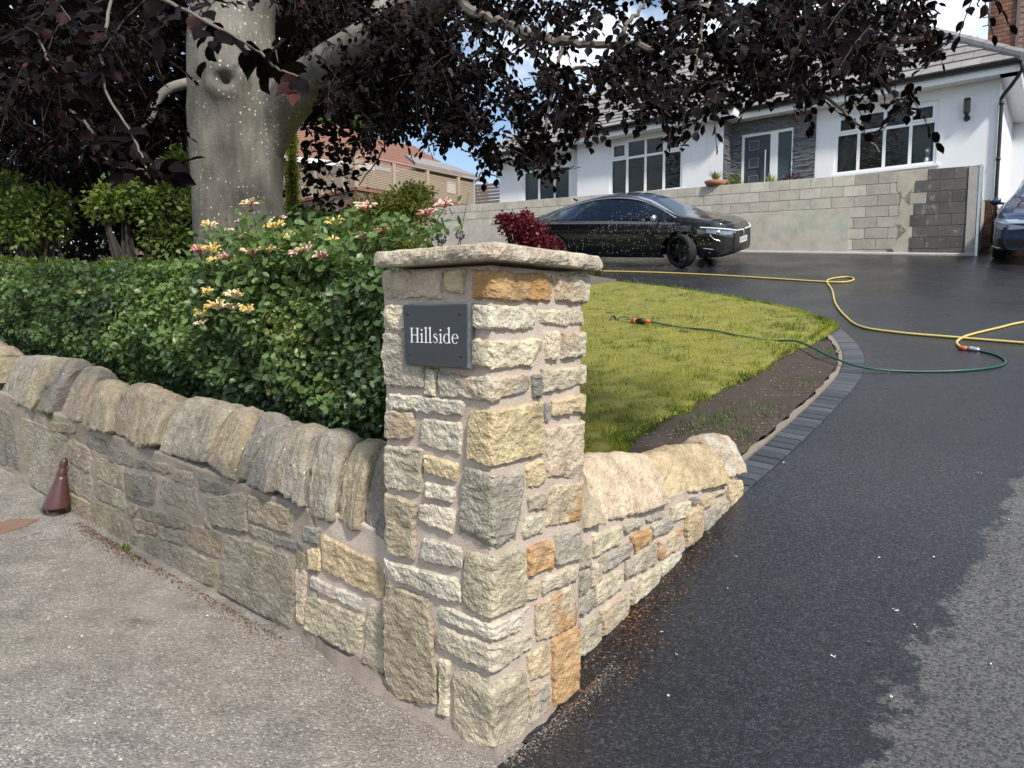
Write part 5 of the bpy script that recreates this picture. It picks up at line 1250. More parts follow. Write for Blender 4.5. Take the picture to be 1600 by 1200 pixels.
def fence_run(p, q, nbay, slats=15):
    d = (q - p); L = np.linalg.norm(d); d = d / L; n_ = np.array([d[1], -d[0], 0])
    for k in range(nbay + 1):
        c = p + d * (L * k / nbay); m_ = MB(); w = .06
        m_.hexa([c - d * w - n_ * w + (0, 0, .09), c + d * w - n_ * w + (0, 0, .09), c + d * w + n_ * w + (0, 0, .09), c - d * w + n_ * w + (0, 0, .09), c - d * w - n_ * w + (0, 0, FH + .12), c + d * w - n_ * w + (0, 0, FH + .12), c + d * w + n_ * w + (0, 0, FH + .12), c - d * w + n_ * w + (0, 0, FH + .12)])
        m_.build('post', M['wood'], fence)
    for k in range(nbay):
        x = p + d * (L * k / nbay + .07); y = p + d * (L * (k + 1) / nbay - .07)
        for j in range(slats):
            z = .16 + j * (FH - .14) / slats; h = .036; m_ = MB(); m_.hexa([x + n_ * .0 + (0, 0, z), y + (0, 0, z), y + n_ * .02 + (0, 0, z), x + n_ * .02 + (0, 0, z), x + (0, 0, z + h), y + (0, 0, z + h), y + n_ * .02 + (0, 0, z + h), x + n_ * .02 + (0, 0, z + h)])
            m_.build('slat', M['wood'], fence)
    m_ = MB(); z = FH + .122; m_.hexa([p - n_ * .07 + (0, 0, z), q - n_ * .07 + (0, 0, z), q + n_ * .07 + (0, 0, z), p + n_ * .07 + (0, 0, z), p - n_ * .07 + (0, 0, z + .04), q - n_ * .07 + (0, 0, z + .04), q + n_ * .07 + (0, 0, z + .04), p + n_ * .07 + (0, 0, z + .04)]); m_.build('top_rail', M['wood'], fence)
fence_run(cLft, c0, 2); fence_run(c0 + (cR - c0) * .004, cR, 4)
# white picket balustrade glimpsed through it
wbl = empty('white_balustrade', cLft, 'white balustrade standing behind the slatted fence', 'balustrade')
for k in range(6):
    pk = MB()
    p = cLft + (c0 - cLft) * (.12 + k * .14) + np.array([-.05, .5, .1]); pk.hexa([p, p + (.06, 0, 0), p + (.06, .03, 0), p + (0, .03, 0), p + (0, 0, .6), p + (.06, 0, .6), p + (.06, .03, .6), p + (0, .03, .6)]); pk.build('baluster', M['upvc'], wbl)
rh = empty('red_roofed_house', at_y(560, 230, 33), 'distant brick house with red brown tiled roof behind the slatted fence', 'house')
e0 = at_y(430, 268, 29.5); e1 = at_y(585, 233, 31.5); ez = (e0[2] + e1[2]) / 2; e0[2] = ez; e1[2] = ez
dd = (e1 - e0); dd /= np.linalg.norm(dd); nn_ = np.array([-dd[1], dd[0], 0]); e0 = e0 - dd * 5
mb = MB(); rzz = 2.3; rd = 3.2
mb.add([e0, e1, e1 + nn_ * rd - dd * .0 + (0, 0, rzz), e0 + nn_ * rd + (0, 0, rzz), e1 + nn_ * 2 * rd, e0 + nn_ * 2 * rd], [(0, 1, 2, 3), (3, 2, 4, 5)])
def tiled_roof(name, E0, E1, T0, T1, rows, cols, m, parent):
    mb = MB(); 
    for r in range(rows):
        for c in range(cols):
            f = lambda u, v: (E0 * (1 - u) + E1 * u) * (1 - v) + (T0 * (1 - u) + T1 * u) * v
            o_ = .5 * (r % 2); u0 = max(0, (c - o_) / cols); u1 = min(1, (c + .95 - o_) / cols); v0, v1 = r / rows, min(1, (r + 1.1) / rows); up = np.array([0, 0, .045])
            if u1 <= u0: continue
            mb.hexa([f(u0, v0), f(u1, v0), f(u1, v1), f(u0, v1), f(u0, v0) + up, f(u1, v0) + up, f(u1, v1) + up * .2, f(u0, v1) + up * .2])
    o = mb.build(name, m, parent); o['kind'] = 'stuff'; return o
mb.build('roof', M['redtile'], rh); tiled_roof('roof_tiles', e0, e1, e0 + nn_ * rd + (0, 0, rzz), e1 + nn_ * rd + (0, 0, rzz), 16, 40, M['redtile'], rh)
mb = MB(); mb.hexa([e0 + nn_ * .3 - (0, 0, 5), e1 + nn_ * .3 - dd * .3 - (0, 0, 5), e1 + nn_ * 6 - dd * .3 - (0, 0, 5), e0 + nn_ * 6 - (0, 0, 5), e0 + nn_ * .3 - (0, 0, .1), e1 + nn_ * .3 - dd * .3 - (0, 0, .1), e1 + nn_ * 6 - dd * .3 - (0, 0, .1), e0 + nn_ * 6 - (0, 0, .1)]); o = mb.build('wall', M['brickwall'], rh); uvbox(o)
mb = MB(); mb.hexa([e0 - nn_ * .02 - (0, 0, .2), e1 - nn_ * .02 - (0, 0, .2), e1 - (0, 0, .2), e0 - (0, 0, .2), e0 - nn_ * .02, e1 - nn_ * .02, e1, e0]); mb.build('fascia', M['upvc'], rh)
# second wing, gable roof facing
g0 = at_y(590, 238, 31.6); g1 = at_y(745, 258, 36.0); g0[2] = ez; g1[2] = ez; d2 = (g1 - g0) / np.linalg.norm(g1 - g0); n2 = np.array([-d2[1], d2[0], 0])
tiled_roof('roof_tiles', g0, g1, g0 + n2 * 3 + d2 * .4 + (0, 0, 2.1), g1 + n2 * 3 - d2 * 1.5 + (0, 0, 2.1), 14, 22, M['redtile'], rh)
mb = MB(); mb.add([g0, g1, g1 + n2 * 3 - d2 * 1.5 + (0, 0, 2.1), g0 + n2 * 3 + d2 * .4 + (0, 0, 2.1)], [(0, 1, 2, 3)]); mb.hexa([g0 + n2 * .3 - (0, 0, 5), g1 + n2 * .3 - (0, 0, 5), g1 + n2 * 6 - (0, 0, 5), g0 + n2 * 6 - (0, 0, 5), g0 + n2 * .3 - (0, 0, .1), g1 + n2 * .3 - (0, 0, .1), g1 + n2 * 6 - (0, 0, .1), g0 + n2 * 6 - (0, 0, .1)]); o = mb.build('wing', M['brickwall'], rh); uvbox(o)
# dark summer house
sh = empty('summer_house', at_y(690, 290, 29.5), 'dark timber garden shed with grey felt roof beyond the fence', 'shed')
s0 = at_y(650, 262, 29.0); s1 = at_y(740, 275, 31.5); s1[2] = s0[2]; sd_ = (s1 - s0) / np.linalg.norm(s1 - s0); sn = np.array([-sd_[1], sd_[0], 0])
mb = MB(); mb.hexa([s0 - (0, 0, 3), s1 - (0, 0, 3), s1 + sn * 3 - (0, 0, 3), s0 + sn * 3 - (0, 0, 3), s0, s1, s1 + sn * 3, s0 + sn * 3]); mb.build('wall', M['grey_wood'], sh)
mb = MB(); mb.hexa([s0 - sd_ * .3 - sn * .3, s1 + sd_ * .3 - sn * .3, s1 + sn * 1.6 + (0, 0, .8), s0 + sd_ * .8 + sn * 1.6 + (0, 0, .8), s0 - sd_ * .3 - sn * .3 + (0, 0, .12), s1 + sd_ * .3 - sn * .3 + (0, 0, .12), s1 + sn * 1.6 + (0, 0, .9), s0 + sd_ * .8 + sn * 1.6 + (0, 0, .9)]); mb.build('roof', M['tile'], sh)
wv = s0 + sd_ * 1.7 - sn * .02 - (0, 0, .75); mb = MB(); mb.hexa([wv, wv + sd_ * .7, wv + sd_ * .7 + sn * .03, wv + sn * .03, wv + (0, 0, .5), wv + sd_ * .7 + (0, 0, .5), wv + sd_ * .7 + sn * .03 + (0, 0, .5), wv + sn * .03 + (0, 0, .5)]); mb.build('window', M['upvc'], sh)
# woven fence panel beside the bungalow
f0 = at_y(742, 322, 26.5); f1 = at_y(785, 326, 26.0); lp_ = empty('lattice_panel', f0, 'grey brown curved top fence panel between the slatted fence and the bungalow', 'fence')
fd = f1 - f0; fd[2] = 0
for k in range(9):
    z = k * .12 - .3; m_ = MB(); q = f0 + (0, 0, z); e_ = q + fd; m_.hexa([q, e_, e_ + (0, .03, 0), q + (0, .03, 0), q + (0, 0, .1), e_ + (0, 0, .1), e_ + (0, .03, .1), q + (0, .03, .1)]); m_.build('board', M['grey_wood'], lp_)
top = [f0 + fd * t + np.array([0, 0, .86 + .22 * math.sin(math.pi * t)]) for t in np.linspace(0, 1, 12)]; MB().tube(top, .035, 6).build('top_rail', M['grey_wood'], lp_)
# ------------------------------------------------------------------ plants
def norm(v): return v / (np.linalg.norm(v, axis=-1, keepdims=True) + 1e-9)
def proj(P_):
    d = np.asarray(P_) - CAMP; f = d[:, 1] * math.cos(PITCH) - d[:, 2] * math.sin(PITCH); u = d[:, 1] * math.sin(PITCH) + d[:, 2] * math.cos(PITCH)
    return 800 + FPX * d[:, 0] / f, 600 - FPX * u / f
def leaf_cloud(name, pos, axis, nrm, size, tmpl, tris, m, parent=None, r=None):
    """leaves: template (k,3) with x along the leaf, y across, z up"""
    pos = np.asarray(pos); x = norm(np.asarray(axis)); n = np.asarray(nrm); n = norm(n - (n * x).sum(1, keepdims=True) * x); y = np.cross(n, x)
    s = np.asarray(size)[:, None, None]; T = np.asarray(tmpl)[None]
    V = pos[:, None] + s * (T[..., 0:1] * x[:, None] + T[..., 1:2] * y[:, None] + T[..., 2:3] * n[:, None])
    k = len(tmpl); N = len(pos); F = (np.arange(N)[:, None, None] * k + np.asarray(tris)[None]).reshape(-1, 3)
    if r is None: r = np.clip(rng.beta(2, 3, N), 0, 1)
    return link(name, npmesh(name, V.reshape(-1, 3), F, m, False, np.repeat(r, k)), parent)
# beech: ovate with a wavy, pleated edge
_st = [(.0, 0), (.10, .17), (.27, .31), (.46, .365), (.66, .31), (.85, .16), (1.0, 0)]
BE = [(0, 0, 0)]; BT = []
for i_, (t_, w_) in enumerate(_st[1:-1]):
    k_ = .022 if i_ % 2 else -.008
    BE += [(t_ - .03, w_, .05 + k_), (t_, 0, -.02 - .04 * t_ * t_), (t_ - .03, -w_, .05 + k_)]
BE.append((1.0, 0, -.09)); BE = np.array(BE)
BT += [(0, 2, 1), (0, 3, 2)]
for i_ in range(4):
    o_ = 1 + 3 * i_; BT += [(o_, o_ + 1, o_ + 4), (o_, o_ + 4, o_ + 3), (o_ + 1, o_ + 2, o_ + 5), (o_ + 1, o_ + 5, o_ + 4)]
BT += [(13, 14, 16), (14, 15, 16)]; BT = np.array(BT)
# hawthorn: lobed
HA = np.array([(0, 0, 0), (.22, .16, .01), (.34, .36, .04), (.5, .27, .02), (.74, .34, .03), (.80, .2, .01), (1.02, 0, -.04), (.80, -.2, .01), (.74, -.34, .03), (.5, -.27, .02), (.34, -.36, .04), (.22, -.16, .01), (.5, 0, -.03)])
HT = np.array([(i, i + 1, 12) for i in range(11)] + [(11, 0, 12)])
OV_ = np.array([(0, 0, 0), (.3, .27, .04), (.7, .25, .04), (1, 0, -.05), (.7, -.25, .04), (.3, -.27, .04), (.5, 0, -.02)]); OT_ = np.array([(i, i + 1, 6) for i in range(5)] + [(5, 0, 6)])
SM = np.array([(0, 0, 0), (.45, .3, .04), (1, 0, -.04), (.45, -.3, .04)]); ST = np.array([(0, 3, 1), (1, 3, 2)])
# ---- hedge
hedge = empty('hawthorn_hedge', WG(3, .9), 'clipped dark green hawthorn hedge behind the long stone wall', 'hedge')
def hedge_top(a): return 1.745 + .04 * (a - .5)
N = 38000; pos = []; nr = []
while len(pos) < N:
    f = random.random(); a = .60 + 7.0 * random.random() ** 1.25
    zt = hedge_top(a) + .02 * nz((a * 3, 0, 0), 1) ; zb = cb(a) + .12
    if f < .74:
        z = zb + (zt - zb) * random.random() ** .9; lump = .10 * nz((a * 2.6, z * 3.2, 5), 1) + .05 * nz((a * 7, z * 7, 9), 1)
        dep = abs(random.gauss(0, .10)); bfr = .40 + .10 * (1 - (z - zb) / (zt - zb)) * (z < zb + .25)
        round_ = .10 * smst(z, zt - .18, zt); b = bfr + lump + dep + round_; n = -DR * .9 + np.array([0, 0, .55]) + rng.normal(0, .55, 3)
    else:
        b = .45 + 1.0 * random.random(); z = zt - abs(random.gauss(0, .035)) + .025 * nz((a * 4, b * 4, 2), 1) + (.03 * random.random() if random.random() < .08 else 0); n = np.array([0, 0, 1.0]) - DR * .3 + rng.normal(0, .5, 3)
    # thin dark hollow beside the pillar
    if a < .80 and z < 1.55 and random.random() < .75 * (1 - (a - .6) / .2) * (1 if z > .85 else .3): continue
    pos.append(W(a, b, z)); nr.append(n)
pos = np.array(pos); nr = np.array(nr); ax = rng.normal(0, 1, (N, 3)) + np.array([0, 0, -.35]) - DR * .4
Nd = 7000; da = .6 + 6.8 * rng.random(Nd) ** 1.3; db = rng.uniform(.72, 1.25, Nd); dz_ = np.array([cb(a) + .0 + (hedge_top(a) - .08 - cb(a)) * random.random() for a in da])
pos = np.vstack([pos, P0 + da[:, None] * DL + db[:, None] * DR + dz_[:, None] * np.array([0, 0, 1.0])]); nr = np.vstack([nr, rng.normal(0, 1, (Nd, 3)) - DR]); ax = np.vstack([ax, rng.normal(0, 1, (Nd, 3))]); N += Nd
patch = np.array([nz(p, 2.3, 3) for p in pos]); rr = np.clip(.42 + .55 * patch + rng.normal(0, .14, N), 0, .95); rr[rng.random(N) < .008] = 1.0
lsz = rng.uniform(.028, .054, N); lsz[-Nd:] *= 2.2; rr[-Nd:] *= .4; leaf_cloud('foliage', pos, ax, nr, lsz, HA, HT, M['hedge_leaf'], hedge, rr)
mb = MB()
for k in range(30):
    a = .6 + 6.9 * random.random() ** 1.4; b = .75 + .3 * random.random(); a = max(a, 1.3); p = WG(a, b, 0); q = p + np.array([random.gauss(0, .22), random.gauss(0, .15), 0]) ; q[2] = hedge_top(a) - .05 - .3 * random.random(); q[2] -= .1
    m_ = (p + q) / 2 + rng.normal(0, .06, 3); mb.tube([p, m_, q], [.012, .008, .003], 4, False)
for k in range(60):        # bare twigs showing beside the pillar
    p = W(.62 + .35 * random.random(), .62 + .2 * random.random(), .9 + .65 * random.random()); q = p - DR * random.uniform(.08, .25) + np.array([random.gauss(0, .1), 0, random.gauss(0, .1)]); mb.tube([p, (p + q) / 2 + rng.normal(0, .02, 3), q], [.004, .003, .0015], 4, False)
mb.build('stems', M['twig'], hedge)['kind'] = 'stuff'
# ---- honeysuckle on the hedge
hs = empty('honeysuckle', W(1.7, .6, 1.3), 'honeysuckle with yellow and pink flowers scrambling over the hedge by the pillar', 'climber')
Z7 = (270, 310, .26875)
HF = [(455, 50, .45, 1.), (220, 175, .7, 1.), (410, 155, .3, .9), (335, 210, .5, .8), (600, 185, .95, 1.1), (622, 148, .35, .9), (455, 240, .2, 1.1), (155, 320, .1, 1.1), (235, 318, .97, 1.2), (325, 362, .08, .9), (252, 375, .95, 1.), (465, 338, .45, 1.1), (560, 318, .75, 1.2), (640, 300, .5, .5),
      (775, 322, .5, 1.1), (740, 345, .35, .9), (872, 355, .35, .7), (950, 168, .85, 1.2), (690, 240, .95, .7), (790, 236, .9, .6), (870, 262, .95, .5), (935, 262, .95, .5), (1130, 75, .4, 1.3), (1120, 245, .3, .9), (1222, 215, .12, .8), (1482, 112, .1, .7), (1580, 55, .25, .8),
      (370, 585, .6, 1.2), (218, 562, .95, .8), (265, 650, .7, 1.5), (180, 690, .9, 1.), (355, 652, .5, .9), (440, 670, .95, .9), (172, 745, .52, .6)]
centers = []
for (x, y, c, s) in HF:
    px, py = cvt(Z7, [(x, y)])[0]; b = .34 if py > 440 else (.42 if py > 392 else random.uniform(.5, .75)); a, z = on_b(px, py, b); p = W(a, b, z); centers.append(p)
    V = []; F = []; rv = []
    npet = int(13 * s) + 6
    for k in range(npet):
        t = 2 * math.pi * k / npet + random.uniform(-.3, .3); el = random.uniform(.15, .95); d = np.array([math.cos(t) * math.cos(el), math.sin(t) * math.cos(el), math.sin(el)]); d = d + np.array([0, 0, .25]) - DR * .35; d /= np.linalg.norm(d)
        L = random.uniform(.034, .056) * (.7 + .4 * s); bend = np.array([0, 0, -.012]) ; pts = [p, p + d * L * .5 + np.array([0, 0, .003]), p + d * L, p + d * L * 1.25 + bend]
        vv, ff = tube(pts, [.0020, .0034, .0058, .0030], 5, False); o_ = len(V); V += vv; F += [tuple(i + o_ for i in f) for f in ff]; cv = min(1, max(0, c + random.gauss(0, .16)))
        rv += [min(1, max(0, cv + (.12 if i // 5 > 1 else -.12))) for i in range(len(vv))]
    me = npmesh('flower', np.array(V), np.array(F), M['flower'], True, rv); link('flower', me, hs)
lp_, ln_, lax = [], [], []; tw_ = MB()
for p in centers:
    for k in range(10):
        q = p + rng.normal(0, .045, 3) + np.array([0, 0, -.035]) + DR * .02; lp_.append(q); ln_.append(np.array([0, 0, .8]) - DR * .6 + rng.normal(0, .4, 3)); lax.append(rng.normal(0, 1, 3))
    root = p + np.array([0, 0, -random.uniform(.15, .4)]) + DR * .15 + rng.normal(0, .06, 3); tw_.tube([root, (p + root) / 2 + rng.normal(0, .03, 3), p], [.003, .0025, .0015], 5, False)
for k in range(1300):      # leaves spread over the bank
    px = random.gauss(440, 62); py = random.gauss(388, 20); b = random.uniform(.40, .8); a, z = on_b(px, py, b)
    if px > 560 and py > 380: continue
    lp_.append(W(a, b, z)); ln_.append(np.array([0, 0, .8]) - DR * .5 + rng.normal(0, .45, 3)); lax.append(rng.normal(0, 1, 3))
for k in range(170):
    px = random.gauss(615, 40); py = random.gauss(358, 16); b = random.uniform(.6, .85); a, z = on_b(px, py, b); lp_.append(W(a, b, z)); ln_.append(np.array([0, 0, .7]) - DR * .6 + rng.normal(0, .45, 3)); lax.append(rng.normal(0, 1, 3))
for k in range(170):
    px = random.gauss(385, 38); py = random.gauss(455, 42); b = random.uniform(.33, .42); a, z = on_b(px, py, b); lp_.append(W(a, b, z)); ln_.append(np.array([0, 0, .5]) - DR * .8 + rng.normal(0, .4, 3)); lax.append(rng.normal(0, 1, 3) + np.array([0, 0, -.6]))
n = len(lp_); leaf_cloud('foliage', np.array(lp_), np.array(lax), np.array(ln_), rng.uniform(.034, .066, n), OV_, OT_, M['honey_leaf'], hs)
for k in range(40):
    px = random.gauss(470, 90); a, z = on_b(px, 400, .7); p = W(a, .7, z - .2); q = p + np.array([random.gauss(0, .08), 0, random.uniform(.25, .5)]); tw_.tube([p, (p + q) / 2 + rng.normal(0, .02, 3), q], [.003, .0025, .001], 5, False)
tw_.build('stems', M['twig'], hs)['kind'] = 'stuff'

# ---- copper beech
TY = 7.2
tc = at_y(375, 395, TY); tgx, tgy = AB(tc); tbase = WG(tgx, tgy, -.1)
beech = empty('copper_beech_tree', tbase + (0, 0, .1), 'big copper beech with thick grey trunk and dark purple leaves overhanging the garden', 'tree')
def tp(px, py, Y=TY): return at_y(px, py, Y)
def mpx(w, Y): return w * Y / FPX
def organic_tube(pts, rad, n=20, seed=0, amp=.05, sub=6):
    pts = smooth_path(pts, sub); k = len(pts); rr_ = np.interp(np.linspace(0, 1, k), np.linspace(0, 1, len(rad)), rad)
    V, F = tube(pts, list(rr_), n)
    out = []
    for i, v in enumerate(V):
        c = pts[min(i // n, k - 1)]; d = v - c; q = v * np.array([1, 1, .5]); out.append(c + d * (1 + amp * nz(q, 2.2, seed) + amp * .5 * nz(q, 6, seed)))
    return out, F
V, F = organic_tube([tbase - (0, 0, .2), tp(372, 480), tp(374, 395), tp(372, 300), tp(372, 230), tp(372, 175), tp(366, 115), tp(362, 50), tp(370, -40), tp(385, -150)], [mpx(96, TY), mpx(74, TY), mpx(66, TY), mpx(66, TY), mpx(69, TY), mpx(71, TY), mpx(66, TY), mpx(62, TY), mpx(60, TY), mpx(55, TY)], 72, 3, .045, 14)
# swollen collar with a knot hole
kc = tp(350, 122, TY - .46)
V2 = []
for v in V:
    d = np.linalg.norm((v - kc) * np.array([1, .8, 1])); V2.append(v + (norm(v - np.array([tc[0], TY, v[2]])) * ((.06 + .05 * nz(v, 5)) * math.exp(-((d - .12) / .08) ** 2) - .17 * math.exp(-(d / .045) ** 2)) if v[1] < TY + .2 else 0))
part('trunk', V2, F, M['bark'], beech, True)
def limb(pts, rad, n=14, seed=1, amp=.06):
    V, F = organic_tube(pts, rad, n, seed, amp, 7); return part('limb', V, F, M['bark'], beech, True)
limb([tp(384, 330, 7.2), tp(402, 255, 7.18), tp(438, 178, 7.1), tp(494, 118, 6.75), tp(560, 75, 6.3), tp(640, 25, 6.0), tp(700, -25, 5.7), tp(800, -110, 5.2)], [.14, .20, .215, .195, .175, .165, .155, .14], 26, 11)
limb([tp(372, 60), tp(350, -30, 7.5), tp(300, -150, 8.2)], [.3, .26, .2], 16, 12)
limb([tp(560, 75, 6.3), tp(590, 30, 6.5), tp(610, -20, 6.7), tp(640, -90, 6.9)], [.12, .10, .08, .06], 12, 13)
limb([tp(310, 130), tp(285, 132, 7.0), tp(262, 140, 6.8), tp(244, 160, 6.7), tp(236, 185, 6.6), tp(222, 200, 6.5)], [.07, .05, .042, .035, .028, .01], 10, 14)
BR_PX = [  # thin branches: (px, py, depth), radius start
    ([(700, -25, 5.7), (740, 20, 5.4), (800, 42, 5.2), (880, 66, 5.0), (960, 70, 4.9), (1040, 78, 4.7), (1105, 88, 4.6), (1170, 96, 4.5)], .042), ([(960, 70, 4.9), (985, 30, 5.0), (1005, 10, 5.1), (1010, -40, 5.2)], .02),
    ([(800, 42, 5.2), (860, 100, 5.1), (920, 108, 5.0), (975, 122, 4.9), (1010, 150, 4.8)], .02), ([(800, -110, 5.2), (950, -40, 4.8), (1100, 10, 4.6), (1220, 50, 4.4), (1330, 80, 4.3), (1440, 60, 4.2), (1475, 85, 4.1)], .045),
    ([(1220, 50, 4.4), (1260, 110, 4.2), (1300, 160, 4.05), (1345, 200, 3.9), (1375, 238, 3.8)], .014), ([(640, 25, 6.0), (680, 90, 5.8), (720, 130, 5.6), (760, 150, 5.5), (800, 190, 5.4), (840, 260, 5.3)], .025), ([(560, 75, 6.3), (600, 120, 6.0), (640, 150, 5.8), (680, 170, 5.7), (690, 240, 5.6)], .02),
    ([(495, 118, 6.6), (540, 160, 6.3), (580, 190, 6.1), (600, 230, 6.0), (560, 290, 5.9)], .016), ([(300, -150, 8.2), (180, -40, 5.0), (60, -20, 3.6), (-60, 10, 3.2)], .04), ([(180, -40, 5.0), (170, 20, 2.6), (160, 80, 2.5), (165, 140, 2.45), (200, 200, 2.4), (225, 250, 2.35), (234, 278, 2.3)], .006),
    ([(245, -5, 2.3), (300, 22, 2.2), (345, 45, 2.15), (400, 78, 2.1), (430, 105, 2.1), (468, 118, 2.1)], .006), ([(35, 35, 3.0), (60, 60, 3.0), (75, 95, 3.0), (95, 118, 3.0)], .006), ([(1350, -60, 3.6), (1440, -30, 3.0), (1515, -10, 2.6), (1530, 10, 2.55)], .006), ([(110, 170, 3.6), (140, 200, 3.6), (150, 230, 3.6), (180, 258, 3.6), (225, 265, 3.6)], .008),
    ([(1100, 10, 4.6), (1090, 90, 4.4), (1075, 150, 4.3), (1065, 215, 4.2)], .012), ([(880, 66, 5.0), (860, 160, 4.9), (850, 230, 4.8), (835, 300, 4.8)], .014)]
anchors = []
tw_ = MB(); pt_ = MB()
for pts, r in BR_PX:
    P_ = smooth_path([tp(*q) for q in pts], 6); k = len(P_); P_ = [p + (rng.normal(0, min(.012, r * .35), 3) if 0 < i < k - 1 else 0) for i, p in enumerate(P_)]
    (pt_ if pts[0][2] < 6.1 else tw_).tube(P_, list(np.linspace(r, max(.0025, r * .25), k)), 7, False); anchors += P_[2:]
anchors = np.array(anchors)
# leaf sprays: short twigs carrying two ranks of leaves
spr_pos, spr_ax, spr_n, spr_s, spr_r = [], [], [], [], []
def spray(o, d, L, ls, bright=0.0, twig=True, tint=0.0):
    d = d / np.linalg.norm(d); up = np.array([0, 0, 1.0]); s = np.cross(d, up); s = s / (np.linalg.norm(s) + 1e-6); n_ = np.cross(s, d); n_ = n_ if n_[2] > 0 else -n_; rot = random.gauss(0, .5); n_ = n_ * math.cos(rot) + s * math.sin(rot); s = np.cross(n_, d)
    n = max(3, int(L / (ls * .55))); pts = []
    for k in range(n + 1):
        t = k / n; p = o + d * L * t + np.array([0, 0, -.22 * L * t * t]); pts.append(p)
        sd_ = 1 if k % 2 else -1
        a_ = d * .75 + s * sd_ * .75 + rng.normal(0, .18, 3); 
        if k == n: a_ = d + rng.normal(0, .1, 3)
        spr_pos.append(p); spr_ax.append(a_ + np.array([0, 0, -.25])); spr_n.append(n_ + rng.normal(0, .33, 3)); spr_s.append(ls * random.uniform(.7, 1.15)); spr_r.append(min(1, max(0, random.betavariate(2, 3.2) + bright + tint)))
    if twig: tw_.tube([pts[0], pts[len(pts) // 2], pts[-1]], .0022, 3, False)
def clump(px, py, Y, rx, ry, n, dY=.5, ls=.07, L=.34, bright=0.0):
    for k in range(n):
        r_ = math.sqrt(random.random()); t = random.uniform(0, 2 * math.pi); x = px + rx * .85 * r_ * math.cos(t); y = py + ry * .85 * r_ * math.sin(t); yy = max(1.5, Y + random.gauss(0, dY)); p = at_y(x, y, yy)
        c = at_y(px, py - ry * .5, Y); d = (p - c); d = d / (np.linalg.norm(d) + 1e-6) + np.array([random.gauss(0, .6), random.gauss(0, .6), random.gauss(-.25, .35)])
        spray(p - d * .1, d, L * random.uniform(.6, 1.2), ls, bright)
CL = [(480, 40, 6.8, 40, 40, 22), (620, 60, 5.5, 70, 40, 36), (440, 10, 5.8, 60, 20, 14), (530, 175, 6.0, 40, 24, 14),  # (px, py, depth, rx, ry, sprays): the crown as seen from the road
    (520, 60, 7.4, 90, 70, 150), (560, 150, 6.6, 70, 60, 90), (640, 110, 6.2, 80, 70, 120), (700, 150, 5.8, 70, 70, 80), (620, 205, 6.0, 50, 38, 36), (700, 215, 5.6, 55, 40, 40), (575, 240, 5.8, 26, 22, 9), (655, 55, 6.4, 90, 50, 70),
    (760, 40, 5.8, 80, 50, 55), (770, 120, 5.5, 40, 45, 28), (800, 200, 5.3, 60, 50, 36), (850, 60, 5.4, 70, 60, 46), (870, 170, 5.0, 55, 55, 50), (900, 215, 4.9, 45, 30, 24), (840, 262, 5.0, 40, 28, 20), (770, 262, 5.4, 40, 26, 16), (860, 292, 4.9, 22, 16, 6), (730, 215, 5.6, 40, 35, 20),
    (940, 40, 5.1, 60, 45, 30), (960, 150, 4.8, 60, 45, 42), (1010, 100, 4.8, 70, 50, 52), (1000, 190, 4.6, 35, 26, 14), (1050, 170, 4.5, 45, 40, 32), (1060, 225, 4.3, 16, 22, 6), (1085, 55, 4.7, 60, 50, 38), (1130, 120, 4.5, 60, 50, 46), (1110, 170, 4.4, 45, 28, 20), (1040, 15, 5.0, 60, 25, 14),
    (1180, 60, 4.4, 60, 55, 44), (1210, 130, 4.3, 55, 45, 42), (1260, 60, 4.3, 60, 55, 48), (1290, 120, 4.1, 55, 45, 40), (1250, 175, 4.1, 40, 24, 18), (1340, 60, 4.2, 55, 50, 36), (1370, 130, 4.0, 45, 38, 26), (1420, 55, 4.1, 50, 42, 26), (1440, 105, 4.0, 34, 26, 11), (1345, 185, 3.9, 22, 18, 8), (1420, 195, 3.7, 22, 16, 6), (1180, 170, 4.3, 36, 20, 12), (1200, 10, 4.6, 90, 30, 34), (1400, 10, 4.4, 60, 25, 14)]
for c in CL: clump(c[0], c[1] - (24 if c[0] < 1150 else 36), c[2], c[3], c[4], int(c[5] * (2.2 if c[0] < 730 else 1.6 if c[0] < 900 else 1.25)), L=.2, ls=.06)
for (x, y, Y, dx, dy) in [(1522, 12, 2.55, -.4, -1), (1535, 8, 2.5, .4, -1), (1545, 5, 2.55, .9, -1), (1320, 205, 3.8, 1, -.5), (1290, 180, 3.9, 1, -.6)]: spray(at_y(x, y - 20, Y), np.array([dx, 0, dy]), .12, .055)
# nearer, larger-looking leaves at top left
for pts, r in BR_PX:
    if pts[-1][2] < 3.7 and pts[0][0] < 480 or pts[0] == (245, -5, 2.3):
        P_ = smooth_path([tp(*q) for q in pts], 6)
        for p in P_[(8 if pts[0][2] > 4 else 1)::3]:
            d = np.array([random.gauss(.3, .8), random.gauss(-.2, .5), random.gauss(-.5, .5)]); spray(p, d, random.uniform(.05, .12), .075, .05, False, .03)
for c in [(60, 30, 3.4, 120, 50, 14), (160, 0, 3.0, 90, 30, 8), (50, 110, 4.6, 90, 60, 44), (330, 0, 3.0, 70, 22, 5), (205, 80, 5.6, 80, 70, 70), (110, 190, 5.6, 110, 50, 60), (240, 190, 6.0, 50, 40, 26), (20, 180, 5.4, 70, 60, 46), (110, 60, 5.2, 120, 60, 60), (90, 250, 6.2, 110, 30, 30)]: clump(*c, dY=.4, ls=.064, L=.24, bright=.03)
def open_gap(P_): x_, y_ = proj(P_); return ~((x_ > 436) & (x_ < 474) & (y_ > 178) & (y_ < 340))
kp = open_gap(np.array(spr_pos))
leaf_cloud('crown', np.array(spr_pos)[kp], np.array(spr_ax)[kp], np.array(spr_n)[kp], np.array(spr_s)[kp], BE, BT, M['beech_leaf'], beech, np.array(spr_r)[kp])
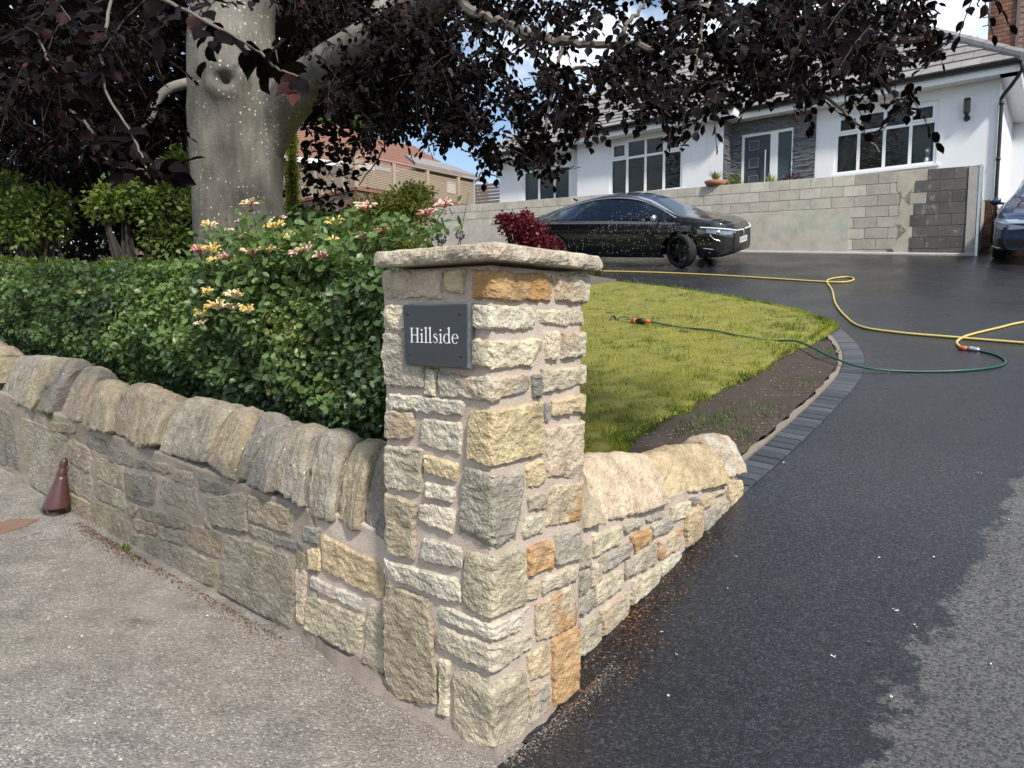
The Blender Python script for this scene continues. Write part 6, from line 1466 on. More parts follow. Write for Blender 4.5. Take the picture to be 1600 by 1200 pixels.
tw_.build('twigs', M['twig'], beech)['kind'] = 'stuff'; pt_.build('branches', M['pale_twig'], beech)['kind'] = 'stuff'
# the body of the crown above and behind the trunk (throws the shade in the garden)
bp, bx_, bn = [], [], []
def fill(cx, cy, cz, rx, ry, rz_, n):
    for k in range(n):
        v = rng.normal(0, 1, 3); v /= np.linalg.norm(v); v *= random.random() ** .4; bp.append(np.array([cx + rx * v[0], cy + ry * v[1], cz + rz_ * v[2]])); bx_.append(rng.normal(0, 1, 3) + np.array([0, 0, -.3])); bn.append(np.array([0, 0, 1.0]) + rng.normal(0, .5, 3))
fill(-4.0, 10.5, 7.8, 5.0, 4.0, 2.4, 8000); fill(-8.5, 12.0, 4.9, 4.6, 2.2, 2.5, 14000); fill(-5.6, 12.5, 4.6, 3.2, 1.6, 2.4, 7500); fill(-3.2, 11.8, 6.2, 2.2, 2.0, 1.7, 4200); fill(-1.8, 8.0, 6.4, 3.2, 2.4, 1.3, 3000); fill(-6.2, 8.4, 4.9, 2.4, 1.2, 1.3, 3000)
kp = open_gap(np.array(bp)); bp = np.array(bp)[kp]
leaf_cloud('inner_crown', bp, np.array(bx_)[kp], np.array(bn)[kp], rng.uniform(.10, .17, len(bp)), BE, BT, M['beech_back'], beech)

# ---- shrubs
def shrub(name, label, cat, base, clumps, n, ls, m, tmpl=SM, tris=ST, stem_r=.03, nstem=7, group=None, bias=.5, seedling=False):
    root = empty(name, base, label, cat, group); pos, ax, nn2 = [], [], []; mb = MB()
    for (c, r, w) in clumps:
        c = np.asarray(c); r = np.asarray(r)
        for k in range(int(n * w)):
            v = rng.normal(0, 1, 3); v /= np.linalg.norm(v); f = random.random() ** bias * (1 + .5 * nz(v * 2.6 + c, 1.3) + .25 * nz(v * 7 + c, 1.1)); pos.append(c + r * v * f); ax.append(v + rng.normal(0, .7, 3)); nn2.append(v * .6 + np.array([0, 0, .8]) + rng.normal(0, .5, 3))
        for k in range(nstem):
            v = rng.normal(0, 1, 3); v[2] = abs(v[2]); v /= np.linalg.norm(v); e = c + r * v * .85; p0_ = np.asarray(base) + rng.normal(0, .04, 3) * np.array([1, 1, 0]); mb.tube(smooth_path([p0_, (p0_ + c) / 2 + rng.normal(0, .06, 3), c + (e - c) * .3, e], 3), list(np.linspace(stem_r, stem_r * .12, 10)), 5, False)
    N_ = len(pos); pr = np.array([nz(p, 2.5) for p in pos]); leaf_cloud('foliage', np.array(pos), np.array(ax), np.array(nn2), rng.uniform(ls * .7, ls * 1.2, N_), tmpl, tris, m, root, np.clip(.45 + .4 * pr + rng.normal(0, .18, N_), 0, 1))
    mb.build('stems', M['twig'], root); return root
def G_at(p): a, b = AB(p); return WG(a, b)
def ell(px, py, Y, rx, ry, dr=None):
    c = at_y(px, py, Y); return (c, np.array([mpx(rx, Y), dr or mpx(rx, Y), mpx(ry, Y)]))
b_ = G_at(at_y(222, 400, 8.6)); shrub('garden_shrub', 'small multi-stemmed leafy tree in the shade between trunk and hedge', 'shrub', b_, [(*ell(250, 320, 8.6, 55, 42), .5), (*ell(190, 312, 8.5, 46, 30), .4), (*ell(262, 376, 8.6, 40, 22), .25), (*ell(285, 270, 8.8, 30, 40), .25), (*ell(160, 330, 8.3, 24, 16), .12)], 2300, .075, M['shrub_leaf'], stem_r=.04, nstem=5)
b_ = G_at(at_y(50, 400, 9.0)); shrub('garden_shrub', 'round shaded green shrub in the garden far from the gate pillar', 'shrub', b_, [(*ell(40, 342, 9.0, 60, 46), .6), (*ell(-30, 320, 9.4, 60, 60), .3), (*ell(85, 318, 9.2, 26, 26), .15), (*ell(20, 292, 9.2, 30, 20), .12)], 2600, .08, M['shrub_leaf'])
b_ = G_at(at_y(120, 420, 7.6)); shrub('ground_cover_shrub', 'low dark leafy ground cover just behind the clipped hedge', 'shrub', b_, [(*ell(60, 420, 7.4, 110, 10), .5), (*ell(230, 420, 7.6, 80, 10), .4)], 1600, .08, M['shrub_leaf'])
b_ = G_at(at_y(600, 390, 10.5)); shrub('golden_shrub', 'golden green bushy shrub in front of the brick terrace', 'shrub', b_, [(*ell(635, 326, 10.5, 44, 32), .4), (*ell(585, 340, 10.2, 46, 32), .35), (*ell(545, 365, 10.0, 50, 28), .25), (*ell(620, 372, 10.2, 60, 26), .3), (*ell(650, 302, 10.7, 26, 16), .14)], 6200, .06, M['gold_leaf'])
b_ = G_at(at_y(500, 400, 8.6)); shrub('green_shrub', 'bright green shrub beside the beech trunk behind the honeysuckle', 'shrub', b_, [(*ell(495, 358, 8.6, 50, 30), .5), (*ell(540, 378, 8.4, 60, 22), .4), (*ell(470, 385, 8.2, 45, 24), .3)], 3600, .06, M['honey_leaf'])
b_ = G_at(at_y(825, 400, 11.6)); shrub('red_maple', 'small dark red cut-leaved maple in front of the black car', 'shrub', b_, [(*ell(800, 350, 11.6, 24, 16), .25), (*ell(825, 362, 11.6, 30, 22), .45), (*ell(838, 378, 11.5, 30, 16), .3), (*ell(787, 343, 11.7, 12, 8), .06), (*ell(822, 338, 11.7, 10, 10), .06), (*ell(848, 395, 11.5, 32, 20), .3)], 3800, .05, M['maple_leaf'], HA, HT, stem_r=.02)
b_ = G_at(at_y(461, 320, 15)); shrub('columnar_conifer', 'narrow golden columnar conifer beside the beech trunk', 'conifer', b_, [(*ell(456, 215, 15, 8, 40), .35), (*ell(456, 270, 15, 11, 50), .5), (*ell(457, 320, 15, 12, 40), .4)], 5200, .05, M['conifer_leaf'], stem_r=.03)
for (px, py, Y, rx, ry, lab) in ((60, 330, 20, 160, 75, 'dark evergreen screen at the far end of the shaded garden'), (300, 330, 22, 120, 70, 'dense dark shrubbery behind the beech trunk'), (-120, 300, 15, 120, 120, 'tall dark shrub at the outer end of the hedge')):
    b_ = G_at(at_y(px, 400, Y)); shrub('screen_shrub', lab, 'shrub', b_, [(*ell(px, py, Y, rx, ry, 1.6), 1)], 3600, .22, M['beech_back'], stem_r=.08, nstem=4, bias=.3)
for (px, py, Y, rx, ry, lab) in ((515, 190, 40, 60, 35, 'green tree crown above the red roof beside the trunk'), (580, 170, 44, 50, 30, 'distant green tree behind the red roofed house')):
    b_ = G_at(at_y(px, 300, Y)); shrub('distant_tree', lab, 'tree', b_, [(*ell(px, py, Y, rx, ry, 2), 1)], 3000, .3, M['shrub_leaf'], stem_r=.2, nstem=5, bias=.35)
# sunlit grass glimpsed under the beech
gp2 = []
gq = [on_g(random.uniform(110, 300), random.uniform(362, 392)) for k in range(120)]
for k in range(5000):
    p = random.choice(gq); gp2.append(WG(p[0] + random.gauss(0, .3), p[1] + random.gauss(0, .3), .02))
tag(blades('far_grass', gp2, .05, .14, .012, M['weed'], .8), 'patch of light green grass glimpsed beyond the shaded shrubs', 'grass', kind='stuff')
# alliums behind the pillar cap
for (px, py, yb, lab) in ((719, 367, 420, 'purple allium head on a tall stem behind the pillar cap'), (690, 373, 420, 'half hidden purple allium close to the slab of the pillar cap')):
    c = at_y(px, py, 6.2); al = empty('allium', at_y(px, yb, 6.2), lab, 'flower'); P_, A_, N_ = [], [], []
    for k in range(110): v = rng.normal(0, 1, 3); v /= np.linalg.norm(v); P_.append(c + v * .03); A_.append(v); N_.append(rng.normal(0, 1, 3))
    leaf_cloud('flower_head', np.array(P_), np.array(A_), np.array(N_), np.full(110, .02), SM, ST, M['allium'], al); g_ = G_at(c); MB().tube([g_, (g_ + c) / 2 + (.02, 0, 0), c], .004, 5, False).build('stem', M['weed'], al)
# spiky plants on the block wall, beside the door and at the lawn corner
def spiky(name, label, c, n, L, m, cat='plant', pot=None, w=.02):
    root = empty(name, c, label, cat); P_, A_, N_ = [], [], []
    for k in range(n):
        t = 2 * math.pi * k / n + random.uniform(-.3, .3); el = random.uniform(.5, 1.4); d = np.array([math.cos(t) * math.cos(el), math.sin(t) * math.cos(el), math.sin(el)]); P_.append(np.asarray(c) + d * .02); A_.append(d); N_.append(np.array([0, 0, 1.0]) + .3 * d)
    TM = np.array([(0, .05, 0), (0, -.05, 0), (.5, .06, .05), (.5, -.06, .05), (1, 0, -.05)]); leaf_cloud('leaves', np.array(P_), np.array(A_), np.array(N_), rng.uniform(.7, 1.1, n) * L, TM, np.array([(0, 1, 3), (0, 3, 2), (2, 3, 4)]), m, root)
    if pot:
        V, F = lathe(pot, 20); part('bowl', [np.asarray(c) + np.array(v) for v in V], F, M['terracotta'], root, True)
    return root
a_, z_ = on_b(1118, 291, BWB + .12); spiky('potted_plant', 'spiky succulent in a shallow terracotta bowl on the block wall', W(a_, BWB + .12, btop(a_) + .12), 34, .3, M['agave'], 'plant', [(.001, -.12), (.2, -.12), (.27, 0), (.24, 0), (.2, -.03), (.001, -.03)])
a_, z_ = on_b(1205, 290, BWB + .4); spiky('spiky_plant', 'yellow striped spiky plant in front of the dark door', W(a_, BWB + .35, btop(a_) - .06), 30, .34, M['agave'])
spiky('lawn_corner_plant', 'blue green strappy plant at the top corner of the lawn beside the pillar cap', WG(*on_g(934, 446), .15), 26, .34, M['weed'])
a_, z_ = on_b(1147, 280, BWB + .8); b_ = W(a_, BWB + .8, 3.95); shrub('porch_bush', 'green bush against the slate cladding left of the dark door', 'shrub', b_, [(W(a_, BWB + .8, 4.72), np.array([.2, .2, .35]), .6)], 900, .06, M['gold_leaf'], stem_r=.012, nstem=5)
a_, z_ = on_b(1236, 282, BWB + .8); b_ = W(a_, BWB + .8, 3.95); shrub('purple_bush', 'dark purple leaved bush below the frosted side light of the door', 'shrub', b_, [(W(a_, BWB + .8, 4.62), np.array([.3, .2, .25]), .6)], 700, .07, M['purple'], stem_r=.012, nstem=6)
# small weeds at the foot of the old wall and on its coping
wp = []
for (a, b, dz, n) in [(on_g(395, 635)[0], 0, 0, 0)]: pass
for (px, py, n) in ((198, 858, 40), (70, 800, 10)):
    a, b = on_g(px, py)
    for k in range(n): wp.append(WG(a + random.gauss(0, .025), b + random.gauss(0, .012) - .01, .0))
aw, zw = on_b(80, 652, WB); 
for k in range(40): wp.append(W(aw + random.gauss(0, .025), WB - .01, zw + random.gauss(0, .008)))
tag(blades('wall_weeds', wp, .02, .05, .006, M['weed'], .9), 'tiny green weeds at the foot and ledge of the old wall', 'weeds', kind='stuff')
# ------------------------------------------------------------------ cars
def smooth_interp(xs, ys, x, k=9):
    y = np.interp(x, xs, ys); pad = np.r_[np.full(k, y[0]), y, np.full(k, y[-1])]; w = np.hanning(2 * k + 3)[1:-1]; w /= w.sum()
    s = np.convolve(pad, w, 'same')[k:-k]; s[0] = y[0]; s[-1] = y[-1]; return s
def build_car(root, P, paint, plate_text):
    L = P['L']; nx = 230; t = np.linspace(0, 1, nx); x = L * (t + .035 * np.sin(2 * np.pi * t) * -1.0); x = np.clip(x, 0, L); x[0] = 0; x[-1] = L
    top = smooth_interp(*P['top'], x, 7); belt = smooth_interp(*P['belt'], x, 9); hw = smooth_interp(*P['hw'], x, 8); bot = smooth_interp(*P['bot'], x, 4); tum = smooth_interp(*P['tum'], x, 10)
    nA, nB = 26, 34; grid = np.zeros((nx, nA + nB, 3)); phi = np.zeros(nA + nB)
    for i in range(nx):
        for j in range(nA):
            q = j / nA; z = bot[i] + (belt[i] - bot[i]) * q
            y = hw[i] * (1 - .13 * max(0, 1 - q / .30) ** 2 - .035 * max(0, (q - .45) / .55) ** 2 - .012 * math.exp(-((q - .22) / .10) ** 2) + .008 * math.exp(-((q - .78) / .07) ** 2)); grid[i, j] = (x[i], y, z)
        hgt = top[i] - belt[i]; y0 = hw[i] * (.965 - .10 * min(1, max(0, (hgt - .12) / .2)))
        for j in range(nB):
            t_ = j / (nB - 1)
            if t_ < .5:
                u_ = t_ / .5; zf = .84 * u_; yf = 1 - tum[i] * (.85 * u_ + .15 * u_ * u_)
            else:
                f = (t_ - .5) / .5 * math.pi / 2; e_ = 1 - tum[i]; yf = e_ * (math.cos(f) ** .75 if f < 1.5707 else 0); zf = .84 + .16 * math.sin(f) ** .9
            grid[i, nA + j] = (x[i], y0 * yf, belt[i] + hgt * zf); phi[nA + j] = t_
    parts = {}
    def put(key, quad): parts.setdefault(key, []).append(quad)
    from math import hypot
    def inpoly(px, pz, poly):
        c = False; n = len(poly)
        for a in range(n):
            (x1, z1), (x2, z2) = poly[a], poly[a - 1]
            if (z1 > pz) != (z2 > pz) and px < (x2 - x1) * (pz - z1) / (z2 - z1) + x1: c = not c
        return c
    nv = nA + nB
    for i in range(nx - 1):
        for j in range(nv - 1):
            c = (grid[i, j] + grid[i + 1, j + 1]) / 2; f = phi[j]
            if j < nA + 4 and any(hypot(c[0] - wx, c[2] - P['wr']) < P['wr'] + .035 for wx in P['wheels']): continue
            key = 'body'
            if j >= nA and f < .5 and inpoly(c[0], c[2], P['dlo']): key = 'side_window'
            elif f >= .49 and P['ws'][0] < c[0] < P['ws'][1] and c[1] < P['wsw'](c[0]): key = 'windscreen'
            elif f >= .49 and P['rs'][0] < c[0] < P['rs'][1] and c[1] < .58: key = 'rear_window'
            elif c[0] > P['hl'][0] and P['hl'][1](c) : key = 'headlight'
            elif P['grille'](c): key = 'grille'
            elif j < 3: key = 'sill_trim'
            put(key, (i, j))
    mats = {'body': paint, 'side_window': M['car_glass'], 'windscreen': M['windscreen'], 'rear_window': M['windscreen'], 'headlight': M['lamp_lens'], 'grille': M['black_plastic'], 'sill_trim': M['black_plastic']}
    def emit(name, quads, sides, m, extra=None):
        V = []; F = []; idx = {}
        def vi(i, j, s):
            k = (i, j, s if grid[i, j, 1] > 1e-4 else 1)
            if k not in idx: idx[k] = len(V); p = grid[i, j]; V.append((p[0] - L / 2, p[1] * s, p[2]))
            return idx[k]
        for s in sides:
            for (i, j) in quads:
                q = (vi(i, j, s), vi(i + 1, j, s), vi(i + 1, j + 1, s), vi(i, j + 1, s)); F.append(q if s < 0 else q[::-1])
        if extra:
            for e in extra:
                ks = []
                for (i, j, s) in e:
                    k = vi(i, j, s)
                    if k not in ks: ks.append(k)
                F.append(tuple(ks))
        return part(name, V, F, m, root, True, False)
    capf = [[(nx - 1, j, 1) for j in range(nv)] + [(nx - 1, j, -1) for j in range(nv - 2, -1, -1)]]; capr = [[(0, j, -1) for j in range(nv)] + [(0, j, 1) for j in range(nv - 2, -1, -1)]]
    emit('body', parts['body'], (1, -1), paint, capr); emit('grille', parts.get('grille', []), (1, -1), M['black_plastic'], capf if P['capgrille'] else None)
    if not P['capgrille']: emit('nose_panel', [], (1, -1), paint, capf)
    for k in ('windscreen', 'rear_window', 'sill_trim'): emit(k, parts[k], (1, -1), mats[k])
    for s in (1, -1): emit('side_window', parts['side_window'], (s,), M['car_glass']); emit('headlight', parts['headlight'], (s,), P.get('lens', M['lamp_lens']))
    # inner wheel wells and floor
    fl_ = MB(); fl_.box(-L / 2 + .25, L / 2 - .3, -.62, .62, .24, .62); fl_.build('underbody', M['black_plastic'], root, False, False)
    # wheels
    r = P['wr']
    for wi, wx in enumerate(P['wheels']):
        for s in (1, -1):
            w = empty('wheel', (wx - L / 2, s * P['track'], r)); w.parent = root; w.rotation_euler = (0, 0, P['steer'] if wi == 1 else 0)
            prof = [(r * .70, -.10), (r * .74, -.115), (r * .94, -.112), (r * .99, -.09), (r, -.05), (r, .05), (r * .99, .09), (r * .94, .112), (r * .74, .115), (r * .70, .10)]
            V, F = lathe(prof, 40); tv = [(v[0], v[2], v[1]) for v in V]; part('tyre', tv, F, M['tyre'], w, True, False)
            V, F = lathe([(r * .70, -.10), (r * .70, .10)], 40); mb = MB(); mb.add([(v[0], v[2], v[1]) for v in V], F)
            o_ = s
            for k in range(5):
                for dk in (-.16, .16):
                    a_ = 2 * math.pi * k / 5 + dk * .9; a2 = 2 * math.pi * k / 5 + dk * 1.25; d0_ = np.array([math.cos(a_), 0, math.sin(a_)]); d1_ = np.array([math.cos(a2), 0, math.sin(a2)]); side = np.array([-math.sin(a_), 0, math.cos(a_)]); wv_ = .020
                    p = [d0_ * .05 - side * wv_, d0_ * .05 + side * wv_, d1_ * r * .70 + side * wv_ * .8, d1_ * r * .70 - side * wv_ * .8]; y0_, y1_ = o_ * .055, o_ * .085
                    mb.hexa([q + np.array([0, y0_, 0]) for q in p] + [q + np.array([0, y1_ - (o_ * .0 if i_ > 1 else o_ * .015), 0]) for i_, q in enumerate(p)])
            V, F = lathe([(0, .075), (.055, .075), (.06, .05)], 16); mb.add([(v[0], o_ * v[2], v[1]) for v in V], F); mb.build('rim', M['rim'], w, False, False)
            V, F = lathe([(0.001, .02), (r * .48, .02), (r * .48, -.01)], 24); part('brake_disc', [(v[0], o_ * v[2], v[1]) for v in V], F, M['grey_wood'], w, False, False)
    # mirrors
    for s in (1, -1):
        V, F = lathe([(0.001, -.10), (.05, -.09), (.072, -.04), (.076, .03), (.055, .085), (0.001, .10)], 14); mx_, my_, mz_ = P['mirror']
        part('door_mirror', [(mx_ - L / 2 + v[0] * .75, s * (my_ + v[2] * 1.0), mz_ + v[1] * .95) for v in V], F, P['mirror_mat'], root, True, False)
        MB().box(mx_ - L / 2 - .03, mx_ - L / 2 + .03, *sorted((s * (my_ - .18), s * (my_ - .04))), mz_ - .06, mz_ - .02).build('mirror_arm', M['black_plastic'], root, False, False)
    # bright line over the side windows
    for s in (1, -1):
        pts = []
        for (dx, dz) in P['dlo'][:P['ntop']]:
            i = int(np.argmin(abs(x - dx))); col_ = grid[i, nA:]; j = int(np.argmin(abs(col_[:, 2] - (dz + .012)))) ; p = col_[j]; pts.append(np.array([p[0] - L / 2, s * (p[1] + .006), p[2]]))
        MB().tube(smooth_path(pts, 5), .015, 6).build('window_trim', M['chrome'], root, True, False)
        # door shut lines
        for dx in P['doors']:
            i = int(np.argmin(abs(x - dx))); pts = [np.array([grid[i, j, 0] - L / 2, s * (grid[i, j, 1] + .001), grid[i, j, 2]]) for j in range(4, nA, 3)]; MB().tube(pts, .004, 4).build('door_seam', M['black_plastic'], root, False, False)
        for dx in P['handles']:
            i = int(np.argmin(abs(x - dx))); j = nA - 5; p = grid[i, j]; MB().box(p[0] - L / 2 - .11, p[0] - L / 2 + .11, *sorted((s * (p[1] - .01), s * (p[1] + .016))), p[2] - .014, p[2] + .014).build('door_handle', paint, root, False, False)
    # number plate
    px_ = L / 2 + .012; pz = P['plate']; pl = MB().box(px_ - .02, px_, -.26, .26, pz - .056, pz + .056).build('number_plate', M['plate'], root, False, False)
    if plate_text:
        MB().box(px_ + .0005, px_ + .002, -.26, -.222, pz - .054, pz + .054).build('green_band', M['plate_green'], pl, False, False)
        cu = bpy.data.curves.new('plate_text', 'FONT'); cu.body = plate_text; cu.size = .105; cu.align_x = 'CENTER'; cu.align_y = 'CENTER'; to = bpy.data.objects.new('plate_text', cu); COL.objects.link(to)
        bpy.context.view_layer.update(); me = bpy.data.meshes.new_from_object(to.evaluated_get(bpy.context.evaluated_depsgraph_get())); bpy.data.objects.remove(to); me.materials.clear(); me.materials.append(M['lettering_black'])
        o = bpy.data.objects.new('plate_lettering', me); COL.objects.link(o); o.parent = pl; o.matrix_basis = Matrix(((0, 0, 1, px_ + .002), (1, 0, 0, .02), (0, 1, 0, pz), (0, 0, 0, 1)))
    return grid, x, nA
def car_pose(root, a, b, heading, L):
    p = WG(a, b); e = .5; h = np.array([*heading, 0]); h /= np.linalg.norm(h)
    f = lambda q: np.array([q[0], q[1], float(G(*AB(q)))])
    t3 = f(p + h * e) - f(p - h * e); t3 /= np.linalg.norm(t3); side = np.array([-h[1], h[0], 0]); s3 = f(p + side * e) - f(p - side * e); n = np.cross(t3, s3); n /= np.linalg.norm(n); s3 = np.cross(n, t3)
    root.matrix_world = Matrix(((t3[0], s3[0], n[0], p[0]), (t3[1], s3[1], n[1], p[1]), (t3[2], s3[2], n[2], p[2]), (0, 0, 0, 1)))
# black fastback saloon across the top of the drive
blk = empty('parked_car', (0, 0, 0), 'black saloon car with turned front wheel parked in front of the block wall', 'car', 'cars parked on the drive')
Lb = 4.96
PB = dict(L=Lb, wr=.355, wheels=(.96, 3.93), track=.80, steer=R(-24), ntop=9, capgrille=True,
    top=([0, .05, .2, .5, 1.0, 1.5, 2.0, 2.4, 2.8, 3.15, 3.5, 3.85, 4.2, 4.55, 4.78, 4.9, 4.96], [.80, .98, 1.06, 1.12, 1.29, 1.43, 1.515, 1.535, 1.50, 1.40, 1.24, 1.07, 1.01, .95, .87, .79, .70]),
    belt=([0, .3, 1.0, 2.4, 3.4, 4.1, 4.6, 4.96], [.80, .97, .985, .96, .93, .90, .82, .66]),
    hw=([0, .08, .3, .8, 1.6, 2.6, 3.6, 4.2, 4.6, 4.8, 4.92, 4.96], [.66, .76, .86, .925, .93, .93, .93, .915, .86, .78, .66, .56]),
    bot=([0, .3, .7, 4.2, 4.7, 4.96], [.42, .27, .20, .20, .20, .27]), tum=([0, .5, 1.2, 2.4, 3.2, 3.8, 4.3, 4.96], [.05, .12, .19, .22, .19, .08, .05, .05]),
    dlo=[(.72, 1.035), (1.05, 1.20), (1.45, 1.325), (1.9, 1.405), (2.4, 1.43), (2.85, 1.39), (3.2, 1.285), (3.5, 1.15), (3.82, 1.0), (2.4, 1.0), (1.2, 1.015)],
    ws=(2.86, 3.86), wsw=lambda xx: .56 + .22 * (xx - 2.86), rs=(.42, 1.55), hl=(4.28, lambda c: c[1] > .46 and .665 + .06 * (c[1] - .5) < c[2] < .765 + .10 * (c[1] - .62)), grille=lambda c: c[0] > 4.55 and c[2] < .43 and c[1] < .66,
    mirror=(3.42, 1.0, 1.03), mirror_mat=M['chrome'], doors=(1.35, 2.42, 3.52), handles=(1.62, 2.68), plate=.50)
gB, xB, nAB = build_car(blk, PB, M['paint_black'], 'DA25 BL')
for s in (1, -1):
    for (dx_, yy, zz) in ((.20, .70, .712), (.27, .80, .72)):
        MB().tube([np.array([Lb / 2 - dx_ - .05, s * yy, zz]), np.array([Lb / 2 - dx_ + .035, s * (yy + .012), zz])], [.03, .034], 10).build('lamp_element', M['lamp_strip'], blk, True, False)
# light bar, badge, bumper trims
def strip_part(name, pts, m, root, off=.012):
    """band over the bodywork: points (x, y, z_low, z_high)"""
    V = []; F = []
    for (x_, y_, z0_, z1_) in pts:
        n_ = np.array([.35, math.copysign(.9, y_), 0]) if abs(y_) > .76 else np.array([1.0, 0, 0])
        for d_ in (-.03, off):
            V += [np.array([x_, y_, z0_]) + n_ * d_, np.array([x_, y_, z1_]) + n_ * d_]
    for i in range(len(pts) - 1):
        k = 4 * i; F += [(k + 2, k + 6, k + 7, k + 3), (k + 3, k + 7, k + 5, k + 1), (k, k + 4, k + 6, k + 2)]
    F += [(0, 2, 3, 1), tuple(4 * (len(pts) - 1) + q for q in (1, 3, 2, 0))]
    return part(name, V, F, m, root, False, False)
h_ = Lb / 2
for s in (1, -1):
    MB().tube(smooth_path([np.array(q) * np.array([1, s, 1]) for q in ((h_ - .62, .885, .815), (h_ - .35, .85, .795), (h_ - .16, .775, .772), (h_ - .06, .665, .748), (h_ + .004, .5, .717), (h_ + .010, .25, .708), (h_ + .011, .075, .706))], 6), .014, 6).build('light_bar', M['lamp_strip'], blk, True, False)
    strip_part('headlight_lens', [(h_ - .50, s * .868, .715, .785), (h_ - .35, s * .842, .685, .775), (h_ - .17, s * .765, .66, .755), (h_ - .07, s * .66, .65, .73), (h_ - .012, s * .54, .655, .70)], M['lamp_lens_pale'], blk)
    strip_part('air_intake', [(h_ - .30, s * .825, .33, .44), (h_ - .16, s * .765, .31, .46), (h_ - .05, s * .64, .31, .44), (h_ - .008, s * .54, .32, .42)], M['black_plastic'], blk, .010)
V, F = lathe([(.045, 0), (.06, .006), (.066, 0), (.06, -.006), (.045, 0)], 24); bx0 = Lb / 2 - .050
bd = part('badge', [(bx0 + .06 + v[2], v[0], .64 + v[1]) for v in V], F, M['chrome'], blk, True, False)
mb = MB()
for pts in ([(-.035, .03), (-.012, -.04), (0, -.01), (.012, -.04), (.035, .03)], [(-.02, .045), (0, .005), (.02, .045)]): mb.tube([np.array([bx0 + .062, q[0], .64 + q[1]]) for q in pts], .005, 5)
mb.build('badge_mark', M['chrome'], bd, False, False)
for s in (1, -1):
    mb = MB(); mb.tube(smooth_path([np.array([Lb / 2 - .55, s * .89, .40]), np.array([Lb / 2 - .32, s * .82, .37]), np.array([Lb / 2 - .14, s * .70, .36])], 5), .014, 6); mb.build('bumper_trim', M['chrome'], blk, True, False)
    mb = MB(); mb.tube(smooth_path([np.array([Lb / 2 - .42, s * .865, .66]), np.array([Lb / 2 - .34, s * .845, .58]), np.array([Lb / 2 - .22, s * .79, .53])], 5), .012, 6); mb.build('air_curtain_trim', M['chrome'], blk, True, False)
MB().tube([np.array([Lb / 2 - 3.85, 0, 1.40]), np.array([Lb / 2 - 3.95, 0, 1.455])], [.03, .015], 6).build('roof_fin', M['black_plastic'], blk, False, False)
hb = np.array([math.cos(R(33)), -math.sin(R(33))])
fw = W(*on_g(1065, 418)); ctr = fw - np.array([*hb, 0]) * (3.93 - Lb / 2) + np.array([hb[1] * -1, hb[0], 0]) * .80 * 1.0
ca, cb_ = AB(ctr); car_pose(blk, ca, cb_, hb, Lb)
# dark blue saloon nose-on at the right edge
blu = empty('parked_car', (0, 0, 0), 'dark blue saloon car nose-on beside the bungalow corner, cut by the picture edge', 'car', 'cars parked on the drive')
La = 4.93
PA = dict(PB); PA.update(capgrille=False, lens=M['lamp_lens_pale'], L=La, steer=0, wheels=(1.05, 3.98), wr=.345,
    top=([0, .05, .3, .9, 1.5, 2.0, 2.5, 2.95, 3.3, 3.6, 4.1, 4.5, 4.75, 4.88, 4.93], [.85, 1.0, 1.08, 1.14, 1.38, 1.45, 1.455, 1.38, 1.22, 1.08, 1.02, .96, .88, .80, .72]),
    belt=([0, .3, 1.0, 2.4, 3.4, 4.1, 4.6, 4.93], [.82, .96, .97, .95, .93, .91, .84, .70]),
    hw=([0, .08, .3, .8, 1.6, 2.6, 3.6, 4.3, 4.65, 4.82, 4.90, 4.93], [.70, .80, .88, .925, .935, .935, .935, .925, .90, .85, .78, .72]),
    dlo=[(.95, 1.02), (1.2, 1.18), (1.5, 1.29), (1.9, 1.35), (2.3, 1.36), (2.7, 1.32), (3.0, 1.23), (3.3, 1.10), (3.5, .99), (2.4, .99), (1.2, 1.0)], ws=(2.75, 3.55), rs=(.85, 1.5),
    hl=(4.2, lambda c: c[1] > .42 and .66 < c[2] < .775 + .05 * (c[1] - .5)), grille=lambda c: c[0] > 4.5 and (.30 < c[2] < .46 and c[1] > .45 and c[1] < .82 or c[2] < .72 and c[1] < .36), mirror=(3.25, 1.03, 1.0), mirror_mat=M['paint_blue'], doors=(1.3, 2.35, 3.4), handles=(1.6, 2.6), plate=.52)
build_car(blu, PA, M['paint_blue'], None)
ab0 = on_g(1553, 404); car_pose(blu, ab0[0] - .80 - .08, ab0[1] + (3.98 - La / 2) + .05, -DR[:2], La)
for s in (1, -1):
    mb = MB(); mb.tube(smooth_path([np.array([La / 2 - .30, s * .90, .30]), np.array([La / 2 - .10, s * .80, .285]), np.array([La / 2 - .02, s * .55, .29])], 5), .013, 6); mb.build('bumper_trim', M['chrome'], blu, True, False)
    mb = MB(); mb.tube(smooth_path([np.array([La / 2 - .26, s * .895, .475]), np.array([La / 2 - .10, s * .81, .485]), np.array([La / 2 - .03, s * .55, .48])], 5), .010, 6); mb.build('bumper_trim', M['paint_blue'], blu, True, False)
    for k in range(2): MB().box(La / 2 - .16, La / 2 - .07, *sorted((s * .48, s * .80)), .34 + k * .05, .352 + k * .05).build('intake_bar', M['black_plastic'], blu, False, False)

h_ = La / 2
for s in (1, -1):
    strip_part('headlight_lens', [(h_ - .42, s * .905, .70, .76), (h_ - .25, s * .885, .655, .755), (h_ - .10, s * .83, .63, .74), (h_ - .03, s * .77, .615, .725), (h_ - .004, s * .66, .61, .705), (h_, s * .42, .63, .665)], M['lamp_lens_pale'], blu)
    strip_part('air_intake', [(h_ - .16, s * .86, .34, .43), (h_ - .06, s * .80, .32, .45), (h_ - .004, s * .68, .31, .46), (h_, s * .42, .32, .45)], M['black_plastic'], blu, .008)
strip_part('radiator_grille', [(h_ + .002, .34, .36, .66), (h_ + .004, 0, .33, .68), (h_ + .002, -.34, .36, .66)], M['black_plastic'], blu, .012)
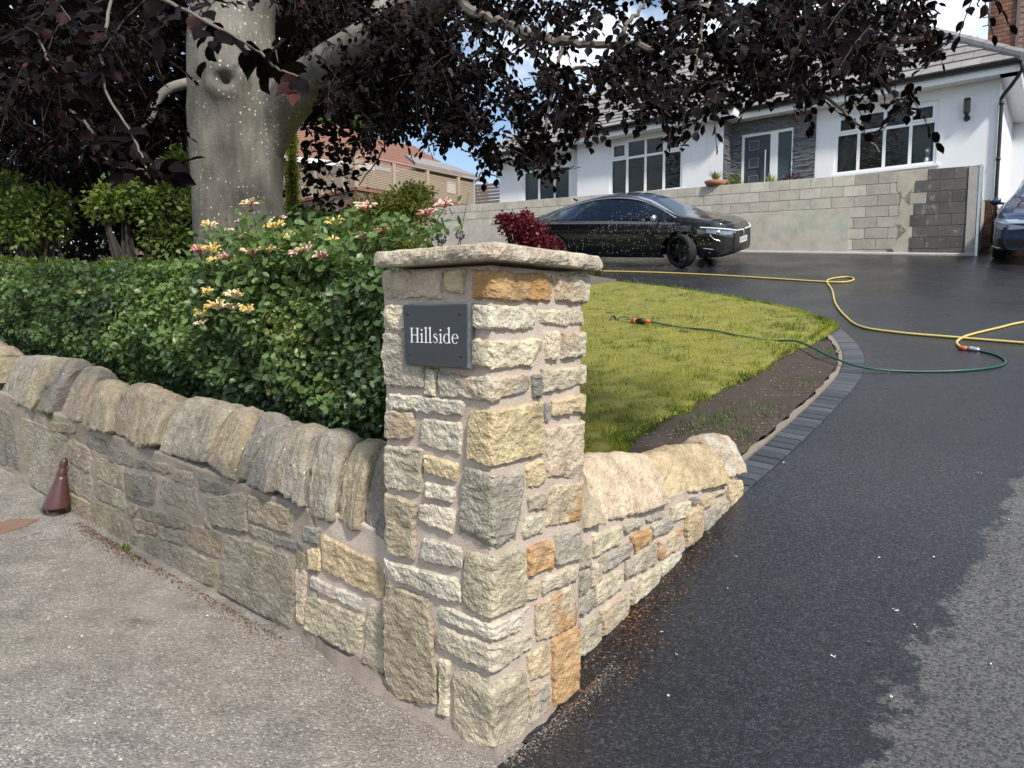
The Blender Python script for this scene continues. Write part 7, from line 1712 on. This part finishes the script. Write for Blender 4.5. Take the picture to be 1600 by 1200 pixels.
# ------------------------------------------------------------------ hoses, sprinkler, cone, litter
def hose(name, pts, r, m, label, lift=0.0, lifts=None):
    P_ = smooth_path([WG(*on_g(x, y), r + (lifts[i] if lifts else lift)) for i, (x, y) in enumerate(pts)], 8)
    V, F = tube(P_, r, 8); return tag(part(name, V, F, m, None, True), label, 'hose')
hose('garden_hose', [(905, 424), (1000, 426), (1100, 430), (1200, 436), (1280, 441), (1318, 442), (1334, 438), (1325, 434), (1302, 436), (1292, 441), (1300, 455), (1305, 475), (1320, 495), (1345, 512), (1400, 521), (1480, 528), (1620, 539), (1680, 540), (1680, 496), (1600, 505), (1560, 514), (1512, 526), (1495, 536), (1500, 544)], .014, M['yellow_hose'], 'yellow garden hose looping across the dark drive')
g_ = WG(*on_g(1508, 547), .018); g2 = WG(*on_g(1536, 550), .018); dv_ = (g2 - g_) / np.linalg.norm(g2 - g_)
con = empty('hose_connector', g_, 'grey and orange connector joining the yellow hose to the green hose', 'connector')
MB().tube([g_ - dv_ * .06, g_ - dv_ * .02, g_ + dv_ * .02], [.02, .026, .024], 10).build('coupling', M['orange_plastic'], con, True)
MB().tube([g_ + dv_ * .02, g_ + dv_ * .05, g_ + dv_ * .11, g_ + dv_ * .13], [.024, .028, .024, .018], 10).build('collar', M['steel'], con, True)
hose('green_hose', [(1532, 550), (1558, 557), (1571, 567), (1555, 575), (1500, 581), (1420, 582), (1350, 581), (1300, 571), (1247, 550), (1200, 541), (1150, 535), (1110, 529), (1060, 521), (1015, 515)], .011, M['green_hose'], 'dark green hose running over the edging onto the lawn', lifts=[0, 0, 0, 0, 0, 0, .03, .07, .10, .055, .075, .09, .07, .095])
# oscillating sprinkler
s0 = WG(*on_g(993, 514), .10); sprk = empty('lawn_sprinkler', s0, 'black and orange oscillating sprinkler standing on the lawn', 'sprinkler')
s1 = WG(*on_g(958, 508), .10); ds = (s1 - s0); ds[2] = 0; Ls = np.linalg.norm(ds); ds /= Ls; sn_ = np.array([-ds[1], ds[0], 0])
MB().tube([s0 - ds * .16, s0 - ds * .08, s0 + ds * .02], [.03, .045, .04], 10).build('motor', M['black_plastic'], sprk, True)
MB().tube([s0 - ds * .24, s0 - ds * .15], [.022, .03], 10).build('inlet', M['orange_plastic'], sprk, True)
MB().tube([s0 - ds * .03, s0 + ds * .035], [.049, .05], 10).build('dial', M['orange_plastic'], sprk, True)
MB().tube(smooth_path([s0 + ds * .02, s0 + ds * Ls * .35 + (0, 0, .05), s0 + ds * Ls * .65 + (0, 0, .05), s0 + ds * Ls], 6), .012, 8).build('spray_bar', M['steel'], sprk, True)
for sg in (1, -1):
    MB().tube([s0 + (0, 0, -.06) + sn_ * sg * .10, s0 + ds * Ls + (0, 0, -.06) + sn_ * sg * .10], .010, 6).build('sled', M['black_plastic'], sprk)
MB().tube(smooth_path([s0 + ds * Ls - sn_ * .10 + (0, 0, -.06), s0 + ds * Ls + (0, 0, .07), s0 + ds * Ls + sn_ * .10 + (0, 0, -.06)], 5), .013, 6).build('end_frame', M['black_plastic'], sprk)
# falling spray: elongated drops
n = 800; P_ = []
for k in range(n):        # fan of thin jets rising and falling back
    jet = random.randrange(22); u = jet / 21 - .5; T_ = 1.12 * random.random() ** .8
    p = (s0 + s1) / 2 + ds * (-u * .3) + np.array([1.0, .15, 0]) * (u * 2.6 + .35) * T_ + np.array([0, 0, (5.3 - 1.3 * abs(u)) * T_ - 4.9 * T_ * T_]); P_.append(p + rng.normal(0, .05, 3))
P_ = np.array(P_); OC = np.array([(0, 0, -2.6), (1, 0, 0), (0, 1, 0), (-1, 0, 0), (0, -1, 0), (0, 0, 3.0)]); OFc = np.array([(0, 2, 1), (0, 3, 2), (0, 4, 3), (0, 1, 4), (5, 1, 2), (5, 2, 3), (5, 3, 4), (5, 4, 1)])
szz = rng.uniform(.0013, .0032, n); V = (P_[:, None] + OC[None] * szz[:, None, None]).reshape(-1, 3); F = (np.arange(n)[:, None, None] * 6 + OFc[None]).reshape(-1, 3)
tag(link('water_spray', npmesh('water_spray', V, F, M['water'], True)), 'fine water droplets thrown up by the lawn sprinkler in front of the black car', 'water', kind='stuff')
# maroon metal cone leaning by the wall and rusty cover
ca_, cbb = on_g(88, 803); cp_ = WG(ca_, -.035, 0); cone = empty('maroon_cone', cp_, 'maroon metal cone with a rounded knob standing against the old wall foot', 'cone')
hc = .40; ksc = .82; lean = -DL * .06 + DR * .10
def lv(prof, n=28): V, F = lathe([(r_ * .82, z_ * .86) for r_, z_ in prof], n); return [cp_ - DR * .02 + np.array(v) + (DR * .075 - DL * .02) * (v[2] / hc) for v in V], F
V, F = lv([(.095, .05), (.098, .052), (.096, .065), (.07, .17), (.045, .262), (.038, .285), (.030, .287)]); part('skirt', V, F, M['maroon'], cone, True)
V, F = lv([(.060, .0), (.060, .055), (.001, .055)]); part('foot_ring', V, F, M['maroon'], cone, True)
V, F = lv([(.034, .282), (.036, .30), (.034, .322), (.029, .333), (.026, .345), (.030, .365), (.028, .392), (.018, .412), (.001, .418)]); part('knob', V, F, M['maroon'], cone, True)
cv = [on_g(x, y) for x, y in ((-25, 825), (18, 812), (62, 812), (40, 824), (-20, 842))]
V = [WG(a, b, .0065) for a, b in cv] + [WG(a, b, -.02) for a, b in cv]; k = len(cv)
tag(part('rusty_cover', V, [tuple(range(k))] + [(i, k + i, k + (i + 1) % k, (i + 1) % k) for i in range(k)], M['rust']), 'flat rusty metal cover set in the pavement near the maroon cone', 'cover')
# litter
def litter(name, pts, L0, L1, w, m, label, cat):
    pts = np.asarray(pts); n = len(pts); az = rng.uniform(0, 2 * np.pi, n); d = np.stack([np.cos(az), np.sin(az), rng.normal(0, .15, n)], 1); s = np.stack([-np.sin(az), np.cos(az), 0 * az], 1); L_ = rng.uniform(L0, L1, n)[:, None]; ww = (w * rng.uniform(.5, 1.5, n))[:, None]; up = np.array([0, 0, .004])
    V = np.stack([pts - d * L_ + up, pts - s * ww + up * 2, pts + d * L_ + up, pts + s * ww + up], 1).reshape(-1, 3); F = (np.arange(n)[:, None, None] * 4 + np.array([[0, 1, 2], [0, 2, 3]])[None]).reshape(-1, 3)
    return tag(link(name, npmesh(name, V, F, m, rnd=np.repeat(rng.uniform(0, 1, n), 4))), label, cat, kind='stuff')
lp = []
for k in range(1100):
    b = .35 + 2.0 * random.betavariate(1.4, 1.8); a = (WA if b > PBw else 0) - .02 - abs(random.gauss(0, .05 + .05 * random.random())); lp.append(WG(a, b, .001))
for (px, py, n, r) in ((985, 1050, 90, .035), (1010, 1000, 150, .05), (1000, 960, 170, .05), (985, 985, 130, .05)):
    a, b = on_g(px, py)
    for k in range(n): lp.append(WG(a + random.gauss(0, r), b + random.gauss(0, r * 1.6), .001))
litter('bud_husks', lp, .003, .011, .0013, M['litter'], 'drift of orange brown beech bud husks at the foot of the low drive wall', 'leaf litter')
lp = []
for k in range(550): lp.append(WG(random.uniform(1.2, 3.3), -.01 - abs(random.gauss(0, .028)), .003))
for k in range(420): lp.append(WG(2.75 + random.gauss(0, .25), -.02 - abs(random.gauss(0, .05)), .003))
litter('wall_foot_litter', lp, .003, .010, .002, M['litter'], 'brown leaf litter gathered along the foot of the old wall', 'leaf litter')
lp = []
for (px, py) in ((1033, 990), (1057, 1021), (1358, 1006), (1304, 1027), (1398, 955), (1555, 1045), (1545, 870), (1600, 865), (1225, 725), (1045, 1090), (1530, 740), (1430, 980), (1150, 870)):
    a, b = on_g(px, py)
    for k in range(3): lp.append(WG(a + random.gauss(0, .006), b + random.gauss(0, .006), .003))
for k in range(28): a, b = random.uniform(-3, -.1), random.uniform(-.5, 6); lp.append(WG(a, b, .003))
for k in range(60): a, b = random.uniform(.2, 4), random.uniform(-1.6, -.1); lp.append(WG(a, b, .004))
litter('fallen_petals', lp, .002, .008, .004, M['petal'], 'pale fallen petals scattered over the drive and pavement', 'petals')
gp_ = []
for k in range(5200):
    a = random.uniform(-.1, 1.6); gp_.append(WG(a, -.03 - abs(random.gauss(0, .09)) * (1 if a < 1.0 else .6), .002))
for k in range(2600): gp_.append(WG(random.uniform(.1, 2.6), -random.uniform(.02, .75), .002))
chips('loose_grit', gp_, .0015, .0052, M['grit'], 'sandy grit spilled on the pavement at the foot of the pillar', 'grit')
gp_ = [WG(-.03 - abs(random.gauss(0, .035)), random.uniform(.0, .75), .001) for k in range(900)]
chips('mortar_crumbs', gp_, .0015, .005, M['grit'], 'mortar crumbs on the dark drive beside the pillar foot', 'grit')
